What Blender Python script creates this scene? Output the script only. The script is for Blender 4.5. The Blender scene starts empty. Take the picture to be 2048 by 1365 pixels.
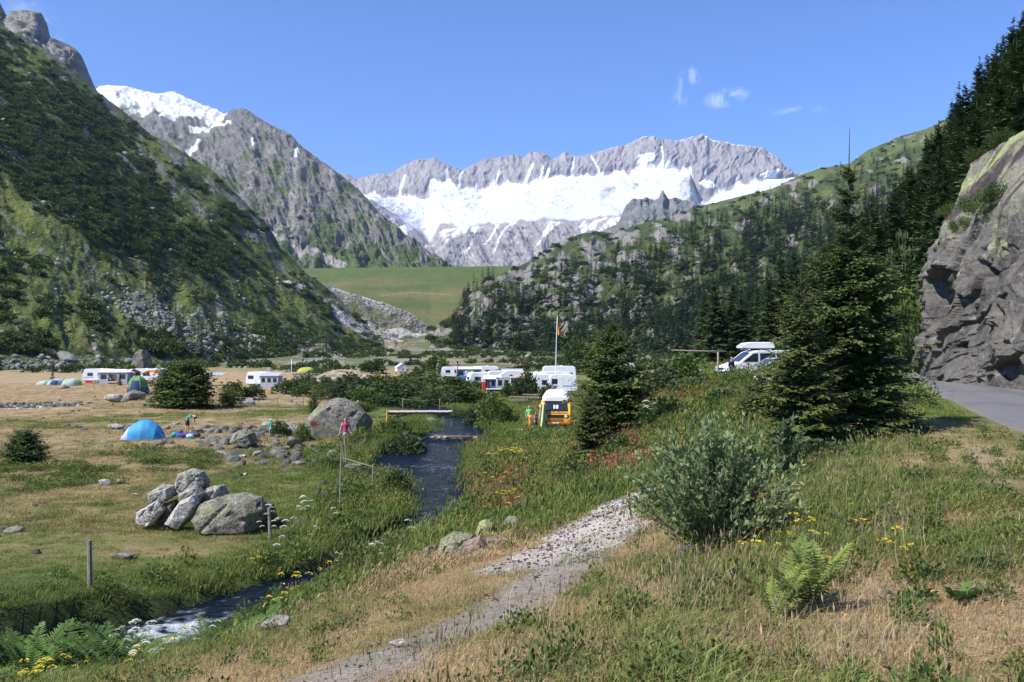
import bpy, bmesh, math, random
import numpy as np
from mathutils import Vector, Matrix, Euler, Quaternion

# ------------------------------------------------------------------ scene, camera, sky, sun
SC = bpy.context.scene
COL = SC.collection
F = 1774.0          # focal length in pixels of the 2048 px wide frame
HY = 700.0          # row of the horizon
def at(px, py, D):
    """point at depth D (metres along the view) seen at pixel px, py of the 2048 px frame; the eye is the origin"""
    return ((px - 1024.0) / F * D, D, -(py - HY) / F * D)
cam_d = bpy.data.cameras.new('camera')
cam = bpy.data.objects.new('camera', cam_d)
COL.objects.link(cam)
cam_d.sensor_width = 36.0
cam_d.lens = F / 2048.0 * 36.0
cam_d.clip_start = 0.1
cam_d.clip_end = 30000.0
cam_d.shift_y = (HY - 682.5) / 2048.0
cam.rotation_euler = (math.radians(90), 0, 0)
SC.camera = cam
SUN_EL = math.radians(50.0)
SUN_DIR = Vector((-0.86, -0.51, 0)).normalized()      # horizontal direction towards the sun
world = bpy.data.worlds.new('World')
SC.world = world
world.use_nodes = True
wt = world.node_tree
for n in list(wt.nodes): wt.nodes.remove(n)
w_out = wt.nodes.new('ShaderNodeOutputWorld')
w_bg = wt.nodes.new('ShaderNodeBackground')
sky = wt.nodes.new('ShaderNodeTexSky')
sky.sky_type = 'NISHITA'
sky.sun_disc = False
sky.sun_elevation = SUN_EL
sky.sun_rotation = math.atan2(SUN_DIR.x, SUN_DIR.y)
sky.altitude = 1700.0
sky.air_density = 1.0
sky.dust_density = 0.3
sky.ozone_density = 2.0
w_bg.inputs['Strength'].default_value = 0.13
# a few small fair-weather cloud wisps, part of the sky itself
tc = wt.nodes.new('ShaderNodeTexCoord')
def w_math(op, a, b=None, clamp=False):
    n = wt.nodes.new('ShaderNodeMath'); n.operation = op; n.use_clamp = clamp
    for i, v in enumerate((a, b)):
        if v is None: continue
        if isinstance(v, (int, float)): n.inputs[i].default_value = v
        else: wt.links.new(v, n.inputs[i])
    return n.outputs[0]
w_noise = wt.nodes.new('ShaderNodeTexNoise')
w_noise.inputs['Scale'].default_value = 42.0
w_noise.inputs['Detail'].default_value = 7.0
w_noise.inputs['Roughness'].default_value = 0.62
w_noise.inputs['Distortion'].default_value = 1.2
wt.links.new(tc.outputs['Generated'], w_noise.inputs['Vector'])
w_sum = None
for (px, py, rx, rz, tilt, amt) in ((1378, 160, 25, 26, -0.5, 1.0), (1362, 195, 20, 22, 0.0, 0.7), (1452, 196, 46, 20, -0.15, 1.0),
                               (1595, 222, 60, 9, 0.0, 0.42), (40, 22, 70, 30, 0.2, 0.35), (90, 55, 35, 25, 0.5, 0.35)):
    d = Vector(at(px, py, 1.0)).normalized()
    right = Vector((d.y, -d.x, 0)).normalized(); up = right.cross(d)
    right, up = right * math.cos(tilt) - up * math.sin(tilt), right * math.sin(tilt) + up * math.cos(tilt)
    acc = None
    for vec, r in ((right, rx), (up, rz)):
        vm = wt.nodes.new('ShaderNodeVectorMath'); vm.operation = 'DOT_PRODUCT'
        wt.links.new(tc.outputs['Generated'], vm.inputs[0]); vm.inputs[1].default_value = vec
        q = w_math('MULTIPLY', vm.outputs['Value'], F / r)
        q = w_math('MULTIPLY', q, q)
        acc = q if acc is None else w_math('ADD', acc, q)
    m = w_math('MULTIPLY', w_math('SUBTRACT', 1.0, acc, True), amt)
    w_sum = m if w_sum is None else w_math('ADD', w_sum, m)
vmf = wt.nodes.new('ShaderNodeVectorMath'); vmf.operation = 'DOT_PRODUCT'
wt.links.new(tc.outputs['Generated'], vmf.inputs[0]); vmf.inputs[1].default_value = (0, 1, 0)
w_front = w_math('GREATER_THAN', vmf.outputs['Value'], 0.0)
w_n = w_math('MULTIPLY', w_math('SUBTRACT', w_noise.outputs['Fac'], 0.46, True), 4.2)
w_fac = w_math('MULTIPLY', w_math('MULTIPLY', w_math('MULTIPLY', w_sum, w_n), w_front), 0.42, True)
w_mix = wt.nodes.new('ShaderNodeMixRGB')
wt.links.new(w_fac, w_mix.inputs['Fac'])
w_tint = wt.nodes.new('ShaderNodeMixRGB'); w_tint.blend_type = 'MULTIPLY'; w_tint.inputs['Fac'].default_value = 1.0
w_tint.inputs['Color2'].default_value = (0.50, 0.70, 1.06, 1)      # clear mountain air: deeper blue
wt.links.new(sky.outputs['Color'], w_tint.inputs['Color1'])
wt.links.new(w_tint.outputs['Color'], w_mix.inputs['Color1'])
w_mix.inputs['Color2'].default_value = (7.5, 7.7, 8.2, 1)
wt.links.new(w_mix.outputs['Color'], w_bg.inputs['Color'])
wt.links.new(w_bg.outputs['Background'], w_out.inputs['Surface'])
sun_d = bpy.data.lights.new('sun', 'SUN')
sun_d.energy = 4.8
sun_d.angle = math.radians(0.53)
sun_d.color = (1.0, 0.955, 0.89)
sun = bpy.data.objects.new('sun', sun_d)
COL.objects.link(sun)
sd = Vector((SUN_DIR.x * math.cos(SUN_EL), SUN_DIR.y * math.cos(SUN_EL), math.sin(SUN_EL)))
sun.rotation_euler = sd.to_track_quat('Z', 'Y').to_euler()
SC.view_settings.view_transform = 'Standard'
SC.view_settings.look = 'None'
SC.view_settings.exposure = 0.72
SC.view_settings.gamma = 1.0
SC.cycles.max_bounces = 5
SC.cycles.diffuse_bounces = 2
SC.cycles.glossy_bounces = 2
SC.cycles.transmission_bounces = 3
SC.cycles.transparent_max_bounces = 6
SC.cycles.volume_bounces = 0
SC.cycles.use_denoising = True

# ------------------------------------------------------------------ numpy noise
_rs = np.random.RandomState(7)
_perm = _rs.permutation(512).astype(np.int64)
_perm = np.concatenate([_perm, _perm, _perm])
_grad = _rs.normal(size=(512, 3)); _grad /= np.linalg.norm(_grad, axis=1)[:, None]
def perlin(x, y, z=0.0):
    x, y, z = np.broadcast_arrays(np.asarray(x, float), np.asarray(y, float), np.asarray(z, float))
    xi = np.floor(x).astype(np.int64); yi = np.floor(y).astype(np.int64); zi = np.floor(z).astype(np.int64)
    xf = x - xi; yf = y - yi; zf = z - zi
    u = xf*xf*xf*(xf*(xf*6-15)+10); v = yf*yf*yf*(yf*(yf*6-15)+10); w = zf*zf*zf*(zf*(zf*6-15)+10)
    def g(i, j, k):
        h = _perm[(_perm[(_perm[(xi+i) & 511] + yi + j) & 511] + zi + k) & 511]
        G = _grad[h]
        return G[..., 0]*(xf-i) + G[..., 1]*(yf-j) + G[..., 2]*(zf-k)
    def lp(a, b, t): return a + (b-a)*t
    return 1.5*lp(lp(lp(g(0,0,0), g(1,0,0), u), lp(g(0,1,0), g(1,1,0), u), v),
              lp(lp(g(0,0,1), g(1,0,1), u), lp(g(0,1,1), g(1,1,1), u), v), w)
def fbm(x, y, z=0.0, o=4, gain=0.5):
    s = 0; a = 1.0; f = 1.0; n = 0
    for i in range(o):
        s = s + a*perlin(x*f + 17.3*i, y*f - 9.1*i, z*f + 3.7*i); n += a; a *= gain; f *= 2.03
    return s/n
def ridged(x, y, z=0.0, o=4, gain=0.5):
    s = 0; a = 1.0; f = 1.0; n = 0
    for i in range(o):
        s = s + a*(1-2*np.abs(perlin(x*f + 7.7*i, y*f + 5.2*i, z*f - 3.7*i))); n += a; a *= gain; f *= 2.07
    return s/n
def sstep(a, b, x):
    t = np.clip((x-a)/(b-a), 0, 1); return t*t*(3-2*t)
def mixc(c, col, m):
    m = np.clip(m, 0, 1)[..., None]
    return c*(1-m) + np.asarray(col, float)*m
def seg_dist(x, y, pts):
    """distance of x, y to the polyline pts and the parameter (index + fraction) of the nearest point"""
    best = np.full(np.shape(x), 1e9); par = np.zeros(np.shape(x))
    for i in range(len(pts)-1):
        ax, ay = pts[i][0], pts[i][1]; bx, by = pts[i+1][0], pts[i+1][1]
        L = (bx-ax)**2 + (by-ay)**2
        t = np.clip(((x-ax)*(bx-ax) + (y-ay)*(by-ay))/L, 0, 1)
        d = np.hypot(x-ax-t*(bx-ax), y-ay-t*(by-ay))
        m = d < best
        best = np.where(m, d, best); par = np.where(m, i+t, par)
    return best, par
def blob(px, py, cx, cy, rx, ry, ang=0.0):
    c, s = math.cos(ang), math.sin(ang)
    dx = px-cx; dy = py-cy
    return 1 - np.sqrt(((dx*c+dy*s)/rx)**2 + ((-dx*s+dy*c)/ry)**2)
def streak(px, py, pts, w):
    """1 on the polyline falling to 0 at half width w (which may be a list per point)"""
    d, p = seg_dist(px, py, pts)
    ww = np.interp(p, range(len(pts)), w) if hasattr(w, '__len__') else w
    return 1 - d/ww

# ------------------------------------------------------------------ meshes and tags
def tag(o, label=None, cat=None, group=None, kind=None):
    if label: o['label'] = label
    if cat: o['category'] = cat
    if group: o['group'] = group
    if kind: o['kind'] = kind
    return o
def link(name, me, mats=None, parent=None, loc=None, rot=None):
    o = bpy.data.objects.new(name, me)
    COL.objects.link(o)
    if mats is not None and me is not None:
        if len(me.materials) == 0:
            for m in (mats if isinstance(mats, (list, tuple)) else [mats]): me.materials.append(m)
    if parent: o.parent = parent
    if loc is not None: o.location = loc
    if rot is not None: o.rotation_euler = rot
    return o
def empty(name, loc, rz=0.0, rot=None, scale=None):
    o = bpy.data.objects.new(name, None)
    o.empty_display_size = 0.2
    COL.objects.link(o)
    o.location = loc
    o.rotation_euler = rot if rot is not None else (0, 0, rz)
    if scale is not None: o.scale = (scale,)*3 if isinstance(scale, (int, float)) else scale
    return o
def npmesh(name, V, faces4=None, faces3=None, col=None, smooth=True, matidx=None):
    """quads and triangles given as numpy index arrays, an optional colour per vertex"""
    me = bpy.data.meshes.new(name)
    V = np.asarray(V, np.float32)
    n4 = 0 if faces4 is None else len(faces4); n3 = 0 if faces3 is None else len(faces3)
    me.vertices.add(len(V)); me.vertices.foreach_set('co', V.ravel())
    loops = []
    if n4: loops.append(np.asarray(faces4, np.int32).ravel())
    if n3: loops.append(np.asarray(faces3, np.int32).ravel())
    loops = np.concatenate(loops)
    me.loops.add(len(loops)); me.loops.foreach_set('vertex_index', loops)
    st = np.concatenate([np.arange(n4)*4, n4*4 + np.arange(n3)*3]).astype(np.int32)
    me.polygons.add(n4+n3); me.polygons.foreach_set('loop_start', st)
    me.polygons.foreach_set('use_smooth', np.full(n4+n3, smooth))
    if matidx is not None: me.polygons.foreach_set('material_index', np.asarray(matidx, np.int32))
    me.update(calc_edges=True)
    if col is not None:
        a = me.color_attributes.new('col', 'FLOAT_COLOR', 'POINT')
        c = np.ones((len(V), 4), np.float32); c[:, :3] = col
        a.data.foreach_set('color', c.ravel())
    return me
def gridfaces(nv, nu):
    i = np.arange(nv-1)[:, None]*nu + np.arange(nu-1)[None, :]
    return np.stack([i, i+1, i+nu+1, i+nu], -1).reshape(-1, 4)
def gridmesh(name, P, col=None, smooth=True, flip=False):
    nv, nu = P.shape[:2]
    f = gridfaces(nv, nu)
    if flip: f = f[:, ::-1]
    return npmesh(name, P.reshape(-1, 3), f, None, None if col is None else col.reshape(-1, 3), smooth)

# ------------------------------------------------------------------ materials
def new_mat(name):
    m = bpy.data.materials.new(name); m.use_nodes = True
    nt = m.node_tree
    b = nt.nodes['Principled BSDF']
    b.inputs['Specular IOR Level'].default_value = 0.3
    return m, nt, b
def noise_node(nt, scale, detail=6, rough=0.6, coord=None, dist=0.0):
    n = nt.nodes.new('ShaderNodeTexNoise')
    n.inputs['Scale'].default_value = scale; n.inputs['Detail'].default_value = detail
    n.inputs['Roughness'].default_value = rough; n.inputs['Distortion'].default_value = dist
    if coord is not None: nt.links.new(coord, n.inputs['Vector'])
    return n
def ramp(nt, fac, stops):
    r = nt.nodes.new('ShaderNodeValToRGB')
    nt.links.new(fac, r.inputs['Fac'])
    el = r.color_ramp.elements
    while len(el) < len(stops): el.new(0.5)
    for e, (p, c) in zip(el, stops):
        e.position = p; e.color = (c, c, c, 1) if isinstance(c, (int, float)) else (*c, 1)
    return r
def mul_col(nt, a, b, fac=1.0, mode='MULTIPLY'):
    x = nt.nodes.new('ShaderNodeMixRGB'); x.blend_type = mode
    if isinstance(fac, (int, float)): x.inputs['Fac'].default_value = fac
    else: nt.links.new(fac, x.inputs['Fac'])
    for i, v in ((1, a), (2, b)):
        if isinstance(v, (tuple, list)): x.inputs[i].default_value = (*v, 1) if len(v) == 3 else v
        else: nt.links.new(v, x.inputs[i])
    return x.outputs['Color']
def vmat(name, scales=((1.0, 0.35),), bump=(), rough=0.9, spec=0.15, specks=()):
    """colour from the mesh attribute 'col' broken up by noises (scale, strength); bump = (scale, distance) pairs"""
    m, nt, b = new_mat(name)
    at_ = nt.nodes.new('ShaderNodeAttribute'); at_.attribute_name = 'col'
    geo = nt.nodes.new('ShaderNodeTexCoord')
    c = at_.outputs['Color']
    for s, k in scales:
        n = noise_node(nt, s, 5, 0.65, geo.outputs['Object'])
        r = ramp(nt, n.outputs['Fac'], ((0.3, 1-k), (0.5, 1.0), (0.72, 1+k*0.9)))
        c = mul_col(nt, c, r.outputs['Color'])
    for s, thr, colr in specks:
        n = noise_node(nt, s, 4, 0.7, geo.outputs['Object'])
        r = ramp(nt, n.outputs['Fac'], ((thr, 0.0), (thr+0.06, 0.85)))
        c = mul_col(nt, c, colr, r.outputs['Color'], 'MIX')
    nt.links.new(c, b.inputs['Base Color'])
    nrm = None
    for s, dist in bump:
        n = noise_node(nt, s, 6, 0.65, geo.outputs['Object'])
        bp = nt.nodes.new('ShaderNodeBump'); bp.inputs['Distance'].default_value = dist; bp.inputs['Strength'].default_value = 1.0
        nt.links.new(n.outputs['Fac'], bp.inputs['Height'])
        if nrm is not None: nt.links.new(nrm, bp.inputs['Normal'])
        nrm = bp.outputs['Normal']
    if nrm is not None: nt.links.new(nrm, b.inputs['Normal'])
    b.inputs['Roughness'].default_value = rough
    b.inputs['Specular IOR Level'].default_value = spec
    return m
def pmat(name, color, rough=0.6, var=0.15, scale=4.0, metallic=0.0, spec=0.4, bump=0.0, bscale=30.0, objvar=0.0, trans=0.0):
    """plain surface with worn colour variation; objvar varies value per object or instance; trans = light through leaves"""
    m, nt, b = new_mat(name)
    geo = nt.nodes.new('ShaderNodeTexCoord')
    n = noise_node(nt, scale, 5, 0.6, geo.outputs['Object'])
    r = ramp(nt, n.outputs['Fac'], ((0.3, 1-var), (0.7, 1+var)))
    c = mul_col(nt, tuple(color), r.outputs['Color'])
    if objvar:
        oi = nt.nodes.new('ShaderNodeObjectInfo')
        rr = ramp(nt, oi.outputs['Random'], ((0.0, 1-objvar), (1.0, 1+objvar)))
        c = mul_col(nt, c, rr.outputs['Color'])
    nt.links.new(c, b.inputs['Base Color'])
    b.inputs['Roughness'].default_value = rough; b.inputs['Metallic'].default_value = metallic
    b.inputs['Specular IOR Level'].default_value = spec
    if bump:
        n2 = noise_node(nt, bscale, 4, 0.6, geo.outputs['Object'])
        bp = nt.nodes.new('ShaderNodeBump'); bp.inputs['Distance'].default_value = bump
        nt.links.new(n2.outputs['Fac'], bp.inputs['Height']); nt.links.new(bp.outputs['Normal'], b.inputs['Normal'])
    if trans:
        t = nt.nodes.new('ShaderNodeBsdfTranslucent'); nt.links.new(c, t.inputs['Color'])
        mx = nt.nodes.new('ShaderNodeMixShader'); mx.inputs['Fac'].default_value = trans
        out = nt.nodes['Material Output']
        nt.links.new(b.outputs['BSDF'], mx.inputs[1]); nt.links.new(t.outputs['BSDF'], mx.inputs[2])
        nt.links.new(mx.outputs['Shader'], out.inputs['Surface'])
    return m
# ------------------------------------------------------------------ near ground: one height field fitted through known spots
_ctrl = [(1024,1365,4.3),(2048,1365,4.3),(1500,1365,4.3),(700,1365,5.9),(400,1365,7.7),(200,1365,9.6),(0,1365,11.6),(-300,1365,13.5),
 (2048,1100,7.1),(1600,1150,7.5),(1800,950,11.4),(2048,950,11.0),(1300,1150,9.8),(1024,1150,12.2),(800,1250,9.4),(600,1250,11.6),
 (850,1115,18.0),(450,1300,17.7),(300,1345,15.3),(380,1320,16.4),(1000,1060,22.7),(1150,1080,16.3),(1250,990,21.4),(1250,920,32),(1100,960,33.4),(960,950,36.9),
 (1400,988,16),(1500,820,31),(1400,772,48),(1200,850,58),(1280,850,37.8),(1450,765,60),(1560,765,58),(1350,742,88),(1700,890,18.7),
 (1750,802,32),(1790,757,50),(1900,800,28.4),(2048,870,16.7),(2048,783,35),(1840,757,50),(2300,870,17),(2300,783,36),
 (0,1200,19.2),(178,1180,20.7),(420,1050,28.9),(50,925,43),(290,877,55),(0,770,144),(640,1100,25.3),(640,950,39.7),(680,880,54),
 (360,815,86),(-300,1100,25),(-400,850,70),(-300,770,144),(500,770,144),(800,765,150),(1000,787,108),(1100,857,55),(1060,860,56),
 (1150,830,70),(940,860,57),(700,790,108),(1250,760,150),(1400,745,200),(1600,745,120),(200,745,220),(600,745,220),(1000,745,230),
 (1180,905,36),(1300,820,42),(300,960,38),(900,1200,11.2),(1120,1250,7.4),(1350,1250,6.2),(1100,921,40),(1100,905,44.5),(1100,940,37),(1200,900,40),(1200,872,48),(1300,833,44),(1100,803,90),(1040,880,50),(1250,780,110)]
_cp = np.array([at(*c) for c in _ctrl])
_cp = np.vstack([_cp, [(0,-2,-1.6),(4,-8,-1.6),(-8,-8,-3.2),(12,-2,-1.6),(25,5,-1.6),(-14,0,-4.8),(-6,2,-2.9),(40,60,0.5),(35,100,-1.0),(30,160,-3.0)]])
def _warp(X, Y):
    r = np.log(Y + 16.0)
    return X/(Y + 16.0)*2.2, r*1.4
_cu, _cv = _warp(_cp[:, 0], _cp[:, 1])
def _tps(r2): return 0.5*r2*np.log(r2 + 1e-9)
_n = len(_cp)
_A = np.zeros((_n+3, _n+3))
_A[:_n, :_n] = _tps((_cu[:, None]-_cu)**2 + (_cv[:, None]-_cv)**2) + np.eye(_n)*0.004
_A[:_n, _n] = 1; _A[:_n, _n+1] = _cu; _A[:_n, _n+2] = _cv; _A[_n:, :_n] = _A[:_n, _n:].T
_w = np.linalg.solve(_A, np.concatenate([_cp[:, 2], [0, 0, 0]]))
def _base(X, Y):
    u, v = _warp(X, np.maximum(Y, -12))
    out = _w[_n] + _w[_n+1]*u + _w[_n+2]*v
    for i in range(_n): out = out + _w[i]*_tps((u-_cu[i])**2 + (v-_cv[i])**2)
    return out
# stream: centre points (X, Y, water level, half width)
STREAM = np.array([(-16.0,12.0,-6.6,1.5),(-11.0,16.5,-6.5,1.35),(-8.0,19.6,-6.40,1.35),(-5.6,22.6,-6.18,1.2),(-3.6,26.0,-6.08,1.25),(-2.5,30.5,-6.00,1.45),
  (-2.75,35,-5.93,1.35),(-3.6,39,-5.90,1.8),(-4.3,43,-5.88,2.5),(-4.9,47.5,-5.85,2.7),(-4.0,52,-5.83,3.1),(-3.3,56.5,-5.81,2.8),(-3.5,58.0,-5.50,2.0),(-3.5,64,-5.48,2.0),(-4.3,70,-5.46,1.6),
  (-5.5,76,-5.42,2.2),(-8.5,82,-5.38,2.3),(-13.5,90,-5.3,2.0),(-17,105,-5.2,2.0),(-15,125,-5.2,2.0),(-10,150,-5.2,2.0)])
# road: centre line on the ground and half width
ROAD = np.array([(3.0,-14),(5.2,-6),(8.0,4),(10.9,14.0),(13.1,20.5),(15.9,27.8),(18.6,36),(21.3,43.5),(24.0,50.2),(28.0,58.5),(33,68),(40,79)])
ROAD_HW = 2.05
PATH = [(-2.2,-6),(-1.7,3.0),(-0.95,6.5),(0.05,9.6),(0.9,12.6),(1.6,15.5)]
PATCH = [(0.7,13.6),(1.5,16.3),(2.4,19.0),(3.2,20.6)]
def ground_z(X, Y, rough=True, bank=True):
    X = np.asarray(X, float); Y = np.asarray(Y, float)
    z = _base(X, np.minimum(Y, 260.0))
    far = np.interp(Y, [0, 200, 330, 560, 900, 1150, 1500], [0, 0, -0.3, 5.0, 25.0, 38.0, 60.0])
    zf = -5.5 + far
    z = z + (zf - z)*sstep(150, 240, Y)
    dr, pr = seg_dist(X, Y, ROAD)
    zr = -1.62
    z = z + (zr - z)*(1-sstep(ROAD_HW+0.5, ROAD_HW+2.4, dr))
    # parking place beside the road
    pk = (1-sstep(0, 6, np.abs(X-17.5)-5.0))*(1-sstep(0, 5, np.abs(Y-58)-6))
    z = z + (-1.95 - z)*pk*(dr > ROAD_HW+0.5)
    if rough:
        dp, _ = seg_dist(X, Y, PATH)
        calm = sstep(ROAD_HW, ROAD_HW+1.5, dr)
        z = z + calm*(0.16*fbm(X*0.35, Y*0.35, 3)*np.clip(Y/14, 0.35, 1) + 0.05*fbm(X*1.6, Y*1.6, 8, 3) + 0.35*fbm(X*0.06, Y*0.06, 1, 2)*sstep(20, 60, Y))
    if bank:
        ds, ps = seg_dist(X, Y, STREAM)
        lev = np.interp(ps, range(len(STREAM)), STREAM[:, 2]); hw = np.interp(ps, range(len(STREAM)), STREAM[:, 3])
        e = ds - hw + 0.35*fbm(X*0.5, Y*0.5, 5, 3)
        inside = 1-sstep(-0.35, 0.25, e)
        z = z + (lev - 0.45 - z)*inside
        shore = (1-sstep(0.3, 3.2, e))*(1-inside)
        z = np.where(Y > 6, np.maximum(z, (lev+0.10+0.16*np.maximum(e, 0)))*shore*0.9 + z*(1-shore*0.9), z)
    return z
def on_ground(px, D):
    X = (px-1024)/F*D
    return Vector((X, D, float(ground_z(np.array([X]), np.array([D]))[0])))
_rayY = np.concatenate([np.arange(3.5, 60, 0.1), np.arange(60, 300, 0.5)])
def pix_ground(px, py):
    """where the sight line through a pixel meets the ground"""
    X = (px-1024)/F*_rayY
    zz = ground_z(X, _rayY)
    ray = -(py-HY)/F*_rayY
    k = np.nonzero(ray < zz)[0]
    i = k[0] if len(k) else len(_rayY)-1
    return Vector((X[i], _rayY[i], zz[i]))
NJ, NI = 600, 440
_ex = np.linspace(0, 1, NJ)
gY = -14 + 4*np.exp(_ex*math.log(1330/4.0))
ga = np.linspace(-1, 1, NI); ga = np.sign(ga)*np.abs(ga)**1.15*0.86
GX = ga[None, :]*(gY[:, None]+14+3); GY = np.repeat(gY[:, None], NI, 1)
GZ = ground_z(GX, GY)
def ground_cover(X, Y):
    """(dry 0..1, bare 0..1, lush 0..1, gravel grey 0..1) from the place alone"""
    n1 = fbm(X*0.22, Y*0.22, 11, 4); n2 = fbm(X*0.9, Y*0.9, 12, 3); n3 = fbm(X*0.05, Y*0.07, 14, 3)
    ds, ps = seg_dist(X, Y, STREAM)
    hw = np.interp(ps, range(len(STREAM)), STREAM[:, 3])
    dr, _ = seg_dist(X, Y, ROAD); dp, pp = seg_dist(X, Y, PATH); dg, pg = seg_dist(X, Y, PATCH)
    lush = 1-sstep(0.5, 4.0, ds-hw+n1*2.0)
    lush = np.where(Y < 8, lush*0.5, lush)
    left = sstep(0, 1, (-X-6-0.0*Y)/8)
    # dry meadow far left, drier with distance
    dry = 0.36+0.55*n1+0.35*n3+0.35*n2
    dry += ((0.10+0.9*fbm(X*0.05, Y*0.12, 16, 4))*sstep(38, 60, Y)+0.42*sstep(75, 105, Y))*sstep(8, 20, -X)*(1-sstep(190, 260, Y)) + 0.25*sstep(14, 40, Y)*sstep(5, 15, -X)
    dry -= 0.6*np.exp(-(((X+17)/9)**2+((Y-82)/9)**2))
    dry -= 0.22*sstep(.0, .3, fbm(X*.11, Y*.2, 17, 4))*(Y > 60)
    # grassy bank beside the path is straw-coloured
    bankdry = np.exp(-((dp-1.6)/2.1)**2)*(Y < 19)
    dry += 0.65*bankdry
    # right front corner and roadside, green strip between
    cn = 1.25*np.exp(-(((X-2.9)/1.0)**2 + ((Y-5.4)/1.5)**2))
    pxg = X/np.maximum(Y, 1.0)*F+1024
    dry -= .24*sstep(1080, 1250, pxg)*sstep(1800, 1600, pxg)*(Y < 11)*(Y > 2)
    dry += .5*fbm(X*1.7, Y*1.7, 19, 3)*(Y < 22)
    dry += 0.6*cn + 0.6*np.exp(-((dr-ROAD_HW-1.8)/1.3)**2)*(Y < 24)*(Y > 8)*(X < np.interp(Y, ROAD[:, 1], ROAD[:, 0]))
    green = np.exp(-(((X-3.8)/2.6)**2 + ((Y-11.0)/4.0)**2)) + 0.9*np.exp(-((dr-ROAD_HW-0.3)/0.7)**2)*(Y > 20)
    dry -= 0.5*green
    dry -= 0.75*lush
    dry -= 0.45*sstep(0, 6, X-2.5)*sstep(14, 24, Y)*(1-sstep(28, 45, Y))
    dry -= 0.35*np.exp(-(((X+2)/10)**2 + ((Y-50)/30)**2))
    dry -= 0.4*sstep(150, 210, Y)*sstep(-5, 20, X)
    gravel = (1-sstep(0.30, 0.85, dp+0.30*n2+0.22*n1))*(Y < 17)
    gravel = np.maximum(gravel, (1-sstep(0.95, 1.45, dg + 0.45*n2 + 0.5*n1)))
    gl = np.exp(-(((X+48.5)/7.5)**2 + ((Y-88.0)/5.0)**2))*1.6 + n2*0.4     # stony hollow beside the camp
    gravel = np.maximum(gravel, sstep(0.75, 1.0, gl))
    white = sstep(12.0, 15.0, Y)
    bed = 1-sstep(-0.4, 0.25, ds-hw)
    return np.clip(dry, 0, 1), np.clip(gravel, 0, 1), np.clip(lush, 0, 1), white, bed
def ground_col(X, Y):
    dry, gravel, lush, white, bed = ground_cover(X, Y)
    n = fbm(X*2.2, Y*2.2, 21, 3)
    c = np.zeros(X.shape+(3,)) + np.array((0.135, 0.150, 0.045))
    c = mixc(c, (0.210, 0.180, 0.075), sstep(0.20, 0.5, dry))
    c = mixc(c, (0.315, 0.235, 0.135), sstep(0.42, 0.95, dry+0.2*n))
    c = mixc(c, (0.045, 0.080, 0.020), lush*0.8)
    c = mixc(c, (0.13, 0.085, 0.05), sstep(0.45, 0.8, fbm(X*0.8, Y*0.8, 31, 3)+0.1)*0.5)
    g = np.zeros_like(c) + np.array((0.29, 0.25, 0.21)); g = mixc(g, (0.47, 0.425, 0.37), white); g = mixc(g, (0.20, 0.16, 0.11), sstep(.1, .4, fbm(X*3, Y*3, 22, 4))*.6)
    m = np.clip(gravel, 0, 1)[..., None]; c = c*(1-m) + g*m
    c = mixc(c, (0.030, 0.026, 0.018), bed)
    # rubble valley floor towards the dam
    far = sstep(230, 330, Y)
    st = fbm(X*0.03, Y*0.012, 41, 4)
    fc = mixc(np.zeros_like(c)+np.array((0.115, 0.125, 0.055)), (0.25, 0.235, 0.215), sstep(0.02, 0.22, st)*0.75)
    fc = mixc(fc, (0.27, 0.21, 0.12), sstep(0.12, 0.35, fbm(X*0.012, Y*0.03, 45, 3)))
    c = c*(1-far[..., None]) + fc*far[..., None]
    return c
M_ground = vmat('ground_soil_and_turf', ((9.0, 0.35), (60.0, 0.35), (0.5, 0.2)), ((14.0, 0.05), (70.0, 0.02)))
ground = link('ground', gridmesh('ground', np.stack([GX, GY, GZ], -1), ground_col(GX, GY)), M_ground)
tag(ground, kind='structure')

# ------------------------------------------------------------------ lofted mountains: lines of (px, py, depth) from foot to crest
LAND = {}
def loft(lines, nu, nv, px0=None, px1=None, byindex=False, smooth=True):
    """grid of points through break lines; returns P (nv, nu, 3) and the break parameter of every row"""
    k = len(lines)
    rows = []
    if byindex:
        u = np.linspace(0, 1, nu)
        for L in lines:
            A = np.array(L, float); t = np.linspace(0, 1, len(A))
            W = np.array([at(*a) for a in A])
            rows.append(np.stack([np.interp(u, t, W[:, i]) for i in range(3)], -1))
    else:
        px = np.linspace(px0, px1, nu)
        for L in lines:
            A = np.array(L, float)
            y = np.interp(px, A[:, 0], A[:, 1]); D = np.interp(px, A[:, 0], A[:, 2])
            rows.append(np.stack([(px-1024)/F*D, D, -(y-HY)/F*D], -1))
    R = np.stack(rows)                       # k, nu, 3
    s = np.linspace(0, k-1, nv)
    i = np.minimum(s.astype(int), k-2); f = s-i
    P = R[i]*(1-f)[:, None, None] + R[i+1]*f[:, None, None]
    return P, s/(k-1)
def topix(P):
    Y = np.maximum(P[..., 1], 1.0)
    return P[..., 0]/Y*F+1024, HY-P[..., 2]/Y*F
def normals(P):
    du = np.gradient(P, axis=1); dv = np.gradient(P, axis=0)
    n = np.cross(du, dv); n /= np.linalg.norm(n, axis=-1, keepdims=True)+1e-9
    n[n[..., 2] < 0] *= -1
    return n
def add_back(P, drop, run, n=6):
    """the far side of a crest, falling away behind it"""
    last = P[-1]
    d = last[:, :2]/np.linalg.norm(last[:, :2], axis=1, keepdims=True)
    rows = []
    for j in range(1, n+1):
        q = last.copy(); t = j/n
        q[:, :2] += d*run*t; q[:, 2] -= drop*(0.35*t+0.65*t*t); rows.append(q)
    return np.concatenate([P, np.stack(rows)], 0)
ROCKG = (0.21, 0.205, 0.20); GRASS = (0.058, 0.085, 0.022); SNOW = (0.74, 0.76, 0.79)

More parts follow.
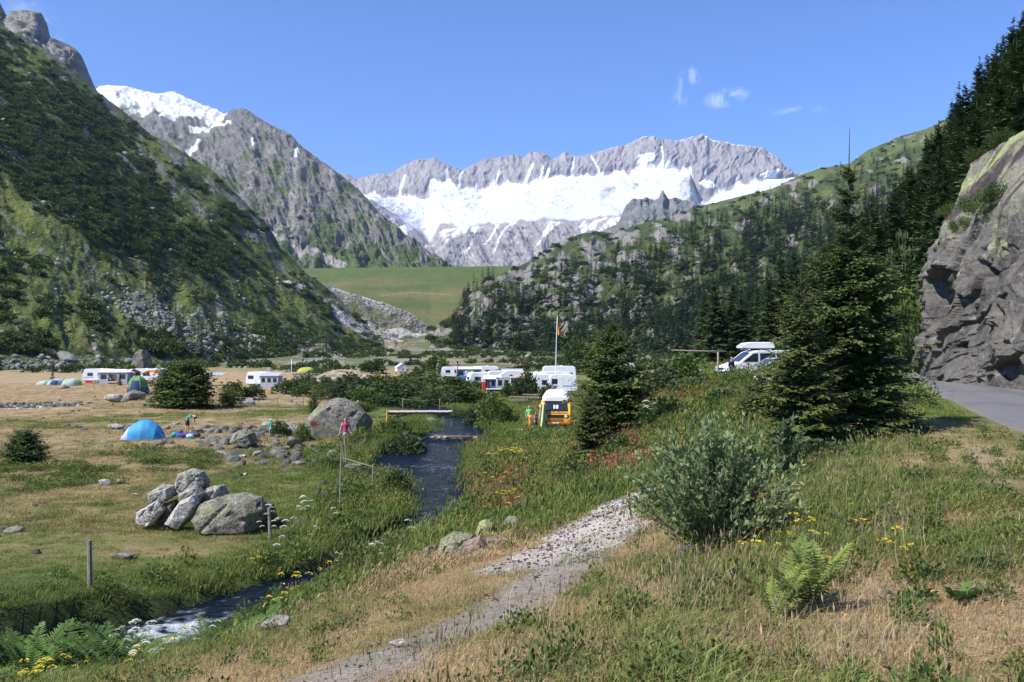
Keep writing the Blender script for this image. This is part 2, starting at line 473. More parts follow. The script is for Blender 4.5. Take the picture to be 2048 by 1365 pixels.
# far glacier range
crest = [(640,372,6900),(690,350,6900),(715,360,6900),(745,352,6900),(780,350,6900),(810,333,6900),(835,322,6900),(870,318,6900),(900,335,6900),(925,345,6900),(955,328,6900),(975,320,6900),(1000,318,6900),(1035,310,6900),
 (1045,320,6900),(1060,306,6900),(1085,308,6900),(1105,322,6900),(1130,308,6900),(1150,316,6900),(1180,312,6900),(1215,300,6900),(1250,293,6900),(1285,276,6900),(1305,276,6900),(1320,283,6900),(1350,286,6900),
 (1400,272,6900),(1420,282,6900),(1460,290,6900),(1490,296,6900),(1525,296,6900),(1540,310,6900),(1560,335,6900),(1580,352,6900),(1600,352,6900),(1640,380,6900),(1750,420,6900)]
snow_hi = [(640,400,6450),(740,392,6450),(790,400,6450),(850,398,6450),(862,368,6500),(920,372,6500),(965,385,6500),(1010,370,6500),(1060,366,6500),(1110,358,6500),(1160,356,6500),(1220,350,6500),(1300,342,6500),(1380,345,6500),
 (1395,400,6300),(1430,405,6300),(1470,375,6400),(1530,362,6400),(1590,356,6500),(1750,440,6400)]
snow_lo = [(640,420,5300),(740,400,5300),(800,440,5250),(860,488,5200),(880,466,5200),(960,458,5200),(1060,446,5200),(1150,452,5200),(1200,442,5200),(1280,440,5200),(1420,425,5200),(1500,400,5300),(1750,460,5300)]
foot = [(640,560,4700),(1750,560,4700)]
P, s = loft([foot, snow_lo, snow_hi, crest], 760, 260, 650, 1700)
px, py = topix(P)
sr = np.broadcast_to(s[:, None]*3, px.shape)
hang = 5.0*fbm(px*0.04, py*0.1, 3, 3)
rockw = sstep(2.02, 2.3, sr + 0.10*fbm(px*0.05, py*0.02, 2, 3))*(1-sstep(2.985, 3.0, sr)*0.6)
wx = px+0.3*py+26*fbm(px*0.012, py*0.02, 81, 4)+8*fbm(px*.05, py*.05, 82, 3)
ribs = 0.6*ridged(wx*0.014, py*0.006, 1, 4, 0.6)+0.6*ridged(wx*0.038+3, py*0.014, 2, 5, 0.65)*(0.5+fbm(px*.01, py*.01, 83, 2))
P[..., 1] += rockw*(-ribs*120) + (1-sstep(0.9, 1.1, sr))*(-ridged(px*0.02-py*0.012, py*0.01, 7, 5, .6)*140)
P[..., 2] += rockw*ridged(px*0.08, py*0.05, 9, 3)*16*sstep(3.0, 2.9, sr) + 12*fbm(px*0.15, sr*0, 4, 3)*sstep(2.8, 3, sr)
mid = sstep(1.0, 1.3, sr)*(1-sstep(1.9, 2.1, sr))
P[..., 2] += mid*(22*fbm(px*0.035, py*0.09, 6, 5) + 9*ridged(px*0.07+py*0.1, py*0.25, 5, 3))
colr = np.zeros(P.shape) + np.array((0.27, 0.25, 0.255))
colr = mixc(colr, (0.34, 0.31, 0.30), sstep(0, 0.5, fbm(px*0.05, py*0.03, 3, 4)))
colr = mixc(colr, (0.135, 0.14, 0.17), sstep(0.1, 0.5, fbm(px*0.09, py*0.018, 13, 4)))
sn = sstep(1.02, 1.10, sr+0.16*fbm(px*0.03, py*0.03, 22, 5)-0.03)*(1-sstep(2.02, 2.12, sr+0.42*fbm(px*0.045, py*0.02, 23, 5)))
gul = sstep(0.44, 0.62, fbm((px+0.3*py)*0.055, py*0.010, 33, 3)+0.20-0.30*(sr-2.0))*sstep(2.0, 2.1, sr)*(1-sstep(2.85, 2.95, sr))
for pts, w in (((((1000,350),(985,385))),3),(((1065,335),(1050,368)),3.5),(((1097,345),(1088,368)),3.5),(((1320,300),(1325,345)),2.5),(((812,358),(800,392)),3),(((1408,350),(1402,372)),3),(((895,345),(893,372)),2.5),(((925,350),(918,375)),2.5),(((1147,318),(1143,352)),2.5),(((1180,318),(1200,350)),2)):
    gul = np.maximum(gul, sstep(0, 0.4, streak(px, py, pts, w)))
pat = sstep(0, 0.3, blob(px, py, 1290, 324, 20, 13, -.2)+0.25*fbm(px*0.1, py*0.1, 3, 3))
pat = np.maximum(pat, sstep(0, 0.3, blob(px, py, 1412, 374, 20, 7, 0.2)))
pat = np.maximum(pat, sstep(0, 0.3, blob(px, py, 1535, 352, 24, 5, -0.15)))
cap = sstep(2.955, 2.975, sr)*sstep(1060, 1075, px)*sstep(-0.15, 0.1, fbm(px*0.03, py*0, 51, 3)+0.05)
low = sstep(0.60, 0.80, ridged((px+0.75*py)*0.022+.5*fbm(px*.02, py*.02, 62, 3), (py-px)*0.004, 61, 4)+0.30*(sr-1.0))*(sr < 1.05)*0.95
low = low*sstep(0.15, 0.7, sr)
isle = np.maximum(np.maximum(blob(px, py, 1215, 385, 22, 10, -.5), blob(px, py, 1270, 372, 9, 7)), np.maximum(blob(px, py, 1385, 385, 32, 30, 0.9), blob(px, py, 1430, 360, 16, 30)))
isle = np.maximum(isle, blob(px, py, 850, 385, 14, 16)+0.1)
snm = np.maximum.reduce([sn*(1-sstep(0.0, 0.25, isle+0.35*fbm(px*0.08, py*0.08, 3, 4))), gul, pat, cap, low])
colr = mixc(colr, SNOW, snm)
crev = sstep(0.30, 0.55, ridged(px*0.03, py*0.11, 71, 4))*sn
colr = mixc(colr, (0.50, 0.55, 0.63), crev*0.7*sstep(1.0, 0.8, (sr-1.0)))
dirt = sstep(0.08, 0.4, fbm(px*0.02, py*0.07, 73, 5)-0.25*(sr-1.0))*sn
colr = mixc(colr, (0.44, 0.45, 0.48), dirt*0.75)
spot = sstep(0.38, 0.46, fbm(px*0.10, py*0.16, 74, 4)-0.12*(sr-1.0))*sn
colr = mixc(colr, (0.25, 0.24, 0.25), spot*.8)
P = add_back(P, 500, 1500, 4); colr = np.concatenate([colr, np.repeat(colr[-1:], 4, 0)], 0)
M_far = vmat('granite_and_snow', ((0.006, 0.12), (0.02, 0.15), (0.06, 0.12)), ((0.008, 30.0), (0.03, 10.0)))
tag(link('glacier_mountain_range', gridmesh('glacier_mountain_range', P, colr), M_far), kind='structure')

# dark rocky spur in front of the glacier
P, s = loft([[(1080,560,2300),(1500,470,2300)], [(1080,510,2500),(1130,500,2500),(1190,470,2500),(1235,448,2500),(1252,410,2500),(1265,400,2500),(1282,402,2500),(1292,396,2500),(1305,402,2500),(1314,402,2500),(1323,380,2500),(1333,400,2500),(1350,398,2500),(1375,404,2500),(1400,410,2500),(1430,425,2500),(1480,450,2500)]], 200, 60, 1085, 1470)
px, py = topix(P); sr = np.broadcast_to(s[:, None], px.shape)
P[..., 1] -= ridged(px*0.04+fbm(px*.03, py*.03, 2), py*0.02, 4, 5)*32; P[..., 2] += 5*fbm(px*0.12, 0, 5, 4)
c = np.zeros(P.shape)+np.array((0.135, 0.14, 0.145)); c = mixc(c, (0.22, 0.21, 0.20), sstep(0, .4, fbm(px*.08, py*.05, 7, 4))); c = mixc(c, (0.06, 0.08, 0.035), sstep(.05, .3, fbm(px*.05, py*.09, 9, 4))*(1-sr))
P = add_back(P, 150, 300, 3); c = np.concatenate([c, np.repeat(c[-1:], 3, 0)], 0)
M_rock2 = vmat('weathered_grey_rock', ((0.05, 0.25), (0.3, 0.3)), ((0.05, 5.0),))
tag(link('rocky_spur', gridmesh('rocky_spur', P, c), M_rock2), kind='structure')

# snow-topped mountain on the left
crest = [(60,230,3300),(130,200,3300),(185,178,3200),(205,170,3200),(250,171,3200),(290,182,3200),(320,187,3100),(345,182,3100),(400,206,3000),(430,216,2900),(450,228,2800),(465,218,2800),(490,214,2700),(520,236,2650),(545,250,2600),(580,264,2500),(600,288,2450),(650,325,2350),(695,358,2250),(720,380,2200),(760,425,2100),(800,456,2000),(850,498,1900),(905,530,1800),(960,550,1750)]
mid1 = [(60,300,2600),(250,300,2500),(400,330,2350),(450,330,2300),(520,330,2200),(600,370,2100),(700,440,1980),(800,495,1850),(905,545,1700),(960,560,1650)]
mid2 = [(60,420,2000),(400,430,1900),(600,465,1800),(700,500,1750),(905,560,1600),(960,565,1600)]
ft = [(60,560,1450),(560,540,1400),(700,545,1400),(960,575,1500)]
P, s = loft([ft, mid2, mid1, crest], 560, 260, 100, 950)
px, py = topix(P); sr = np.broadcast_to(s[:, None]*3, px.shape)
win = sstep(3.0, 2.8, sr)
wx = px-0.5*py+22*fbm(px*.012, py*.012, 84, 4)
P[..., 1] -= (ridged(wx*0.014, py*0.005, 2, 4, 0.6)*62+ridged(wx*0.05, py*0.018, 3, 4, .6)*24)*win
P[..., 2] += (fbm(px*0.03, py*0.03, 3, 5)*30)*win + 6*ridged(px*0.06, sr*3, 5, 4)*sstep(0.2, 0.6, sr) - 6
N = normals(P)
g = fbm(px*0.022, py*0.03, 14, 5)
c = np.zeros(P.shape)+np.array((0.17, 0.165, 0.155))
c = mixc(c, (0.25, 0.235, 0.22), sstep(0.05, 0.4, fbm(px*0.05, py*0.05, 15, 4)))
grs = sstep(-0.06, 0.12, g - 0.55*(sr/3) + 0.22 + 0.6*(N[..., 2]-0.72) + 0.25*sstep(600, 760, px))
c = mixc(c, (0.065, 0.10, 0.028), grs*0.92)
c = mixc(c, (0.26, 0.245, 0.235), sstep(0, 0.5, streak(px, py, ((600,318),(600,370),(592,400)), (4, 8, 9))+0.3*g))
c = mixc(c, (0.26, 0.245, 0.235), sstep(0, 0.5, streak(px, py, ((560,470),(590,450),(600,400)), 9)+0.6*g)*0.8)
c = mixc(c, (0.31, 0.29, 0.275), sstep(0, 0.5, streak(px, py, ((555,478),(600,498),(660,520),(700,532)), (5,9,7,4))+0.9*g))
sf = np.maximum.reduce([sstep(-0.05, 0.3, 0.22+1.0*fbm(px*0.03, py*0.07, 33, 5) - (py-226-0.16*(px-300))/42.0)*(px < 455),
     sstep(0, 0.25, streak(px, py, ((395,266),(420,262),(470,252)), (5,6,4))+0.5*g), sstep(0, 0.3, streak(px, py, ((388,305),(412,297)), 5)),
     sstep(0, 0.3, streak(px, py, ((601,304),(602,320)), 4)), sstep(0, 0.3, streak(px, py, ((515,285),(518,300)), 2.5))])
c = mixc(c, SNOW, sf)
P = add_back(P, 400, 900, 4); c = np.concatenate([c, np.repeat(c[-1:], 4, 0)], 0)
M_mtn = vmat('alpine_rock_and_turf', ((0.012, 0.25), (0.04, 0.3), (0.15, .3)), ((0.02, 16.0), (0.08, 5.0)))
tag(link('snowy_mountain', gridmesh('snowy_mountain', P, c), M_mtn), kind='structure')

# bare peak above the left slope
crest = [(-420,-260,1500),(-200,-120,1450),(-60,-20,1400),(0,5,1400),(12,30,1400),(25,38,1400),(42,28,1400),(62,22,1400),(82,25,1400),(95,50,1400),(100,75,1400),(118,82,1380),(135,88,1380),(152,98,1380),(165,115,1380),(175,140,1380),(190,176,1380),(215,215,1380),(260,250,1380)]
P, s = loft([[(-420,200,1000),(0,180,1000),(260,330,1050)], crest], 240, 130, -400, 255)
px, py = topix(P); sr = np.broadcast_to(s[:, None], px.shape)
P[..., 1] -= ridged((px+0.4*py)*0.03, py*0.012, 5, 5, .6)*45*sstep(1, .93, sr); P[..., 2] += fbm(px*.05, py*.05, 6, 4)*12*sstep(1, .9, sr)+3*fbm(px*.25, 0, 8, 3)
c = np.zeros(P.shape)+np.array((0.205, 0.195, 0.175)); c = mixc(c, (0.12, 0.125, 0.12), sstep(0, .4, fbm(px*.05, py*.08, 3, 4))); c = mixc(c, (0.075, 0.09, 0.035), sstep(0.05, .3, fbm(px*.04, py*.05, 4, 4)+0.1*(1-sr)))
P = add_back(P, 300, 400, 4); c = np.concatenate([c, np.repeat(c[-1:], 4, 0)], 0)
tag(link('rocky_peak', gridmesh('rocky_peak', P, c), M_rock2), kind='structure')

# grassed embankment dam
P, s = loft([[(560,680,1010),(700,650,1030),(860,668,1060),(1100,668,1060)], [(560,538,1290),(700,536,1290),(900,534,1290),(1100,532,1290)]], 220, 70, 570, 1095)
px, py = topix(P); sr = np.broadcast_to(s[:, None], px.shape)
P[..., 2] += 0.8*fbm(px*.05, py*.05, 3, 3)*sstep(1, .97, sr)
c = np.zeros(P.shape)+np.array((0.092, 0.108, 0.036)); band = fbm(px*0.006, py*0.055, 3, 4)
c = mixc(c, (0.13, 0.115, 0.055), sstep(-0.05, 0.3, band)*0.8); c = mixc(c, (0.065, 0.092, 0.03), sstep(0, 0.25, -band)*0.7)
c = mixc(c, (0.07, 0.105, 0.03), sstep(572, 545, py)*0.7)
c = mixc(c, (0.20, 0.17, 0.09), sstep(0.2, 0.6, streak(px, py, ((760,592),(830,585),(900,590)), 2.2))*0.6)
c = mixc(c, (0.24, 0.22, 0.15), sstep(0.3, 0.6, streak(px, py, ((762,603),(800,625),(850,655)), 2.2))*0.8)
P = np.concatenate([P, [P[-1]+np.array((0, 12.0, 0))], [P[-1]+np.array((0, 120.0, -60))]]); c = np.concatenate([c, c[-1:], c[-1:]])
M_dam = vmat('mown_dam_turf', ((0.05, 0.12), (0.4, 0.22)), ((0.3, 0.6),))
tag(link('dam', gridmesh('dam', P, c), M_dam), kind='structure')

# moraine below the dam
crest = [(480,520,1050),(560,535,1050),(600,548,1030),(640,566,1000),(690,585,980),(735,598,970),(780,612,980),(820,628,990),(860,655,1000),(890,662,1000),(930,660,900),(1000,690,850),(1120,720,800)]
m1 = [(480,580,800),(560,585,800),(640,600,780),(700,640,760),(760,655,760),(860,680,780),(960,690,700),(1120,728,640)]
m2 = [(480,640,600),(600,660,590),(700,700,580),(800,706,560),(900,712,560),(1000,722,560),(1120,732,560)]
ft = [(480,735,400),(1120,742,420)]
P, s = loft([ft, m2, m1, crest], 420, 170, 490, 1115)
px, py = topix(P); sr = np.broadcast_to(s[:, None]*3, px.shape)
P[..., 2] += 7*fbm(px*0.018, py*0.05, 6, 5)*sstep(3, 2.8, sr)+1.2*ridged(px*.1, py*.2, 4, 3)
st1 = streak(px, py, ((565,556),(600,580),(650,612),(700,645),(760,675),(800,682)), (4,11,14,15,13,6))
st2 = streak(px, py, ((660,580),(720,592),(790,618),(845,650),(880,660)), (3,10,12,10,5))
st3 = streak(px, py, ((700,640),(760,662),(860,676),(920,690)), (4,6,5,3))
n = fbm(px*0.05, py*0.12, 8, 5)
c = np.zeros(P.shape)+np.array((0.105, 0.115, 0.045))
c = mixc(c, (0.17, 0.155, 0.07), sstep(-0.05, .3, fbm(px*.012, py*.05, 18, 4)))
c = mixc(c, (0.235, 0.22, 0.20), sstep(-0.02, 0.22, n-0.02+0.2*sstep(640, 700, py))*0.7)
c = mixc(c, (0.46, 0.435, 0.41), np.maximum.reduce([sstep(0, .45, st1+0.5*n), sstep(0, .5, st2+1.1*n), 0.8*sstep(0, .5, st3+0.8*n)]))
c = mixc(c, (0.27, 0.22, 0.12), np.maximum(sstep(0, .5, streak(px, py, ((800,690),(870,678),(905,668)), (3,4,2))), sstep(0, .5, streak(px, py, ((640,690),(760,700),(860,688)), (1.6,3,3))))*0.8)
P = add_back(P, 30, 60, 2); c = np.concatenate([c, np.repeat(c[-1:], 2, 0)], 0)
M_mor = vmat('moraine_rubble', ((0.2, 0.35), (0.9, 0.45)), ((0.5, 1.6),))
tag(link('moraine', gridmesh('moraine', P, c), M_mor), kind='structure')
LAND['moraine'] = P

# steep left valley side
crest = [(-900,-820,640),(-400,-330,660),(-100,-45,680),(0,48,690),(45,78,690),(90,98,690),(130,128,690),(190,180,690),(250,225,700),(300,268,700),(360,300,700),(430,345,700),(470,385,700),(500,415,700),(530,445,690),(548,470,690),(562,498,680),(582,515,680),(610,545,680),(640,565,680),(665,585,680),(700,622,670),(735,660,660),(770,692,650)]
h2 = [(-900,-350,440),(-100,150,510),(0,220,520),(100,290,520),(200,355,530),(300,420,540),(400,470,560),(500,530,590),(560,560,600),(640,605,620),(700,650,620),(770,700,620)]
h1 = [(-900,100,320),(-100,400,390),(0,455,400),(100,490,400),(200,530,420),(300,560,440),(400,600,470),(500,640,500),(600,670,540),(700,700,560),(770,710,570)]
ft = [(-900,765,180),(-100,752,215),(0,745,235),(200,742,260),(400,736,330),(600,730,440),(700,726,500),(770,724,540)]
P, s = loft([ft, h1, h2, crest], 560, 340, -420, 765)
px, py = topix(P); sr = np.broadcast_to(s[:, None]*3, px.shape)
win = sstep(3.0, 2.75, sr)*sstep(0, .25, sr)
P[..., 2] += win*(8*fbm(px*0.010-py*0.006, (py+px)*0.004, 2, 4)+2.2*ridged((px-py)*0.02, (py+px)*0.010, 5, 4)) + 0.8*fbm(px*0.09, py*0.09, 7, 4)*sstep(0, .2, sr)
# dark steep gully side
dk = sstep(0, 0.35, blob(px, py, 130, 300, 330, 120, 0.72)+0.35*fbm(px*.01, py*.01, 77, 3))
P[..., 1] += dk*win*13*ridged(px*0.012-py*.008, py*0.01, 9, 4)
N = normals(P)
q = (px*0.66+py*0.75); r_ = (px*0.75-py*0.66)     # along and across the fall line
n = fbm(q*0.006, r_*0.03, 5, 5)
c = np.zeros(P.shape)+np.array((0.098, 0.128, 0.030))
c = mixc(c, (0.140, 0.160, 0.042), sstep(0, .35, n)*0.8)
c = mixc(c, (0.035, 0.055, 0.015), sstep(0.05, .3, fbm(px*.02, py*.025, 25, 5)+0.12*dk))
c = mixc(c, (0.12, 0.105, 0.06), sstep(0.1, .35, fbm(q*.012, r_*.05, 27, 4))*0.5)
rk = fbm(q*0.018, r_*0.05, 35, 5)
c = mixc(c, (0.19, 0.185, 0.17), sstep(0.10, .28, rk + 0.20*sstep(1.5, 3, sr) - 0.08)*0.85)
scr = np.maximum(blob(px, py, 340, 655, 200, 52, 0.55), blob(px, py, 60, 728, 300, 22)) + 0.25*fbm(px*.03, py*.03, 36, 4)
c = mixc(c, (0.235, 0.22, 0.205), sstep(0.15, .7, scr)*sstep(-.1, .25, fbm(px*.07, py*.1, 37, 4))*0.9)
c = mixc(c, (0.30, 0.285, 0.27), sstep(0, .4, streak(px, py, ((160,252),(172,275),(180,290)), 9)))
c = mixc(c, (0.46, 0.435, 0.41), sstep(0, .5, streak(px, py, ((568,560),(600,582),(650,612),(700,650),(740,680)), (3,9,11,12,10))+0.5*fbm(px*.06, py*.1, 9, 4)))
P = add_back(P, 300, 300, 4); c = np.concatenate([c, np.repeat(c[-1:], 4, 0)], 0)
M_slope = vmat('slope_turf_and_scree', ((0.05, 0.25), (0.2, 0.35), (0.8, 0.4)), ((0.05, 6.0), (0.2, 2.5), (0.9, 0.8)), specks=((0.35, 0.66, (0.27, 0.255, 0.235)), (0.11, 0.64, (0.035, 0.055, 0.018))))
tag(link('left_hillside', gridmesh('left_hillside', P, c), M_slope), kind='structure')
LAND['left'] = P

# wooded hill on the right
crest = [(850,672,760),(885,662,770),(905,640,780),(925,605,790),(950,580,800),(975,560,820),(1000,548,840),(1040,530,880),(1075,512,930),(1105,490,980),(1140,474,1020),(1180,460,1060),(1230,466,1100),(1270,450,1120),(1320,438,1150),(1400,412,1200),(1480,392,1250),(1540,378,1300),(1565,366,1300),(1600,350,1320),(1640,336,1340),(1700,326,1360),(1735,300,1380),(1770,285,1400),(1800,272,1400),(1850,258,1400),(1880,244,1400),(1950,205,1400),(2100,130,1400),(2500,0,1400)]
h2 = [(850,676,720),(900,660,700),(950,640,680),(1050,600,700),(1200,545,780),(1400,500,850),(1600,450,900),(1800,380,950),(2000,320,950),(2500,200,950)]
h1 = [(850,690,640),(900,685,630),(1000,680,600),(1200,660,600),(1400,640,600),(1600,600,600),(1800,560,600),(2500,450,600)]
ft = [(850,706,590),(950,716,570),(1050,726,530),(1200,733,480),(1400,738,420),(1600,745,330),(2500,765,250)]
P, s = loft([ft, h1, h2, crest], 620, 280, 860, 2350)
px, py = topix(P); sr = np.broadcast_to(s[:, None]*3, px.shape)
win = sstep(3.0, 2.8, sr)*sstep(0, .2, sr)
P[..., 2] += win*(13*fbm(px*0.012, py*0.02, 12, 4)+4*ridged(px*0.03, py*0.045, 15, 4)) + 1.2*ridged(px*.05, py*.08, 16, 3)*sstep(0, .2, sr) - 1.5
P[..., 1] -= win*9*ridged(px*.035+py*.01, py*.02, 19, 4)
N = normals(P)
n = fbm(px*0.03, py*0.045, 55, 5)
c = np.zeros(P.shape)+np.array((0.055, 0.075, 0.025))
c = mixc(c, (0.105, 0.13, 0.038), sstep(0, .3, fbm(px*.018, py*.04, 56, 4)+0.3*sstep(2.4, 3, sr)*sstep(1250, 1500, px)))
steep = sstep(0.80, 0.55, N[..., 2])
rkm = sstep(0.0, .16, n+0.25*steep-0.13+0.20*sstep(1450, 1100, px))
c = mixc(c, (0.235, 0.22, 0.20), rkm*0.95); c = mixc(c, (0.12, 0.12, 0.11), rkm*sstep(.1, .4, fbm(px*.1, py*.06, 57, 4))*.7)
P = add_back(P, 200, 400, 4); c = np.concatenate([c, np.repeat(c[-1:], 4, 0)], 0)
M_hill = vmat('wooded_hill_rock_and_turf', ((0.08, 0.3), (0.4, 0.4)), ((0.06, 7.0), (0.3, 2.0)), specks=((0.3, 0.67, (0.24, 0.225, 0.205)),))
tag(link('wooded_hill', gridmesh('wooded_hill', P, c), M_hill), kind='structure')
LAND['hill'] = P; LAND['hillrock'] = rkm

# near hillside behind the road, above and behind the cliff
crest = [(1380,700,330),(1450,690,330),(1550,650,320),(1650,570,310),(1750,480,300),(1850,380,280),(1950,260,250),(2100,100,220),(2500,-350,170),(3200,-900,120)]
h1 = [(1380,726,230),(1550,712,180),(1650,670,160),(1750,600,140),(1850,520,120),(1950,400,100),(2100,250,82),(2500,0,60),(3200,-300,40)]
ft = [(1380,748,160),(1500,745,125),(1650,744,95),(1780,744,78),(1850,742,66),(1950,738,57),(2100,730,47),(2500,705,36),(3200,600,26)]
P, s = loft([ft, h1, crest], 300, 120, 1385, 3100)
px, py = topix(P); sr = np.broadcast_to(s[:, None]*2, px.shape)
P[..., 2] += sstep(0, .3, sr)*(3.0*fbm(P[..., 0]*.06, P[..., 1]*.06, 2, 4))+0.3*fbm(P[..., 0]*.6, P[..., 1]*.6, 3, 3)
c = np.zeros(P.shape)+np.array((0.05, 0.075, 0.022)); c = mixc(c, (0.10, 0.12, 0.04), sstep(0, .3, fbm(px*.02, py*.02, 3, 4))); c = mixc(c, (0.2, 0.19, 0.17), sstep(.2, .4, fbm(px*.03, py*.03, 9, 4)))
P = add_back(P, 60, 100, 3); c = np.concatenate([c, np.repeat(c[-1:], 3, 0)], 0)
tag(link('near_hillside', gridmesh('near_hillside', P, c), M_slope), kind='structure')
LAND['near'] = P
# ------------------------------------------------------------------ plant builders
RNG = np.random.RandomState(42)
def unit(v): return v/(np.linalg.norm(v, axis=-1, keepdims=True)+1e-9)
def rhombi(p0, p1, w, nrm, c0, c1, mid=0.45, tri=False):
    """leaf shaped quads between p0 and p1, half width w, with a colour at root and tip"""
    p0 = np.asarray(p0, float); p1 = np.asarray(p1, float)
    side = unit(np.cross(p1-p0, nrm))*np.reshape(w, (-1, 1))
    m = p0 + (p1-p0)*mid
    V = np.stack([p0, m+side, p1, m-side], 1).reshape(-1, 3)
    c0 = np.broadcast_to(c0, p0.shape); c1 = np.broadcast_to(c1, p0.shape)
    C = np.stack([c0, (c0+c1)/2, c1, (c0+c1)/2], 1).reshape(-1, 3)
    Fq = np.arange(len(V)).reshape(-1, 4)
    return V, Fq, C
def joinq(parts):
    Vs, Fs, Cs = [], [], []; n = 0
    for V, Fq, C in parts:
        Vs.append(V); Fs.append(Fq+n); Cs.append(C); n += len(V)
    return np.concatenate(Vs), np.concatenate(Fs), np.concatenate(Cs)
def tube_np(pts, rad, ns=6):
    pts = np.asarray(pts, float); n = len(pts)
    t = np.gradient(pts, axis=0); t = unit(t)
    ref = np.where(np.abs(t[:, 2:3]) > 0.9, np.array([[1., 0, 0]]), np.array([[0., 0, 1.]]))
    a = unit(np.cross(t, ref)); b = np.cross(t, a)
    th = np.linspace(0, 2*np.pi, ns, endpoint=False)
    V = pts[:, None] + np.reshape(rad, (-1, 1, 1))*(a[:, None]*np.cos(th)[:, None] + b[:, None]*np.sin(th)[:, None])
    i = np.arange(n-1)[:, None]*ns; j = np.arange(ns)[None]; k = (j+1) % ns
    Fq = np.stack([i+j, i+k, i+ns+k, i+ns+j], -1).reshape(-1, 4)
    return V.reshape(-1, 3), Fq
def tubes_mesh(name, tubes, ns=6, col=None):
    Vs, Fs = [], []; n = 0
    for pts, rad in tubes:
        V, Fq = tube_np(pts, rad, ns); Vs.append(V); Fs.append(Fq+n); n += len(V)
    V = np.concatenate(Vs)
    return npmesh(name, V, np.concatenate(Fs), None, None if col is None else np.broadcast_to(col, V.shape))
def leafmat(name, objvar=0.25, trans=0.25, rough=0.75, spec=0.25, hue=0.0):
    m, nt, b = new_mat(name)
    a = nt.nodes.new('ShaderNodeAttribute'); a.attribute_name = 'col'
    oi = nt.nodes.new('ShaderNodeObjectInfo')
    rr = ramp(nt, oi.outputs['Random'], ((0.0, (1-objvar, 1-objvar*0.9, 1-objvar)), (0.5, (1.0, 1.0, 1.0)), (1.0, (1+objvar*1.2, 1+objvar, 1+objvar*0.6))))
    c = mul_col(nt, a.outputs['Color'], rr.outputs['Color'])
    nt.links.new(c, b.inputs['Base Color']); b.inputs['Roughness'].default_value = rough; b.inputs['Specular IOR Level'].default_value = spec
    t = nt.nodes.new('ShaderNodeBsdfTranslucent'); nt.links.new(c, t.inputs['Color'])
    mx = nt.nodes.new('ShaderNodeMixShader'); mx.inputs['Fac'].default_value = trans
    nt.links.new(b.outputs['BSDF'], mx.inputs[1]); nt.links.new(t.outputs['BSDF'], mx.inputs[2])
    nt.links.new(mx.outputs['Shader'], nt.nodes['Material Output'].inputs['Surface'])
    return m
M_needle = leafmat('spruce_needles', 0.22, 0.15)
M_needle_far = leafmat('distant_spruce_needles', 0.5, 0.10)
M_leaf = leafmat('green_leaves', 0.25, 0.3)
M_grass = leafmat('grass_blades', 0.28, 0.35, 0.8, 0.15)
M_bark = pmat('spruce_bark', (0.085, 0.062, 0.048), 0.9, 0.35, 6, bump=0.01, bscale=25)
M_twig = pmat('brown_twigs', (0.10, 0.075, 0.05), 0.9, 0.3, 9)
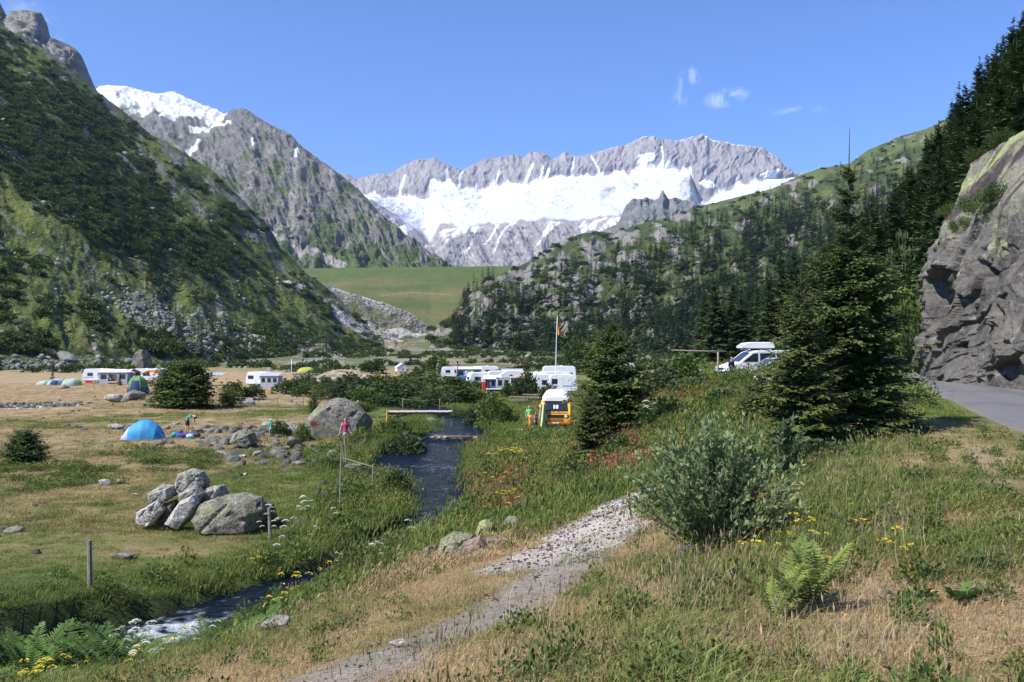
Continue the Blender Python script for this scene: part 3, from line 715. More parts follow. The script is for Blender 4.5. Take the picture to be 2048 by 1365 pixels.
def conifer(seed, H, R, nlev, nbr, ntw, nsub, dark=(0.022, 0.048, 0.016), tip=(0.085, 0.13, 0.028), bare=0.05, gap=0.1, top=0.0, lean=0.0, base=0.03, shape=0.75, droop=0.3, wob=0.0, prof_f=None, gap_f=None, wide=1.0):
    """crown mesh and trunk mesh of one spruce; bare = share of the height without foliage at the foot, top = thin leader"""
    rs = np.random.RandomState(seed)
    p0s, p1s, ws, ns_, ca, cb = [], [], [], [], [], []
    wood = []
    ld = rs.uniform(0, 6.28)
    def axis(h):
        return np.array([lean*math.cos(ld)*h*h/H + wob*math.sin(h*1.7+seed), lean*math.sin(ld)*h*h/H + wob*math.cos(h*1.3), h])
    hs = bare*H + (H*(1-top)-bare*H)*np.sort((np.arange(nlev)+rs.uniform(-.3, .3, nlev))/nlev).clip(0, 1)
    for h in hs:
        f = (h-bare*H)/(H-bare*H)
        prof = (1-f)**shape*(0.75+0.25*min(1, f/0.12)) if f > 0 else 0.8
        if prof_f is not None: prof = prof_f(f)
        for b in range(nbr):
            if rs.rand() < (gap if gap_f is None else gap_f(f)): continue
            a = rs.uniform(0, 2*np.pi); L = R*prof*rs.uniform(0.68, 1.18)+(0.03*H*(1-f)*0.3 if prof_f is None else 0)
            out = np.array([math.cos(a), math.sin(a), 0]); up0 = rs.uniform(-0.05, 0.25)+0.55*f
            S = max(3, ntw+1)
            t = np.linspace(0, 1, S)
            hh = h+rs.uniform(-.5, .5)*H/nlev*0.9
            B = axis(hh) + out*L*t[:, None] + np.array([0, 0, 1.])*(L*(up0*t - droop*(1-f*0.7)*t**2*1.2 + 0.16*t**4))[:, None]
            sidev = np.array([-math.sin(a), math.cos(a), 0])
            if ntw == 0:
                wv = L*0.36
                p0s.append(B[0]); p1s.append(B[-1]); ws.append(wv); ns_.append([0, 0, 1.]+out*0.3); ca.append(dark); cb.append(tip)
                continue
            if ntw > 5: wood.append((B[[0, len(B)//2, -1]], [0.012*L+0.003, 0.008*L, 0.002]))
            for i in range(S):
                tl = L*(0.40*(1-t[i])**0.8+0.08)*rs.uniform(.8, 1.2)
                for sd in ((-1, 1) if i < S-1 else (0,)):
                    dirv = out*(0.75 if sd else 1.0) + sidev*sd*rs.uniform(.7, 1.1) + np.array([0, 0, rs.uniform(-.35, .1)-0.1*(1-f)])
                    dirv /= np.linalg.norm(dirv)
                    q0 = B[i] if sd else B[i]-out*tl*0.3; q1 = q0+dirv*tl
                    tipf = np.clip(0.25+0.75*t[i], 0, 1)
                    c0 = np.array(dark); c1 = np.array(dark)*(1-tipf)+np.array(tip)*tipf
                    if nsub == 0:
                        p0s.append(q0); p1s.append(q1); ws.append(tl*0.30+0.02*R); ns_.append([rs.uniform(-.5, .5), rs.uniform(-.5, .5), 1.]); ca.append(c0); cb.append(c1)
                    else:
                        p0s.append(q0); p1s.append(q1); ws.append(tl*0.06+0.008); ns_.append([rs.uniform(-.5, .5), rs.uniform(-.5, .5), 1.]); ca.append(c0); cb.append(c1)
                        for k in range(nsub):
                            tt = (k+rs.uniform(.2, .8))/nsub; s0 = q0+(q1-q0)*tt
                            dv = dirv + np.cross(dirv, [0, 0, 1.])*rs.choice([-1, 1])*rs.uniform(.5, 1.0) + rs.normal(0, .22, 3)+np.array([0, 0, -.12])
                            dv /= np.linalg.norm(dv); sl = tl*(0.42*(1-tt)+0.14)
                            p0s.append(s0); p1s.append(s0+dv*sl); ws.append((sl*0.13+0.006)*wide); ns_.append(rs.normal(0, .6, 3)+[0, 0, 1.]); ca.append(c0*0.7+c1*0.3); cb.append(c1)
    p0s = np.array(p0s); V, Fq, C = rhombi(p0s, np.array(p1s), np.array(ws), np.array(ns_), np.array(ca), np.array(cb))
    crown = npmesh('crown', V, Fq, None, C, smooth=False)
    tt = np.linspace(0, 1, 9)
    tr = [(np.array([axis(H*q) for q in tt]), (base*H*0.5*(1-tt)**0.9+0.0007*H))]
    trunk = tubes_mesh('trunk', tr+wood, 5 if wood else 6)
    trunk.materials.append(M_bark)
    return crown, trunk
def put_tree(name, crown, trunk, loc, rz=0.0, sc=1.0, label=None, cat='tree', group=None, mat=None, sz=None, mattrunk=None, rot=None):
    e = empty(name, loc, rz, rot, (sc, sc, sc*(sz or 1.0)))
    link('trunk', trunk, None, e)
    if len(crown.materials) == 0: crown.materials.append(mat or M_needle)
    link('crown', crown, None, e)
    return tag(e, label, cat, group)
def bush(seed, rx, ry, rz, n, leaf, c0, c1, stems=7, clumps=26, aspect=0.32, hollow=0.55, upright=0.3, flat=0.0):
    """crown of leaves gathered in clumps and a mesh of stems, standing on z = 0"""
    rs = np.random.RandomState(seed)
    d = unit(rs.normal(size=(clumps, 3))); d[:, 2] = np.abs(d[:, 2])*1.0+rs.uniform(-.15, .1, clumps)
    r = hollow+(1-hollow)*rs.rand(clumps)**0.5
    cc = d*r[:, None]*np.array([rx, ry, rz]) + np.array([0, 0, rz*0.08]); cc[:, 2] = np.maximum(cc[:, 2], 0.05*rz)
    k = rs.randint(0, clumps, n)
    off = rs.normal(size=(n, 3))*np.array([rx, ry, rz])*(0.9/np.sqrt(clumps))
    p = cc[k]+off; p[:, 2] = np.maximum(p[:, 2], 0.01*rz)
    outw = unit(p*np.array([1/rx, 1/ry, 0.6/rz])+1e-6)
    dv = unit(outw*0.8+rs.normal(size=(n, 3))*0.55+np.array([0, 0, upright]))
    L = leaf*rs.uniform(.6, 1.3, n)
    nrm = unit(rs.normal(size=(n, 3))*0.7+np.array([0, 0, 1.0])+outw*0.5)
    cv = rs.uniform(0, 1, (clumps,))[k][:, None]*0.6+rs.rand(n, 1)*0.4
    col = np.array(c0)*(1-cv)+np.array(c1)*cv
    V, Fq, C = rhombi(p, p+dv*L[:, None], L*aspect, nrm, col*0.85, col*1.1)
    crown = npmesh('leaves', V, Fq, None, C, smooth=False)
    tubes = []
    for i in range(stems):
        e = cc[rs.randint(clumps)]; b0 = np.array([rs.normal()*rx*.12, rs.normal()*ry*.12, -0.03*rz])
        tubes.append((np.array([b0, b0*0.5+e*0.45+[0, 0, rz*.12], e]), [0.018*rz+0.004, 0.012*rz, 0.004*rz]))
    st = tubes_mesh('stems', tubes, 4); st.materials.append(M_twig)
    return crown, st
def tuft(seed, n, h, spread, w, c0, c1, lean=0.35, heads=0.0, headcol=(0.30, 0.20, 0.12), stiff=1.0):
    """a clump of bent blades; heads = share of stalks that carry a seed head"""
    rs = np.random.RandomState(seed)
    b = np.stack([rs.normal(0, spread*.5, n), rs.normal(0, spread*.5, n), np.zeros(n)-0.02], -1)
    hh = h*rs.uniform(.45, 1.15, n); a = rs.uniform(0, 2*np.pi, n); le = lean*rs.uniform(.1, 1.3, n)*hh
    d = np.stack([np.cos(a), np.sin(a), np.zeros(n)], -1)
    m = b+d*(le*0.35)[:, None]+np.array([0, 0, 1.])*(hh*0.6)[:, None]
    t = b+d*le[:, None]+np.array([0, 0, 1.])*(hh*(1-0.25*lean))[:, None]
    s = np.stack([-np.sin(a+.5), np.cos(a+.5), np.zeros(n)], -1)*(w*rs.uniform(.6, 1.3, n))[:, None]
    V = np.stack([b-s, b+s, m+s*.75, m-s*.75, t], 1).reshape(-1, 3)
    i = np.arange(n)*5
    F4 = np.stack([i, i+1, i+2, i+3], -1); F3 = np.stack([i+3, i+2, i+4], -1)
    cv = rs.rand(n, 1); cm = np.array(c0)*(1-cv)+np.array(c1)*cv
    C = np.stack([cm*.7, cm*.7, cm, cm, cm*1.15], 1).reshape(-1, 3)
    if heads > 0:
        k = np.nonzero(rs.rand(n) < heads)[0]
        hv, hf, hc = rhombi(t[k]-np.array([0, 0, h*.04]), t[k]+d[k]*h*.03+np.array([0, 0, h*.10]), np.full(len(k), max(w*2.2, h*0.012)), s[k]+1e-4, np.array(headcol), np.array(headcol)*1.2)
        F4 = np.concatenate([F4, hf+len(V)]); V = np.concatenate([V, hv]); C = np.concatenate([C, hc])
    return npmesh('tuft', V, F4, F3, C, smooth=False)
# ------------------------------------------------------------------ rocks
def rock_mesh(seed, sx=1, sy=1, sz=1, cuts=9, sub=4, rough=0.05, base=(0.315, 0.29, 0.25), dark=(0.135, 0.125, 0.105), lichen=(0.27, 0.28, 0.16), lich=0.35, flat=False, cutmin=0.55):
    rs = np.random.RandomState(seed)
    bm = bmesh.new(); bmesh.ops.create_icosphere(bm, subdivisions=sub, radius=1.0)
    V = np.array([v.co[:] for v in bm.verts]); Fc = np.array([[v.index for v in f.verts] for f in bm.faces]); bm.free()
    for i in range(cuts):
        n = unit(rs.normal(size=3)); d = rs.uniform(cutmin, 0.88)
        s = V@n-d; V = V - np.maximum(s, 0)[:, None]*n*0.96
    V = V/np.abs(V).max(0)
    x, y, z = V.T
    nz = fbm(x*1.6+seed, y*1.6, z*1.6, 4)
    V = V*(1+rough*2.2*nz+rough*1.3*ridged(x*2.6+seed, y*2.6, z*2.6, 5))[:, None]
    V = V*np.array([sx, sy, sz])
    x, y, z = V.T; s = 1/max(sx, sy, sz)
    n1 = fbm(x*2.5*s+seed, y*2.5*s, z*2.5*s, 5); n2 = fbm(x*7*s, y*7*s+seed, z*7*s, 4); n3 = fbm(x*4*s, y*4*s, z*4*s+seed, 4)
    C = np.zeros(V.shape)+np.array(base); C = mixc(C, dark, sstep(-.05, .30, n1)*.8); C = mixc(C, np.array(base)*1.35, sstep(.1, .4, n2)*.6); C = mixc(C, np.array(dark)*.7, sstep(.15, .35, fbm(x*14*s+seed, y*14*s, z*14*s, 3))*.8)
    C = mixc(C, lichen, sstep(.15-.3*lich, .4-.3*lich, n3)*.7)
    return npmesh('rock', V, None, Fc, C, smooth=not flat)
def hull_rock(name, outline, D, thick, seed, pyb, base=(.31, .285, .25), dark=(.13, .12, .10), lichen=(.27, .28, .15), lich=.4, yoff=0.0, spot=None, rough=.045, label=None, cat='boulder', group=None, bury=.12):
    """stone whose front outline is known: hull of the outline at two depths, worn and broken up; stands on row pyb"""
    rs2 = np.random.RandomState(seed); O = np.array(outline, float); cx = O[:, 0].mean(); 
    X0 = (cx-1024)/F*D; Zb = -(pyb-HY)/F*D
    x = (O[:, 0]-cx)/F*D; z = -(O[:, 1]-pyb)/F*D; z = np.where(z < .03, -bury, z); zc = z.mean()
    pts = []
    for k, (yy, sc_) in enumerate(((-.5, .70), (-.22, .97), (.15, 1.0), (.5, .72))):
        for i in range(len(x)): pts.append((x[i]*sc_+rs2.normal(0, .02)*thick, yy*thick*rs2.uniform(.85, 1.15), (z[i]-zc)*(sc_ if z[i] > zc else 1)+zc))
    bm = bmesh.new()
    for p in pts: bm.verts.new(p)
    r = bmesh.ops.convex_hull(bm, input=bm.verts[:])
    bmesh.ops.delete(bm, geom=[g for g in r['geom_interior'] if isinstance(g, bmesh.types.BMVert)], context='VERTS')
    for it in range(5):
        ln = max((e.calc_length() for e in bm.edges), default=0); lim = max(thick, np.ptp(x))/(7 if it < 3 else 22)
        es = [e for e in bm.edges if e.calc_length() > lim]
        if not es: break
        bmesh.ops.subdivide_edges(bm, edges=es, cuts=1); bmesh.ops.triangulate(bm, faces=bm.faces[:])
        if it < 2: bmesh.ops.smooth_vert(bm, verts=bm.verts[:], factor=.03, use_axis_x=True, use_axis_y=True, use_axis_z=True)
    bm.verts.ensure_lookup_table(); V = np.array([v.co[:] for v in bm.verts]); Fc = np.array([[v.index for v in f.verts] for f in bm.faces]); bm.free()
    S_ = max(thick, np.ptp(x)); a, b_, c_ = (V/S_*2.4).T; cen = V.mean(0)
    V = cen+(V-cen)*(1+rough*1.0*fbm(a+seed, b_, c_, 4)+rough*.7*ridged(a*1.6+seed, b_*1.6, c_*2.2, 4)-rough*2.0*sstep(.72, .95, ridged(a*.9-c_*.9+seed, b_*.7, (c_+a)*.35, 2))+.35*rough*fbm(a*7, b_*7, c_*7, 3))[:, None]
    n1 = fbm(a*1.2+seed, b_, c_, 5); n2 = fbm(a*4, b_*4, c_*4, 4); n3 = fbm(a*2, b_*2, c_*2+seed, 4); n4 = fbm(a*9, b_*9, c_*9, 3)
    C = np.zeros(V.shape)+np.array(base); C = mixc(C, dark, sstep(0, .3, n1)*.7); C = mixc(C, np.array(base)*1.3, sstep(.1, .4, n2)*.6)
    C = mixc(C, lichen, sstep(.15-.35*lich, .4-.35*lich, n3)*.6); C = mixc(C, np.array(dark)*.7, sstep(.1, .3, n4)*.75)
    if spot is not None: C = mixc(C, (.26, .07, .05), sstep(.1, .5, 1-np.hypot(V[:, 0]-(spot[0]-cx)/F*D, V[:, 2]+(spot[1]-pyb)/F*D)/(spot[2]/F*D)+.4*n4))
    o = link(name, npmesh(name, V, None, Fc, C, smooth=False), M_rock, None, (X0, D+yoff, Zb))
    return tag(o, label, cat, group)
M_rock = vmat('lichened_granite', ((3.0, 0.3), (14.0, 0.4), (60.0, .3)), ((3.0, 0.14), (12.0, 0.05), (40., .015)), 0.9, 0.15)
# ------------------------------------------------------------------ scatter of uncountable growth as one object with geometry nodes
def scatter(name, pts, rot, scl, idx, protos, kind='stuff', parent=None):
    """one object: a cloud of points, each carrying one of the prototype meshes"""
    coll = bpy.data.collections.new(name+'_kinds')
    for i, (me, mat) in enumerate(protos):
        if len(me.materials) == 0: me.materials.append(mat)
        o = bpy.data.objects.new('%s_kind_%02d' % (name, i), me); coll.objects.link(o)
    pts = np.asarray(pts, np.float32); n = len(pts)
    me = bpy.data.meshes.new(name); me.vertices.add(n); me.vertices.foreach_set('co', pts.ravel())
    a = me.attributes.new('rot', 'FLOAT_VECTOR', 'POINT'); a.data.foreach_set('vector', np.asarray(rot, np.float32).ravel())
    a = me.attributes.new('scl', 'FLOAT_VECTOR', 'POINT')
    scl = np.asarray(scl, np.float32); scl = np.repeat(scl[:, None], 3, 1) if scl.ndim == 1 else scl
    a.data.foreach_set('vector', np.ascontiguousarray(scl).ravel())
    a = me.attributes.new('kind_index', 'INT', 'POINT'); a.data.foreach_set('value', np.asarray(idx, np.int32))
    me.update()
    o = bpy.data.objects.new(name, me); COL.objects.link(o)
    g = bpy.data.node_groups.new(name+'_scatter', 'GeometryNodeTree')
    g.interface.new_socket('Geometry', in_out='INPUT', socket_type='NodeSocketGeometry')
    g.interface.new_socket('Geometry', in_out='OUTPUT', socket_type='NodeSocketGeometry')
    gi = g.nodes.new('NodeGroupInput'); go = g.nodes.new('NodeGroupOutput')
    m2p = g.nodes.new('GeometryNodeMeshToPoints')
    ci = g.nodes.new('GeometryNodeCollectionInfo'); ci.inputs['Collection'].default_value = coll
    ci.inputs['Separate Children'].default_value = True; ci.inputs['Reset Children'].default_value = True
    ip = g.nodes.new('GeometryNodeInstanceOnPoints'); ip.inputs['Pick Instance'].default_value = True
    def attr(nm, ty):
        x = g.nodes.new('GeometryNodeInputNamedAttribute'); x.data_type = ty; x.inputs['Name'].default_value = nm
        return [s for s in x.outputs if s.enabled and s.name == 'Attribute'][0]
    g.links.new(gi.outputs[0], m2p.inputs['Mesh']); g.links.new(m2p.outputs['Points'], ip.inputs['Points'])
    g.links.new(ci.outputs[0], ip.inputs['Instance'])
    g.links.new(attr('kind_index', 'INT'), ip.inputs['Instance Index'])
    e2r = g.nodes.new('FunctionNodeEulerToRotation'); g.links.new(attr('rot', 'FLOAT_VECTOR'), e2r.inputs[0])
    g.links.new(e2r.outputs[0], ip.inputs['Rotation']); g.links.new(attr('scl', 'FLOAT_VECTOR'), ip.inputs['Scale'])
    g.links.new(ip.outputs[0], go.inputs[0])
    md = o.modifiers.new('scatter', 'NODES'); md.node_group = g
    if kind: o['kind'] = kind
    if parent: o.parent = parent
    return o
def randrot(n, tilt=0.0, rs=RNG):
    return np.stack([rs.normal(0, tilt, n), rs.normal(0, tilt, n), rs.uniform(0, 6.283, n)], -1)
# ------------------------------------------------------------------ distant woods
def grid_points(P, n, dens, rs, rows=None):
    """n places on a lofted surface, spread evenly over the picture-sized grid and thinned by dens(px, py, xyz)"""
    nv, nu = P.shape[:2]
    if rows is None: rows = (0, nv-6)
    out = []; got = 0
    while got < n:
        m = n*4
        v = rs.uniform(rows[0], rows[1]-1, m); u = rs.uniform(0, nu-1.01, m)
        i = v.astype(int); j = u.astype(int); fv = (v-i)[:, None]; fu = (u-j)[:, None]
        Q = (P[i, j]*(1-fu)+P[i, j+1]*fu)*(1-fv)+(P[i+1, j]*(1-fu)+P[i+1, j+1]*fu)*fv
        px, py = topix(Q); k = rs.rand(m) < dens(px, py, Q)
        out.append(Q[k]); got += k.sum()
    return np.concatenate(out)[:n]
rs = np.random.RandomState(5)
DK = (0.020, 0.040, 0.018); TP = (0.050, 0.082, 0.028)
far_kinds = [conifer(100+i, 1.0, R_, 15, 6, 0, 0, DK, TP, 0.04, 0.12, shape=sh) for i, (R_, sh) in enumerate(((.19, .8), (.16, .7), (.22, .9), (.17, .85), (.20, .75)))]
mid_kinds = [conifer(200+i, 1.0, R_, 26, 9, 4, 0, (0.024, 0.048, 0.018), (0.075, 0.115, 0.030), 0.04, 0.1, shape=sh, wob=0.004, base=.014, droop=.35) for i, (R_, sh) in enumerate(((.25, .8), (.22, .75), (.28, .85), (.23, .9)))]
def hill_d(px, py, Q):
    n = fbm(px*0.02, py*0.03, 91, 4); n2 = fbm(px*0.07, py*0.09, 92, 3)
    line = np.interp(px, [900, 1000, 1100, 1200, 1300, 1400, 1500, 1600, 1700, 1850, 2100], [580, 560, 545, 535, 500, 460, 430, 395, 400, 330, 250])
    d = sstep(-35, 50, py-line)*sstep(-0.30, 0.02, n+0.10+0.5*sstep(1200, 1400, px))*0.95
    d = d*(0.30+0.70*sstep(-.1, .15, n2+0.4*sstep(1200, 1400, px)))
    edge = np.interp(px, [900, 1000, 1100, 1200, 1300, 1500, 1700, 1900], [620, 545, 495, 465, 440, 385, 322, 240])
    d = np.maximum(d, 0.10*sstep(0, 25, py-edge))
    open_ = sstep(.02, .16, fbm(px*.016, py*.03, 93, 4)); d = d*(1-.85*open_)*(1-.35*sstep(1330, 1150, px))
    return d*(py < 742)*(px > 905)
hp = grid_points(LAND['hill'], 8500, hill_d, rs)
hh = rs.uniform(6, 18.5, len(hp))*(1-0.25*sstep(900, 1300, hp[:, 1]))
def left_d(px, py, Q):
    n = fbm(px*0.02, py*0.02, 95, 3)
    return (np.maximum.reduce([sstep(0, .5, blob(px, py, 640, 705, 110, 45, .35)+n*.7), 0.7*sstep(0, .5, blob(px, py, 430, 690, 130, 50, .4)+n),
            0.8*sstep(0, .5, blob(px, py, 280, 490, 120, 70, 0.8)+n), .35*sstep(0, .6, blob(px, py, 130, 330, 260, 90, .75)+n)]))*(py < 737)
lp = grid_points(LAND['left'], 520, left_d, rs)
lh = rs.uniform(5, 11, len(lp))
# near hillside
def near_d(px, py, Q):
    return (0.55+0.45*sstep(-.2, .1, fbm(px*.01, py*.01, 3, 3)))*(Q[:, 1] > 52)*(px > 1400)*(px < 2500)*(py < 738)
npnts = grid_points(LAND['near'], 620, near_d, rs, (4, 116))
nh = rs.uniform(9, 17, len(npnts))
def shown(P_, h): return h/P_[:, 1]
def in_view(P_):
    px, py = topix(P_); return (px > -20) & (px < 2070)
allp = np.concatenate([hp, lp, npnts]); allh = np.concatenate([hh, lh, nh]); src = np.concatenate([np.zeros(len(hp)), np.ones(len(lp)), np.full(len(npnts), 2)]).astype(int)
size = allh/allp[:, 1]*in_view(allp)
first = np.zeros(len(allp), bool)
for s_, n_ in ((0, 95), (1, 30), (2, 130)):
    w_ = np.nonzero(src == s_)[0]; first[w_[np.argsort(-size[w_])[:n_]]] = True
# in the near wood, keep only what stands high enough to be seen as single trees; the rest of each wood is one mass
for k in np.nonzero(first)[0]:
    kinds = mid_kinds if allp[k, 1] < 330 else far_kinds
    q = rs.randint(len(kinds)); cr, tk = kinds[q]
    far = kinds is far_kinds
    lab, grp = [("tall dark spruce on the wooded hillside below the cliffs of the far valley side", "spruces on the wooded hill"),
                ("dark conifer growing on the boulder-strewn left hillside", "conifers on the left hillside"),
                ("dark green spruce standing in the wood behind the road and the rock cliff", "spruces in the wood behind the road")][src[k]]
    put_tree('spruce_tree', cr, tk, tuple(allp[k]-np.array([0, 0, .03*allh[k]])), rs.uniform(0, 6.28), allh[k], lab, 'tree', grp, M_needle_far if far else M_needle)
def baked(kinds, mat):
    """a crown and its trunk as one prototype for the masses"""
    out = []
    for cr, tk in kinds:
        n1 = len(cr.vertices); V = np.zeros(n1*3, np.float32); cr.vertices.foreach_get('co', V)
        C = np.zeros(n1*4, np.float32); cr.color_attributes['col'].data.foreach_get('color', C)
        Fq = np.arange(n1).reshape(-1, 4)
        out.append((npmesh('conifer_form', V.reshape(-1, 3), Fq, None, C.reshape(-1, 4)[:, :3], smooth=False), mat))
    return out
for s_, nm in ((0, 'hill_wood'), (1, 'slope_wood'), (2, 'roadside_wood')):
    m = (~first) & (src == s_)
    if m.sum() == 0: continue
    n = int(m.sum())
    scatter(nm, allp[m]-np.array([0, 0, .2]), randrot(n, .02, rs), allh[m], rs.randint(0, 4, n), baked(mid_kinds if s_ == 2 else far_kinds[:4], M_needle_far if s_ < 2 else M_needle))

# ------------------------------------------------------------------ alder scrub and boulders of the slopes
scrub = [bush(300+i, 1.0, 1.0, 0.75, 260, 0.34, c0, c1, 3, 14, 0.42, .45) for i, (c0, c1) in enumerate((((0.036, 0.064, 0.015), (0.080, 0.115, 0.028)), ((0.048, 0.080, 0.019), (0.105, 0.140, 0.034)), ((0.032, 0.054, 0.016), (0.062, 0.092, 0.025))))]
scrub_k = [(c, M_leaf) for c, s_ in scrub]
def scrub_d(px, py, Q):
    n = fbm((px+py)*0.006, (px-py)*0.012, 101, 4); n2 = fbm(px*.05, py*.06, 102, 3)
    dark = sstep(0, .4, blob(px, py, 130, 300, 340, 130, .72)+.35*n)
    return np.clip(0.03+0.95*dark+0.8*sstep(0.1, .35, n+.5*n2) - .75*sstep(.0, .5, blob(px, py, 220, 560, 260, 70, .5)), 0, 1)*(0.12+0.88*sstep(-.1, .18, n2))*(.25+.75*sstep(-.12, .10, fbm((px*.66+py*.75)*.005, (px*.75-py*.66)*.035, 103, 4)))
sp = grid_points(LAND['left'], 8000, scrub_d, rs, (8, 335))
scatter('slope_scrub', sp, randrot(len(sp), .1, rs), np.stack([rs.uniform(.8, 1.7, len(sp))**2]*3, -1)*np.array([1, 1, .9]), rs.randint(0, 3, len(sp)), scrub_k)
def hs_d(px, py, Q):
    return sstep(-.05, .2, fbm(px*.03, py*.05, 111, 4)+.1)
sp = grid_points(LAND['hill'], 1300, hs_d, rs)
scatter('hill_scrub', sp, randrot(len(sp), .1, rs), rs.uniform(1.5, 4.0, len(sp)), rs.randint(0, 3, len(sp)), scrub_k)
sp = grid_points(LAND['near'], 1500, lambda px, py, Q: np.full(len(px), .8), rs)
scatter('roadside_scrub', sp, randrot(len(sp), .1, rs), rs.uniform(.6, 1.8, len(sp)), rs.randint(0, 3, len(sp)), scrub_k)
# boulders lying on the slopes
rk = [(rock_mesh(400+i, 1, rs.uniform(.6, .9), rs.uniform(.5, .8), 8, 2, .04, base=b, dark=(.13, .13, .125), flat=True), M_rock) for i, b in enumerate(((.25, .24, .22), (.20, .19, .175), (.30, .285, .265), (.24, .225, .20)))]
def scree_d(px, py, Q):
    n = fbm((px+py)*.012, (px-py)*.03, 121, 4)
    a = np.maximum.reduce([blob(px, py, 340, 660, 230, 50, .55), blob(px, py, 60, 728, 320, 22), blob(px, py, 560, 695, 160, 34, .3)])
    return np.clip(.04+sstep(0, .7, a+.6*n)*.95+.18*sstep(.1, .3, n), 0, 1)
sp = grid_points(LAND['left'], 3000, scree_d, rs, (0, 300))
scatter('hillside_boulders', sp, randrot(len(sp), .35, rs), np.clip(rs.lognormal(-.55, .55, len(sp)), .25, 3.2), rs.randint(0, 4, len(sp)), rk)
def mor_d(px, py, Q):
    n = fbm(px*.04, py*.1, 131, 4)
    return np.clip(.25+np.maximum(streak(px, py, ((565,556),(600,580),(650,612),(700,645),(760,675)), 18), streak(px, py, ((660,580),(720,592),(790,618),(845,650)), 14))+n*.6, 0, 1)
sp = grid_points(LAND['moraine'], 9000, mor_d, rs)
scatter('moraine_boulders', sp, randrot(len(sp), .35, rs), np.clip(rs.lognormal(-.35, .5, len(sp)), .3, 2.8), rs.randint(0, 4, len(sp)), rk)
m = rs.rand(900) < 2
X_ = rs.uniform(-160, 110, 6000); Y_ = rs.uniform(215, 560, 6000)
keep = (fbm(X_*.02, Y_*.012, 141, 3) > 0.0) & (rs.rand(6000) < .6)
X_, Y_ = X_[keep], Y_[keep]; Z_ = ground_z(X_, Y_)
scatter('valley_boulders', np.stack([X_, Y_, Z_], -1), randrot(len(X_), .35, rs), np.clip(rs.lognormal(-.7, .5, len(X_)), .2, 1.8), rs.randint(0, 4, len(X_)), rk)
keep = rs.rand(len(X_)) < .35
scatter('valley_scrub', np.stack([X_+3, Y_, ground_z(X_+3, Y_)], -1)[keep], randrot(int(keep.sum()), .1, rs), rs.uniform(.8, 2.4, int(keep.sum())), rs.randint(0, 3, int(keep.sum())), scrub_k)
# ------------------------------------------------------------------ stream, road, cliff
def worley(x, y, seed=0):
    """random value of the nearest cell, distance to its border, offset inside it"""
    x, y = np.broadcast_arrays(np.asarray(x, float), np.asarray(y, float))
    xi = np.floor(x).astype(np.int64); yi = np.floor(y).astype(np.int64)
    d1 = np.full(x.shape, 9.); d2 = np.full(x.shape, 9.); idv = np.zeros(x.shape, np.int64); ox = np.zeros(x.shape); oy = np.zeros(x.shape)
    for i in (-1, 0, 1):
        for j in (-1, 0, 1):
            h = _perm[(_perm[(xi+i+seed*31) & 511] + yi + j) & 511]
            cx = xi+i+0.5+_grad[h, 0]*0.55; cy = yi+j+0.5+_grad[h, 1]*0.55
            d = np.hypot(x-cx, y-cy); m = d < d1
            d2 = np.where(m, d1, np.minimum(d2, d)); d1 = np.where(m, d, d1); idv = np.where(m, h, idv); ox = np.where(m, x-cx, ox); oy = np.where(m, y-cy, oy)
    return idv, d2-d1, ox, oy
# water
def polyline_resample(A, step):
    A = np.asarray(A, float); seg = np.hypot(*np.diff(A[:, :2], axis=0).T); cum = np.concatenate([[0], np.cumsum(seg)])
    n = int(cum[-1]/step); s = np.linspace(0, cum[-1], n)
    B = np.stack([np.interp(s, cum, A[:, k]) for k in range(A.shape[1])], -1)
    k = np.ones(9)/9
    for c in (0, 1): B[4:-4, c] = np.convolve(B[:, c], k, 'valid')
    return B
S = polyline_resample(STREAM[1:-2], 0.12)
t = np.gradient(S[:, :2], axis=0); t /= np.linalg.norm(t, axis=1)[:, None]; nn = np.stack([-t[:, 1], t[:, 0]], -1)
u = np.linspace(-1, 1, 40)
W = S[:, None, :2] + nn[:, None]*(u[None, :, None]*(S[:, 3][:, None, None]+0.9))
X, Y = W[..., 0], W[..., 1]
rapid = np.exp(-((Y-57.2)/0.7)**2)*.9 + np.exp(-((Y-31)/3.0)**2)*0.6 + np.exp(-(((Y-19.9)/1.1)**2+((X+7.6)/1.3)**2))*1.5 + np.exp(-((Y-44.5)/1.2)**2)*0.4 + np.exp(-((Y-22.5)/2.0)**2)*.4
Z = S[:, 2][:, None] + 0.045*fbm(X*0.9, Y*1.6, 1, 4) + rapid*0.09*ridged(X*1.8, Y*2.6, 2, 3)
foam = sstep(0.36, 0.8, rapid*(0.45+1.3*fbm(X*2.6, Y*2.6, 4, 4)))
foam = np.maximum(foam, 0.7*sstep(.40, .6, fbm(X*1.1, Y*3.0, 6, 4)+0.25*rapid-0.06))
wc = np.zeros(X.shape+(3,))+np.array((0.006, 0.012, 0.024)); wc = mixc(wc, (0.46, 0.50, 0.55), foam)
wm, nt, b = new_mat('stream_water')
a_ = nt.nodes.new('ShaderNodeAttribute'); a_.attribute_name = 'col'
nt.links.new(a_.outputs['Color'], b.inputs['Base Color'])
b.inputs['Roughness'].default_value = 0.07; b.inputs['Specular IOR Level'].default_value = 0.5; b.inputs['IOR'].default_value = 1.33
g_ = nt.nodes.new('ShaderNodeTexCoord'); mp = nt.nodes.new('ShaderNodeMapping'); mp.inputs['Scale'].default_value = (0.55, 1.9, 1.0)
nt.links.new(g_.outputs['Object'], mp.inputs['Vector'])
prev = None
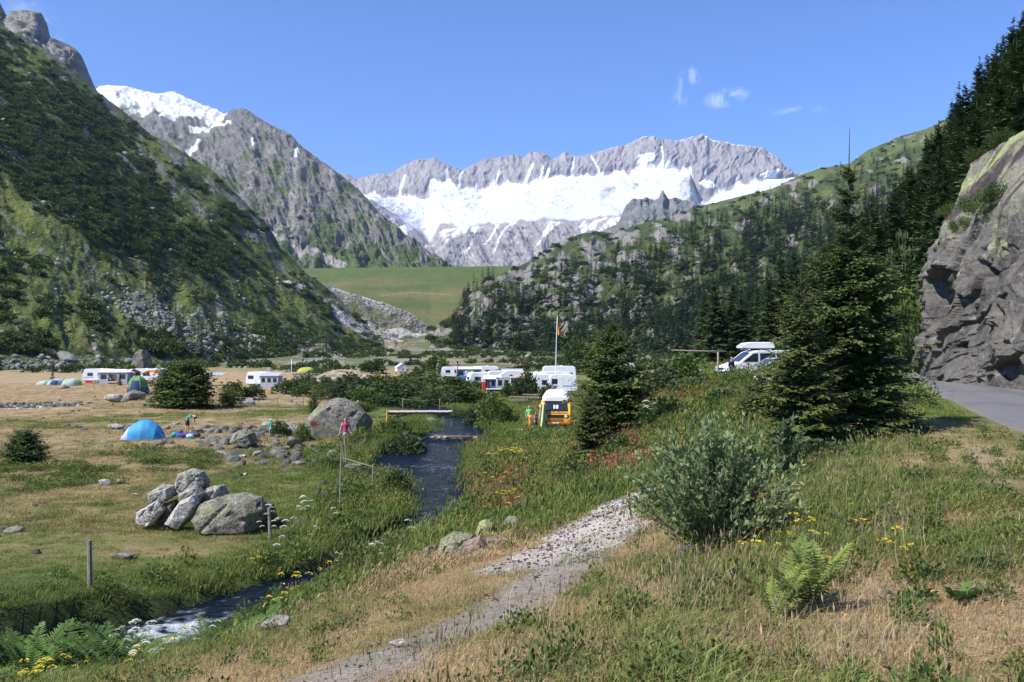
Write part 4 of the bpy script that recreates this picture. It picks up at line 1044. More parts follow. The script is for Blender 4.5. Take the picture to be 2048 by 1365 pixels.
for sc_, ds_ in ((1.0, 0.55), (2.8, 0.28), (9.0, 0.05)):
    n_ = noise_node(nt, sc_, 3, 0.6, mp.outputs['Vector'], 0.6)
    bp = nt.nodes.new('ShaderNodeBump'); bp.inputs['Distance'].default_value = ds_
    nt.links.new(n_.outputs['Fac'], bp.inputs['Height'])
    if prev is not None: nt.links.new(prev, bp.inputs['Normal'])
    prev = bp.outputs['Normal']
nt.links.new(prev, b.inputs['Normal'])
tag(link('stream', gridmesh('stream', np.stack([X, Y, Z], -1), wc, flip=True), wm), kind='structure')
# road
R_ = polyline_resample([(x, y, 0) for x, y in ROAD], 0.5)
t = np.gradient(R_[:, :2], axis=0); t /= np.linalg.norm(t, axis=1)[:, None]; nn = np.stack([-t[:, 1], t[:, 0]], -1)
u = np.linspace(-1, 1, 25)
W = R_[:, None, :2] - nn[:, None]*(u[None, :, None]*(ROAD_HW+0.10*fbm(R_[:, 1]*0.8, 0, 3, 2)[:, None, None]))
X, Y = W[..., 0], W[..., 1]
Z = ground_z(X, Y, True, False)+0.02+0.03*(1-u[None]**2); 
Z[:, 0] -= .06; Z[:, -1] -= .06
cr = np.zeros(X.shape+(3,))+np.array((0.150, 0.145, 0.148))
uu = np.broadcast_to(u[None], X.shape)
cr = mixc(cr, (0.115, 0.11, 0.115), sstep(.1, .4, fbm(X*.6, Y*.25, 9, 4))*.7)
cr = mixc(cr, (0.095, 0.092, 0.095), np.exp(-((uu-0.45)/.16)**2)*.55+np.exp(-((uu+0.35)/.16)**2)*.25)
cr = mixc(cr, (0.17, 0.15, 0.12), sstep(.86, 1.0, np.abs(uu)+.1*fbm(X*2, Y*2, 5, 3))*.8)
M_road = vmat('worn_asphalt', ((3.0, 0.12), (60.0, 0.3)), ((60.0, 0.008),), 0.9)
tag(link('road', gridmesh('road', np.stack([X, Y, Z], -1), cr), M_road), kind='structure')
# cliff
L = [[(1862,760,66),(1846,759,57),(1842,758,51),(1870,764,46.5),(1930,771,41),(1980,778,37.5),(2048,786,34.0),(2300,835,26),(2900,945,17)],
     [(1858,690,66),(1842,690,57.5),(1840,690,52),(1868,690,47),(1930,690,41.5),(1985,690,38),(2052,690,34.5),(2300,690,26.5),(2900,700,17.2)],
     [(1868,590,66),(1854,590,58.5),(1848,590,53),(1880,588,48.5),(1940,580,43),(1992,575,39.5),(2060,560,36.0),(2300,520,27.5),(2900,420,18)],
     [(1890,470,67),(1880,462,60),(1876,455,55),(1905,440,50.5),(1950,420,46),(2000,400,42),(2075,370,38.5),(2300,290,30),(2900,60,20)],
     [(1940,335,70),(1936,330,64),(1944,320,59),(1965,298,55.5),(1990,278,53),(2022,258,50.5),(2085,225,47),(2300,100,39),(2900,-300,26)],
     [(2010,330,88),(2020,330,86),(2040,315,84),(2060,300,80),(2090,280,77),(2120,255,74),(2200,210,68),(2450,50,56),(3100,-500,40)]]
Lw = [np.array([at(*p) for p in l]) for l in L]
P, s = loft(L, 460, 400, byindex=True)
# smooth the break lines
for _ in range(18):
    for _ in range(2): P[1:-1, 1:-1] = 0.5*P[1:-1, 1:-1] + 0.125*(P[:-2, 1:-1]+P[2:, 1:-1]+P[1:-1, :-2]+P[1:-1, 2:])
P0 = P.copy(); al = P0[..., 1]*1.0; hz = P0[..., 2]
du = np.gradient(P, axis=1); dv = np.gradient(P, axis=0); N = np.cross(du, dv); N /= np.linalg.norm(N, axis=-1, keepdims=True); N *= np.sign(-(N[..., 0:1]))
fade = sstep(4.95, 4.4, np.broadcast_to(s[:, None]*5, al.shape))
a1 = al*0.93+hz*0.55; a2 = hz*0.85-al*0.5          # strata dip towards the road bend
i1, e1, ox, oy = worley(a1*0.16, a2*0.30, 3)
i2, e2, ox2, oy2 = worley(a1*0.45+3, a2*0.8, 5)
i3, e3, ox3, oy3 = worley(a1*1.3, a2*2.0, 8)
hr = lambda i, k: _grad[i, k]
pxc, pyc = topix(P0)
low = sstep(3.3, 2.2, np.broadcast_to(s[:, None]*5, al.shape))
sr5 = np.broadcast_to(s[:, None]*5, al.shape)
facet = (hr(i1, 0)*.35+hr(i1, 1)*ox*1.5+hr(i1, 2)*oy*1.2)*(.35+.65*low)+(hr(i2, 0)*.12+hr(i2, 1)*ox2*.6+hr(i2, 2)*oy2*.5)*(.25+.75*low)+(hr(i3, 1)*ox3*.14+hr(i3, 2)*oy3*.12)
kk = .25+.75*sstep(1.5, 3.6, sr5)
cb = hz+kk*(al-50)+1.1*fbm(al*.09, hz*.09, 7, 3)+.18*fbm(al*.8, hz*.8, 8, 3)
def slab(c_, per, seed): 
    q = c_/per; f_ = q-np.floor(q); h_ = _grad[(np.floor(q).astype(int)*7+seed) & 511, 0]
    return (1-f_)*(.55+.45*h_), f_
s1, f1 = slab(cb, 3.4, 3); s2, f2 = slab(cb+.5*al*.3, 1.15, 9)
vj = ridged(al*.35+hz*.12+.3*fbm(al*.3, hz*.3, 5, 3), hz*.05, 12, 2)
disp = facet*.75 + s1*.85*(.25+.75*low)*sstep(-.3, .3, fbm(al*.12, hz*.12, 17, 3)+.1)+s2*.20*(.3+.7*low) - .35*sstep(.80, .96, vj)*low + .05*fbm(al*2, hz*2, 9, 4) + .35*fbm(al*.12, hz*.12, 6, 3)
rec = np.maximum.reduce([sstep(0, .5, blob(pxc, pyc, 1962, 555, 13, 44, -.5)), sstep(0, .5, blob(pxc, pyc, 1992, 540, 34, 9, -.45)), .7*sstep(0, .5, blob(pxc, pyc, 1905, 690, 15, 8, -.3)), sstep(0, .5, blob(pxc, pyc, 1998, 655, 11, 50, -.2))])
disp -= 1.5*rec
disp = (disp-.45)*fade
nx = N.copy(); nx[..., 2] *= .3; nx /= np.linalg.norm(nx, axis=-1, keepdims=True)
P = P0+nx*disp[..., None]
for _ in range(2): P[1:-1, 1:-1] = 0.5*P[1:-1, 1:-1] + 0.125*(P[:-2, 1:-1]+P[2:, 1:-1]+P[1:-1, :-2]+P[1:-1, 2:])
c = np.zeros(P.shape)+np.array((0.130, 0.120, 0.104))
c = mixc(c, (0.066, 0.060, 0.053), sstep(-.1, .35, fbm(al*.35, hz*.35, 3, 4))*.7)
c = mixc(c, (0.185, 0.168, 0.140), sstep(.1, .45, fbm(al*.8, hz*.5, 13, 4))*.6)
up = sstep(2.6, 3.1, np.broadcast_to(s[:, None]*5, al.shape)); n = fbm(a2*.5, a1*.12, 23, 4)
c = mixc(c, (0.21, 0.20, 0.15), up*.85)
c = mixc(c, (0.070, 0.054, 0.054), up*sstep(.35, .9, streak(pxc, pyc, ((1860,455),(1930,395),(1990,330),(2100,235)), (8,24,30,34))*1.3+.5*n))
c = mixc(c, (0.33, 0.36, 0.14), up*sstep(.2, .9, streak(pxc, pyc, ((1900,395),(1950,340),(2000,285),(2060,240)), (6,11,14,12))+.9*n-.1)*.8)
c = mixc(c, (0.33, 0.345, 0.19), sstep(.1, .35, fbm(al*.5, hz*.5, 33, 4))*sstep(1.6, 2.6, np.broadcast_to(s[:, None]*5, al.shape))*.6)
c = mixc(c, (0.075, 0.065, 0.062), sstep(.15, .4, fbm(al*1.2, hz*.18, 43, 4))*low*.75)
c = mixc(c, (0.045, 0.038, 0.035), sstep(.05, .3, fbm(al*.9+hz*.1, hz*.10, 53, 4)-.05)*.8)
c = mixc(c, (0.25, 0.235, 0.20), sstep(.25, .45, fbm(al*2.2, hz*2.2, 63, 4))*.7)
c = mixc(c, (0.06, 0.085, 0.03), sstep(4.25, 4.7, np.broadcast_to(s[:, None]*5, al.shape)))
M_cliff = vmat('streaked_cliff_gneiss', ((1.2, 0.2), (6.0, 0.35), (25.0, 0.25)), ((2.0, 0.25), (9.0, 0.06), (40.0, .015)), .85, .2)
tag(link('rock_cliff', gridmesh('rock_cliff', P, c, smooth=False), M_cliff), kind='structure')
LAND['cliff'] = P
M_gravel = pmat('pale_gravel', (.42, .40, .375), .95, .3, 20, objvar=.3)

# ------------------------------------------------------------------ ground cover
rs = np.random.RandomState(77)
GR = ((0.110, 0.160, 0.034), (0.225, 0.265, 0.075)); DRY = ((0.36, 0.25, 0.125), (0.54, 0.40, 0.23)); MIX = ((0.17, 0.17, 0.055), (0.33, 0.28, 0.13)); PALE = ((.40, .33, .19), (.58, .50, .33))
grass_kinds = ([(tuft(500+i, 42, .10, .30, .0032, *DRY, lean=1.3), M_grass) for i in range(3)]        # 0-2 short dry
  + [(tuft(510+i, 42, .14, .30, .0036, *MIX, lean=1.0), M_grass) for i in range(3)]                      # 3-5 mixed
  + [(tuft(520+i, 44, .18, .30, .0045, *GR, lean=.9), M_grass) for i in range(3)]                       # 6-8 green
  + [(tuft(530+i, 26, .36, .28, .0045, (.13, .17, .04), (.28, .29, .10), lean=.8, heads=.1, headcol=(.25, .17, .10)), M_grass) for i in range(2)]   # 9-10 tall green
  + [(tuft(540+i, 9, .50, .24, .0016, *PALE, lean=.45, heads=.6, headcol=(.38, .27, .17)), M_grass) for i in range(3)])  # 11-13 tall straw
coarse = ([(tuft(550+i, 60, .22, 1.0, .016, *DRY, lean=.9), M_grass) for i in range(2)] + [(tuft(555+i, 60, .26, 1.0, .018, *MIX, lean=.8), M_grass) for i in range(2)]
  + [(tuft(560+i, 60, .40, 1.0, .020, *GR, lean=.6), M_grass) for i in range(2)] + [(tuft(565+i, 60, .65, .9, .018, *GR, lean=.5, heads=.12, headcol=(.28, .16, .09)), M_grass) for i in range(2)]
  + [(tuft(568+i, 70, .60, .8, .014, (.16, .10, .05), (.30, .15, .09), lean=.4, heads=.5, headcol=(.34, .13, .08)), M_grass) for i in range(2)])
herb_c = [((0.065, 0.110, 0.022), (0.14, 0.19, 0.045)), ((0.05, 0.085, 0.024), (0.10, 0.15, 0.045)), ((0.09, 0.12, 0.025), (0.19, 0.21, 0.05))]
herbs = [(bush(600+i, .32, .32, .42, 170, .085, a, b_, 2, 14, .3, .3, upright=.6)[0], M_leaf) for i, (a, b_) in enumerate(herb_c)]
def flower_head(seed, col, n, r, h, dome=.03, size=.012, stemc=(.09, .12, .04)):
    rs2 = np.random.RandomState(seed); parts = []
    k = rs2.randint(2, 5)
    for i in range(k):
        c = np.array([rs2.normal(0, .07), rs2.normal(0, .07), h*rs2.uniform(.75, 1.1)])
        a = rs2.uniform(0, 6.28, n); q = np.sqrt(rs2.rand(n))*r
        p = c+np.stack([np.cos(a)*q, np.sin(a)*q, dome*(1-(q/r)**2)], -1)
        d = np.stack([np.cos(a), np.sin(a), np.full(n, .3)], -1)
        parts.append(rhombi(p-d*size*.5, p+d*size, np.full(n, size*.6), np.tile([0, 0, 1.], (n, 1))+rs2.normal(0, .3, (n, 3)), np.array(col)*.9, np.array(col)))
        parts.append(rhombi(np.array([[0, 0, 0.]]), c[None], np.array([.004]), np.array([[1., .3, 0]]), np.array(stemc), np.array(stemc)))
    V, Fq, C = joinq(parts); return npmesh('flower', V, Fq, None, C, smooth=False)
M_flower = leafmat('petals', .12, .3)
flowers = [(flower_head(650+i, c_, n_, r_, h_, size=s_), M_flower) for i, (c_, n_, r_, h_, s_) in enumerate((((.72, .72, .62), 60, .060, .65, .013), ((.66, .68, .52), 50, .05, .5, .012), ((.75, .52, .03), 14, .045, .45, .018), ((.70, .58, .06), 22, .05, .38, .016), ((.20, .07, .04), 26, .022, .38, .012), ((.34, .14, .36), 20, .03, .35, .014)))]
def wedge(n, y0, y1, p0=-250, p1=2300, pw=1.0):
    """random ground places thinned with distance: density falls as Y^-pw"""
    t = rs.rand(n); e = 2-pw
    Y = (y0**e+(y1**e-y0**e)*t)**(1/e) if abs(e) > 1e-6 else y0*(y1/y0)**t
    px = rs.uniform(p0, p1, n); return (px-1024)/F*Y, Y
def info(X, Y):
    dry, gravel, lush, white, bed = ground_cover(X, Y)
    dr, _ = seg_dist(X, Y, ROAD)
    return dry, gravel, lush, bed, dr
def lay(name, X, Y, kinds, pick, size, extra=None, sink=.02, tilt=.08):
    Z = ground_z(X, Y)
    scatter(name, np.stack([X, Y, Z-sink], -1), randrot(len(X), tilt, rs), size, pick, kinds)
def tallness(X, Y):
    """where the growth stands high: stream banks, the bank below the willow, the front right tangle"""
    px = X/np.maximum(Y, 1)*F+1024; ds, ps = seg_dist(X, Y, STREAM); hw = np.interp(ps, range(len(STREAM)), STREAM[:, 3]); e = ds-hw
    a = (1-sstep(.9, 3.6, e))*np.where((Y < 30) & (X < -4), np.where(e > 1.6, .15, .35), 1.0)*(1-.9*np.exp(-(((px-300)/120)**2+((Y-17.5)/2.2)**2)))
    b_ = np.exp(-(((X-2.1)/1.4)**2+((Y-8.2)/3.0)**2))*.62*np.clip(.6+1.4*fbm(X*.9, Y*.9, 88, 3), 0, 1)
    d_ = sstep(1180, 1280, px)*sstep(1900, 1750, px)*sstep(12, 16, Y)*sstep(60, 45, Y)*.75
    f_ = sstep(920, 980, px)*sstep(24, 30, Y)*sstep(56, 50, Y)*sstep(1300, 1200, px)*.8
    far_ = 1-.8*sstep(40, 47, Y)*sstep(960, 1010, px)*sstep(1230, 1190, px)
    a = a*(1-.85*np.exp(-(((X+6.5)/2.6)**2+((Y-42)/6.5)**2)))*(1-.8*np.exp(-(((px-850)/70)**2+((Y-25)/3.0)**2)))
    return np.clip(np.maximum.reduce([a, b_, d_, f_])*far_, 0, 1)
# close turf
X, Y = wedge(30000, 3.2, 17, pw=.9)
dry, gravel, lush, bed, dr = info(X, Y); tl = tallness(X, Y)
k = (rs.rand(len(X)) > gravel*.97) & (bed < .2) & (dr > ROAD_HW+.02)
X, Y, dry, tl = X[k], Y[k], dry[k], tl[k]
v = dry+rs.normal(0, .16, len(X))+.55*fbm(X*1.1, Y*1.1, 66, 3)+.05
pick = np.where(v > .62, rs.randint(0, 3, len(X)), np.where(v > .34, rs.randint(3, 6, len(X)), rs.randint(6, 9, len(X))))
pick = np.where((tl > .35) & (rs.rand(len(X)) < tl*.28), rs.randint(9, 11, len(X)), pick)
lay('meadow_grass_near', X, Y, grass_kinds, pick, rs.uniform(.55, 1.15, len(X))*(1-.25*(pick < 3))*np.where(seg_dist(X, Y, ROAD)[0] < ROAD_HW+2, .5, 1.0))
# small leafy weeds between the blades
Xw, Yw = wedge(3800, 3.6, 18, pw=1.0)
dw, gw, lw, bw, rw = info(Xw, Yw); kw = (rs.rand(len(Xw)) < .55*(fbm(Xw*.8, Yw*.8, 71, 3) > -.02)*(1-.7*dw)) & (gw < .3) & (bw < .2) & (rw > ROAD_HW+.4); Xw, Yw = Xw[kw], Yw[kw]
lay('leafy_weeds', Xw, Yw, herbs, rs.randint(0, 3, len(Xw)), np.stack([rs.uniform(.25, .55, len(Xw))]*2+[rs.uniform(.2, .5, len(Xw))], -1))
# tall straw stalks
X, Y = wedge(4200, 3.6, 17, pw=.9)
dry, gravel, lush, bed, dr = info(X, Y); tl = tallness(X, Y)
pxx = X/Y*F+1024; k = (rs.rand(len(X)) < .02+(.50*np.maximum(tl*(Y < 11), 0)+.30*(fbm(X*.7, Y*.7, 69, 3) > -.05))*sstep(1150, 1300, pxx)*sstep(1900, 1700, pxx)) & (gravel < .3) & (bed < .2) & (dr > ROAD_HW+.6)
X, Y = X[k], Y[k]
lay('tall_straw_grass', X, Y, grass_kinds, rs.randint(11, 14, len(X)), rs.uniform(.6, 1.15, len(X)), tilt=.12)
# middle distance
X, Y = wedge(30000, 15, 48, pw=1.0)
dry, gravel, lush, bed, dr = info(X, Y); tl = tallness(X, Y)
k = (rs.rand(len(X)) > gravel*.96) & (bed < .15) & (dr > ROAD_HW+.3)
X, Y, dry, tl = X[k], Y[k], dry[k], tl[k]
v = dry+.10+rs.normal(0, .20, len(X))+.45*fbm(X*.5, Y*.5, 68, 3)
pick = np.where(v > .58, rs.randint(0, 2, len(X)), np.where(v > .30, rs.randint(2, 4, len(X)), rs.randint(4, 6, len(X))))
pick = np.where(rs.rand(len(X)) < tl*.6, rs.randint(6, 8, len(X)), pick)
px_ = X/Y*F+1024; py_ = HY-ground_z(X, Y)/Y*F
red_ = np.maximum.reduce([sstep(0, .3, blob(px_, py_, 1255, 915, 80, 48)), .35*sstep(0, .5, blob(px_, py_, 1010, 990, 90, 60)), .25*sstep(0, .5, blob(px_, py_, 1350, 800, 120, 50))])
pick = np.where(rs.rand(len(X)) < red_, rs.randint(8, 10, len(X)), pick)
left = (X < -5) & (tl < .3)
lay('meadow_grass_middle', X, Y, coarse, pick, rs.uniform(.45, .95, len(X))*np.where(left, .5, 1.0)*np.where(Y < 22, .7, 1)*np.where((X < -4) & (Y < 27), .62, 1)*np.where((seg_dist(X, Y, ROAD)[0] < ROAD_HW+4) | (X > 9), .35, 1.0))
# farther meadow
X, Y = wedge(26000, 45, 150, pw=1.1)
dry, gravel, lush, bed, dr = info(X, Y); tl = tallness(X, Y)
k = (rs.rand(len(X)) > gravel*.95) & (bed < .1) & (dr > ROAD_HW+.4)
X, Y, dry, tl = X[k], Y[k], dry[k], tl[k]
v = dry+rs.normal(0, .14, len(X))
pick = np.where(v > .56, rs.randint(0, 2, len(X)), np.where(v > .30, rs.randint(2, 4, len(X)), rs.randint(4, 6, len(X))))
lay('meadow_grass_far', X, Y, coarse, pick, rs.uniform(.7, 1.2, len(X))*np.where((X < -6), .55, 1.0))
# low heath tussocks on the left meadow
X, Y = rs.uniform(-34, -8, 2600), rs.uniform(27, 50, 2600)
dry, gravel, lush, bed, dr = info(X, Y); px_ = X/Y*F+1024; py_ = HY-ground_z(X, Y)/Y*F
k = (rs.rand(len(X)) < sstep(.1, .6, np.maximum(blob(px_, py_, 110, 955, 190, 32), blob(px_, py_, 330, 920, 170, 26))+.9*fbm(X*.35, Y*.35, 67, 3))) & (bed < .1); X, Y = X[k], Y[k]
lay('heath_tussocks', X, Y, herbs, rs.randint(0, 3, len(X)), np.stack([rs.uniform(.9, 1.8, len(X)), rs.uniform(.9, 1.8, len(X)), rs.uniform(.3, .65, len(X))], -1))
# herbs and flowers on the banks
X, Y = wedge(9000, 4, 62, pw=1.1, p0=-200, p1=1900)
dry, gravel, lush, bed, dr = info(X, Y); tl = tallness(X, Y)
k = (rs.rand(len(X)) < tl*.8*np.where((X > 0) & (Y < 12), .10, 1.0)) & (gravel < .25) & (bed < .3) & (dr > ROAD_HW+.5)
X, Y = X[k], Y[k]
lay('bank_herbs', X, Y, herbs, rs.randint(0, 3, len(X)), rs.uniform(.5, 1.35, len(X))*np.clip(Y/24, .55, 1.15))
X, Y = wedge(5200, 4, 60, pw=1.15, p0=-100, p1=2000)
dry, gravel, lush, bed, dr = info(X, Y); tl = tallness(X, Y); px = X/Y*F+1024; py = HY-ground_z(X, Y)/Y*F
wh = np.maximum.reduce([sstep(0, .5, blob(px, py, 640, 1110, 190, 60, .1)), .9*sstep(0, .5, blob(px, py, 1290, 860, 60, 35)), .5*sstep(0, .5, blob(px, py, 240, 1330, 260, 50)), .7*sstep(0, .5, blob(px, py, 860, 820, 90, 30))])
ye = np.maximum.reduce([sstep(0, .5, blob(px, py, 560, 1190, 110, 60)), sstep(0, .5, blob(px, py, 1010, 960, 60, 60)), .8*sstep(0, .5, blob(px, py, 100, 1345, 300, 60)), .35*sstep(0, .5, blob(px, py, 1600, 1120, 260, 120)), sstep(0, .5, blob(px, py, 1000, 1030, 60, 30))])
re = .4*np.maximum.reduce([.5*sstep(0, .5, blob(px, py, 960, 1000, 60, 60)), .35*sstep(0, .5, blob(px, py, 960, 1260, 140, 90)), .5*sstep(0, .5, blob(px, py, 800, 850, 60, 40))])
pu = .05*sstep(0, .5, blob(px, py, 1600, 1150, 400, 200))+.3*sstep(0, .5, blob(px, py, 1060, 1015, 30, 20))
ye = ye*.45; wh = wh*.5; tot = wh+ye+re+pu+.008; k = (rs.rand(len(X)) < tot*.8) & (gravel < .35) & (bed < .3) & (dr > ROAD_HW+.5)
X, Y, wh, ye, re, pu, tot = [q[k] for q in (X, Y, wh, ye, re, pu, tot)]
r = rs.rand(len(X))*tot
pick = np.where(r < wh, rs.randint(0, 2, len(X)), np.where(r < wh+ye, rs.randint(2, 4, len(X)), np.where(r < wh+ye+re, 4, 5)))
lay('wild_flowers', X, Y, flowers, pick, rs.uniform(.7, 1.35, len(X))*np.clip(Y/18, .75, 1.6))
# stones of the path and the gravel patch
peb = [(rock_mesh(700+i, 1, .8, .6, 6, 1, .05, base=(.56, .51, .45), dark=(.46, .42, .37), lich=0, flat=True), M_rock) for i in range(4)]
X, Y = wedge(26000, 3.5, 26, 400, 1500, pw=.8)
dry, gravel, lush, bed, dr = info(X, Y)
k = (rs.rand(len(X)) < gravel*(.25+.75*sstep(11, 15, Y))); X, Y = X[k], Y[k]
lay('gravel_stones', X, Y, peb, rs.randint(0, 4, len(X)), np.clip(rs.lognormal(-4.3, .5, len(X)), .006, .035)*np.clip(Y/13, .6, 1.4), sink=0.0, tilt=.5)
X, Y = rs.uniform(-57, -38, 2500), rs.uniform(80, 96, 2500)
dry, gravel, lush, bed, dr = info(X, Y); k = gravel > .5; X, Y = X[k], Y[k]
lay('stony_hollow_rubble', X, Y, rk, rs.randint(0, 4, len(X)), np.clip(rs.lognormal(-2.1, .5, len(X)), .05, .5), sink=0, tilt=.4)
# ------------------------------------------------------------------ rocks that stand singly
def boulder(px, pyb, D, wpx, hpx, seed, label, group=None, depth=.8, rz=None, rot=None, sink=.12, lich=.4, cuts=9, base=(.30, .29, .27), name='boulder', sub=4, cutmin=.55, parent=None):
    w = wpx/F*D; h = hpx/F*D
    loc = on_ground(px, D)
    me = rock_mesh(seed, w/2, w/2*depth, h/2*(1+sink), cuts, sub, .05, base=base, lich=lich, cutmin=cutmin)
    o = link(name, me, M_rock, None, (loc.x, loc.y, loc.z+h/2*(1-sink)), rot or (0, 0, rz if rz is not None else 0))
    return tag(o, label, 'boulder', group)
hull_rock('boulder', [(622,882),(613,852),(614,836),(640,812),(664,798),(686,797),(712,808),(734,826),(741,845),(740,866),(736,882),(680,886)], 55.2, 3.3, 11, 884, base=(.27, .25, .215), lich=.55, spot=(642, 843, 11), rough=.035, label='huge grey lichened boulder beside the stream, taller than a person', bury=.3)
PG = 'stones of the rock pile in the meadow'
for ol, D_, th_, sd_, lab_, bs_, lc_ in (
    ([(385,1036),(404,1006),(440,994),(488,987),(520,996),(531,1018),(518,1050),(440,1056),(398,1052)], 28.3, 1.5, 21, 'broad grey lichened boulder at the right of the rock pile in the meadow', (.27, .25, .21), .9),
    ([(362,946),(384,938),(402,944),(419,964),(414,984),(400,1006),(366,1000),(349,976)], 29.3, 1.1, 22, 'pointed pale stone on top of the rock pile', (.40, .375, .335), .3),
    ([(362,1002),(388,990),(399,1006),(386,1030),(356,1050),(331,1047)], 28.0, .6, 23, 'tilted white slab at the middle front of the rock pile', (.50, .47, .42), .1),
    ([(299,986),(324,968),(346,972),(350,992),(331,1003),(300,1004)], 28.9, .8, 24, 'pale stone lying on the upper left of the rock pile', (.44, .415, .36), .2),
    ([(274,1024),(300,1017),(316,1000),(332,1018),(306,1048),(277,1045)], 28.2, .7, 25, 'whitish block at the lower left end of the rock pile', (.52, .49, .44), .1),
    ([(404,976),(446,970),(459,996),(432,1020),(394,1012)], 29.2, .9, 26, 'flat-topped grey stone wedged between the top stone and the broad boulder', (.36, .335, .29), .5),
    ([(358,988),(394,970),(409,986),(401,1004),(364,1010)], 28.6, .7, 27, 'rounded stone just under the top stone of the rock pile', (.38, .355, .32), .4),
    ([(318,1010),(352,1000),(362,1030),(345,1052),(310,1050)], 28.9, .7, 29, 'earth-stained stone behind the tilted slab', (.25, .19, .14), .2),
    ([(514,1002),(546,1010),(552,1034),(532,1050),(508,1046)], 28.9, .8, 28, 'dark boulder at the far right end of the rock pile behind the short post', (.16, .15, .13), .4)):
    hull_rock('boulder', ol, D_, th_, sd_, 1050, base=tuple(min(.6, q*1.12) for q in bs_), lich=lc_, label=lab_, group=PG, rough=.04)
hull_rock('boulder', [(262,738),(270,712),(280,700),(290,700),(299,714),(306,738)], 222, 5.0, 36, 738, base=(.16, .155, .14), label='large dark pointed boulder at the foot of the left hillside behind the camp', bury=1.5)
hull_rock('boulder', [(462,884),(470,866),(486,858),(508,866),(516,886),(500,892)], 50.0, 1.5, 31, 889, base=(.30, .275, .235), lich=.6, label='grey boulder with a sloping top right of the bushes, below the child in green')
hull_rock('boulder', [(120,822),(150,808),(180,804),(186,812),(176,826),(140,828)], 90, 2.2, 32, 826, base=(.28, .26, .22), lich=.7, label='low slab tilted up to the right at the left end of the stony hollow')
hull_rock('boulder', [(874,1108),(884,1080),(910,1066),(944,1072),(950,1090),(926,1112),(880,1122)], 17.6, .9, 65, 1118, base=(.34, .315, .24), lichen=(.33, .36, .15), lich=1.2, label='green-lichened boulder on the bank above the stream')
hull_rock('boulder', [(918,1114),(930,1084),(960,1074),(974,1090),(970,1112),(930,1120)], 16.9, .7, 64, 1117, base=(.40, .27, .22), lich=.2, label='reddish slab at the edge of the bank above the stream')
hull_rock('boulder', [(950,1068),(958,1046),(972,1040),(986,1048),(988,1064),(970,1076)], 19.6, .6, 66, 1072, base=(.38, .37, .22), lichen=(.45, .48, .16), lich=1.3, label='yellow-green lichened boulder behind the bank slabs')
# boulders and stones that can be told apart
stones = [(226, 93, 34, 20, 33, 'pale round boulder in the middle of the stony hollow'), (268, 96, 48, 26, 34, 'grey boulder at the right end of the stony hollow'), (499, 88, 32, 20, 35, 'dark-sided boulder on the green lawn left of the wire fence'),
 (256, 104, 14, 14, 37, 'small white stone beside the green dome tent'),
 (284, 98, 16, 12, 38, 'pale stone at the foot of the pair of spruces'), (590, 56.5, 40, 34, 39, 'upright grey stone left of the huge boulder'), (612, 56, 30, 26, 40, 'brownish stone close to the left side of the huge boulder'),
 (568, 60, 32, 22, 41, 'light stone behind the seated child'), (535, 64, 24, 12, 42, 'pale flat stone behind the child in green'), (497, 62, 22, 14, 43, 'grey rounded stone left of the children'),
 (443, 46.5, 28, 16, 44, 'white and grey stone in the grass below the boulder cluster'), (484, 45.2, 18, 9, 45, 'bright white square stone in the grass'), (515, 46.0, 28, 13, 46, 'low stone in the row below the flat-topped boulder'),
 (588, 50, 36, 26, 47, 'reddish lichened slab beside the small bush'), (600, 42.5, 34, 12, 48, 'flat grey stone in the row left of the leaning fence posts'), (640, 43.5, 34, 10, 49, 'thin flat stone lying near the leaning fence posts'),
 (708, 40.8, 42, 18, 50, 'brown grey stone under the fence rail beside the stream'), (489, 39.5, 18, 9, 51, 'solitary small white stone in the meadow'), (210, 36.5, 26, 14, 52, 'pale rock on the left of a pair in the green meadow'),
 (241, 36.8, 18, 12, 53, 'smaller rock on the right of a pair in the green meadow'), (268, 34, 14, 6, 54, 'flat white pebble-like stone between the rock pair and the rock pile'), (248, 24.0, 48, 16, 55, 'long low grey stone in the grass right of the wooden post'),
 (25, 27.2, 44, 16, 56, 'grey stone at the left edge of the meadow'), (568, 29.2, 20, 10, 57, 'small half-sunk stone right of the rock pile'), (552, 11.4, 62, 48, 58, 'dark grey boulder on the near bank of the lower stream'),
 (745, 8.0, 24, 14, 59, 'small whitish stone on the edge of the gravel path'), (800, 7.3, 44, 20, 60, 'flat pale stone lying on the path in front'), (1535, 37, 60, 36, 61, 'pale weathered boulder half hidden by the big spruce'),
 (1515, 31, 56, 26, 62, 'low light boulder in the grass left of the big spruce'), (985, 17.6, 44, 22, 63, 'whitish stone beside the gravel patch'), (1022, 21.0, 46, 34, 67, 'grey-green rounded boulder right of the lichened one'),
 (860, 18.8, 34, 30, 68, 'grey stone at the water edge below the bank boulders'), (840, 56.3, 26, 10, 69, 'stone at the left end of the small weir'), (780, 27.5, 14, 8, 70, 'small brown stone in the shallow edge of the stream'),
 (330, 62.5, 20, 12, 71, 'stone at the left of the fire-pit ring behind the blue tent'), (232, 62, 34, 12, 72, 'white stones lumped left of the blue tent'), (262, 63, 22, 12, 73, 'grey stone just left behind the blue tent'),
 (395, 60, 24, 14, 74, 'greenish stone of the ring right of the bending person'), (425, 61, 22, 13, 75, 'grey stone at the right end of the stone ring'), (352, 66, 22, 10, 76, 'pale stone at the back of the stone ring'),
 (1388, 62, 36, 20, 77, 'grey stone at the edge of the car park in front of the white van'), (128, 128, 22, 10, 78, 'dark grey rock in front of the low green tents')]
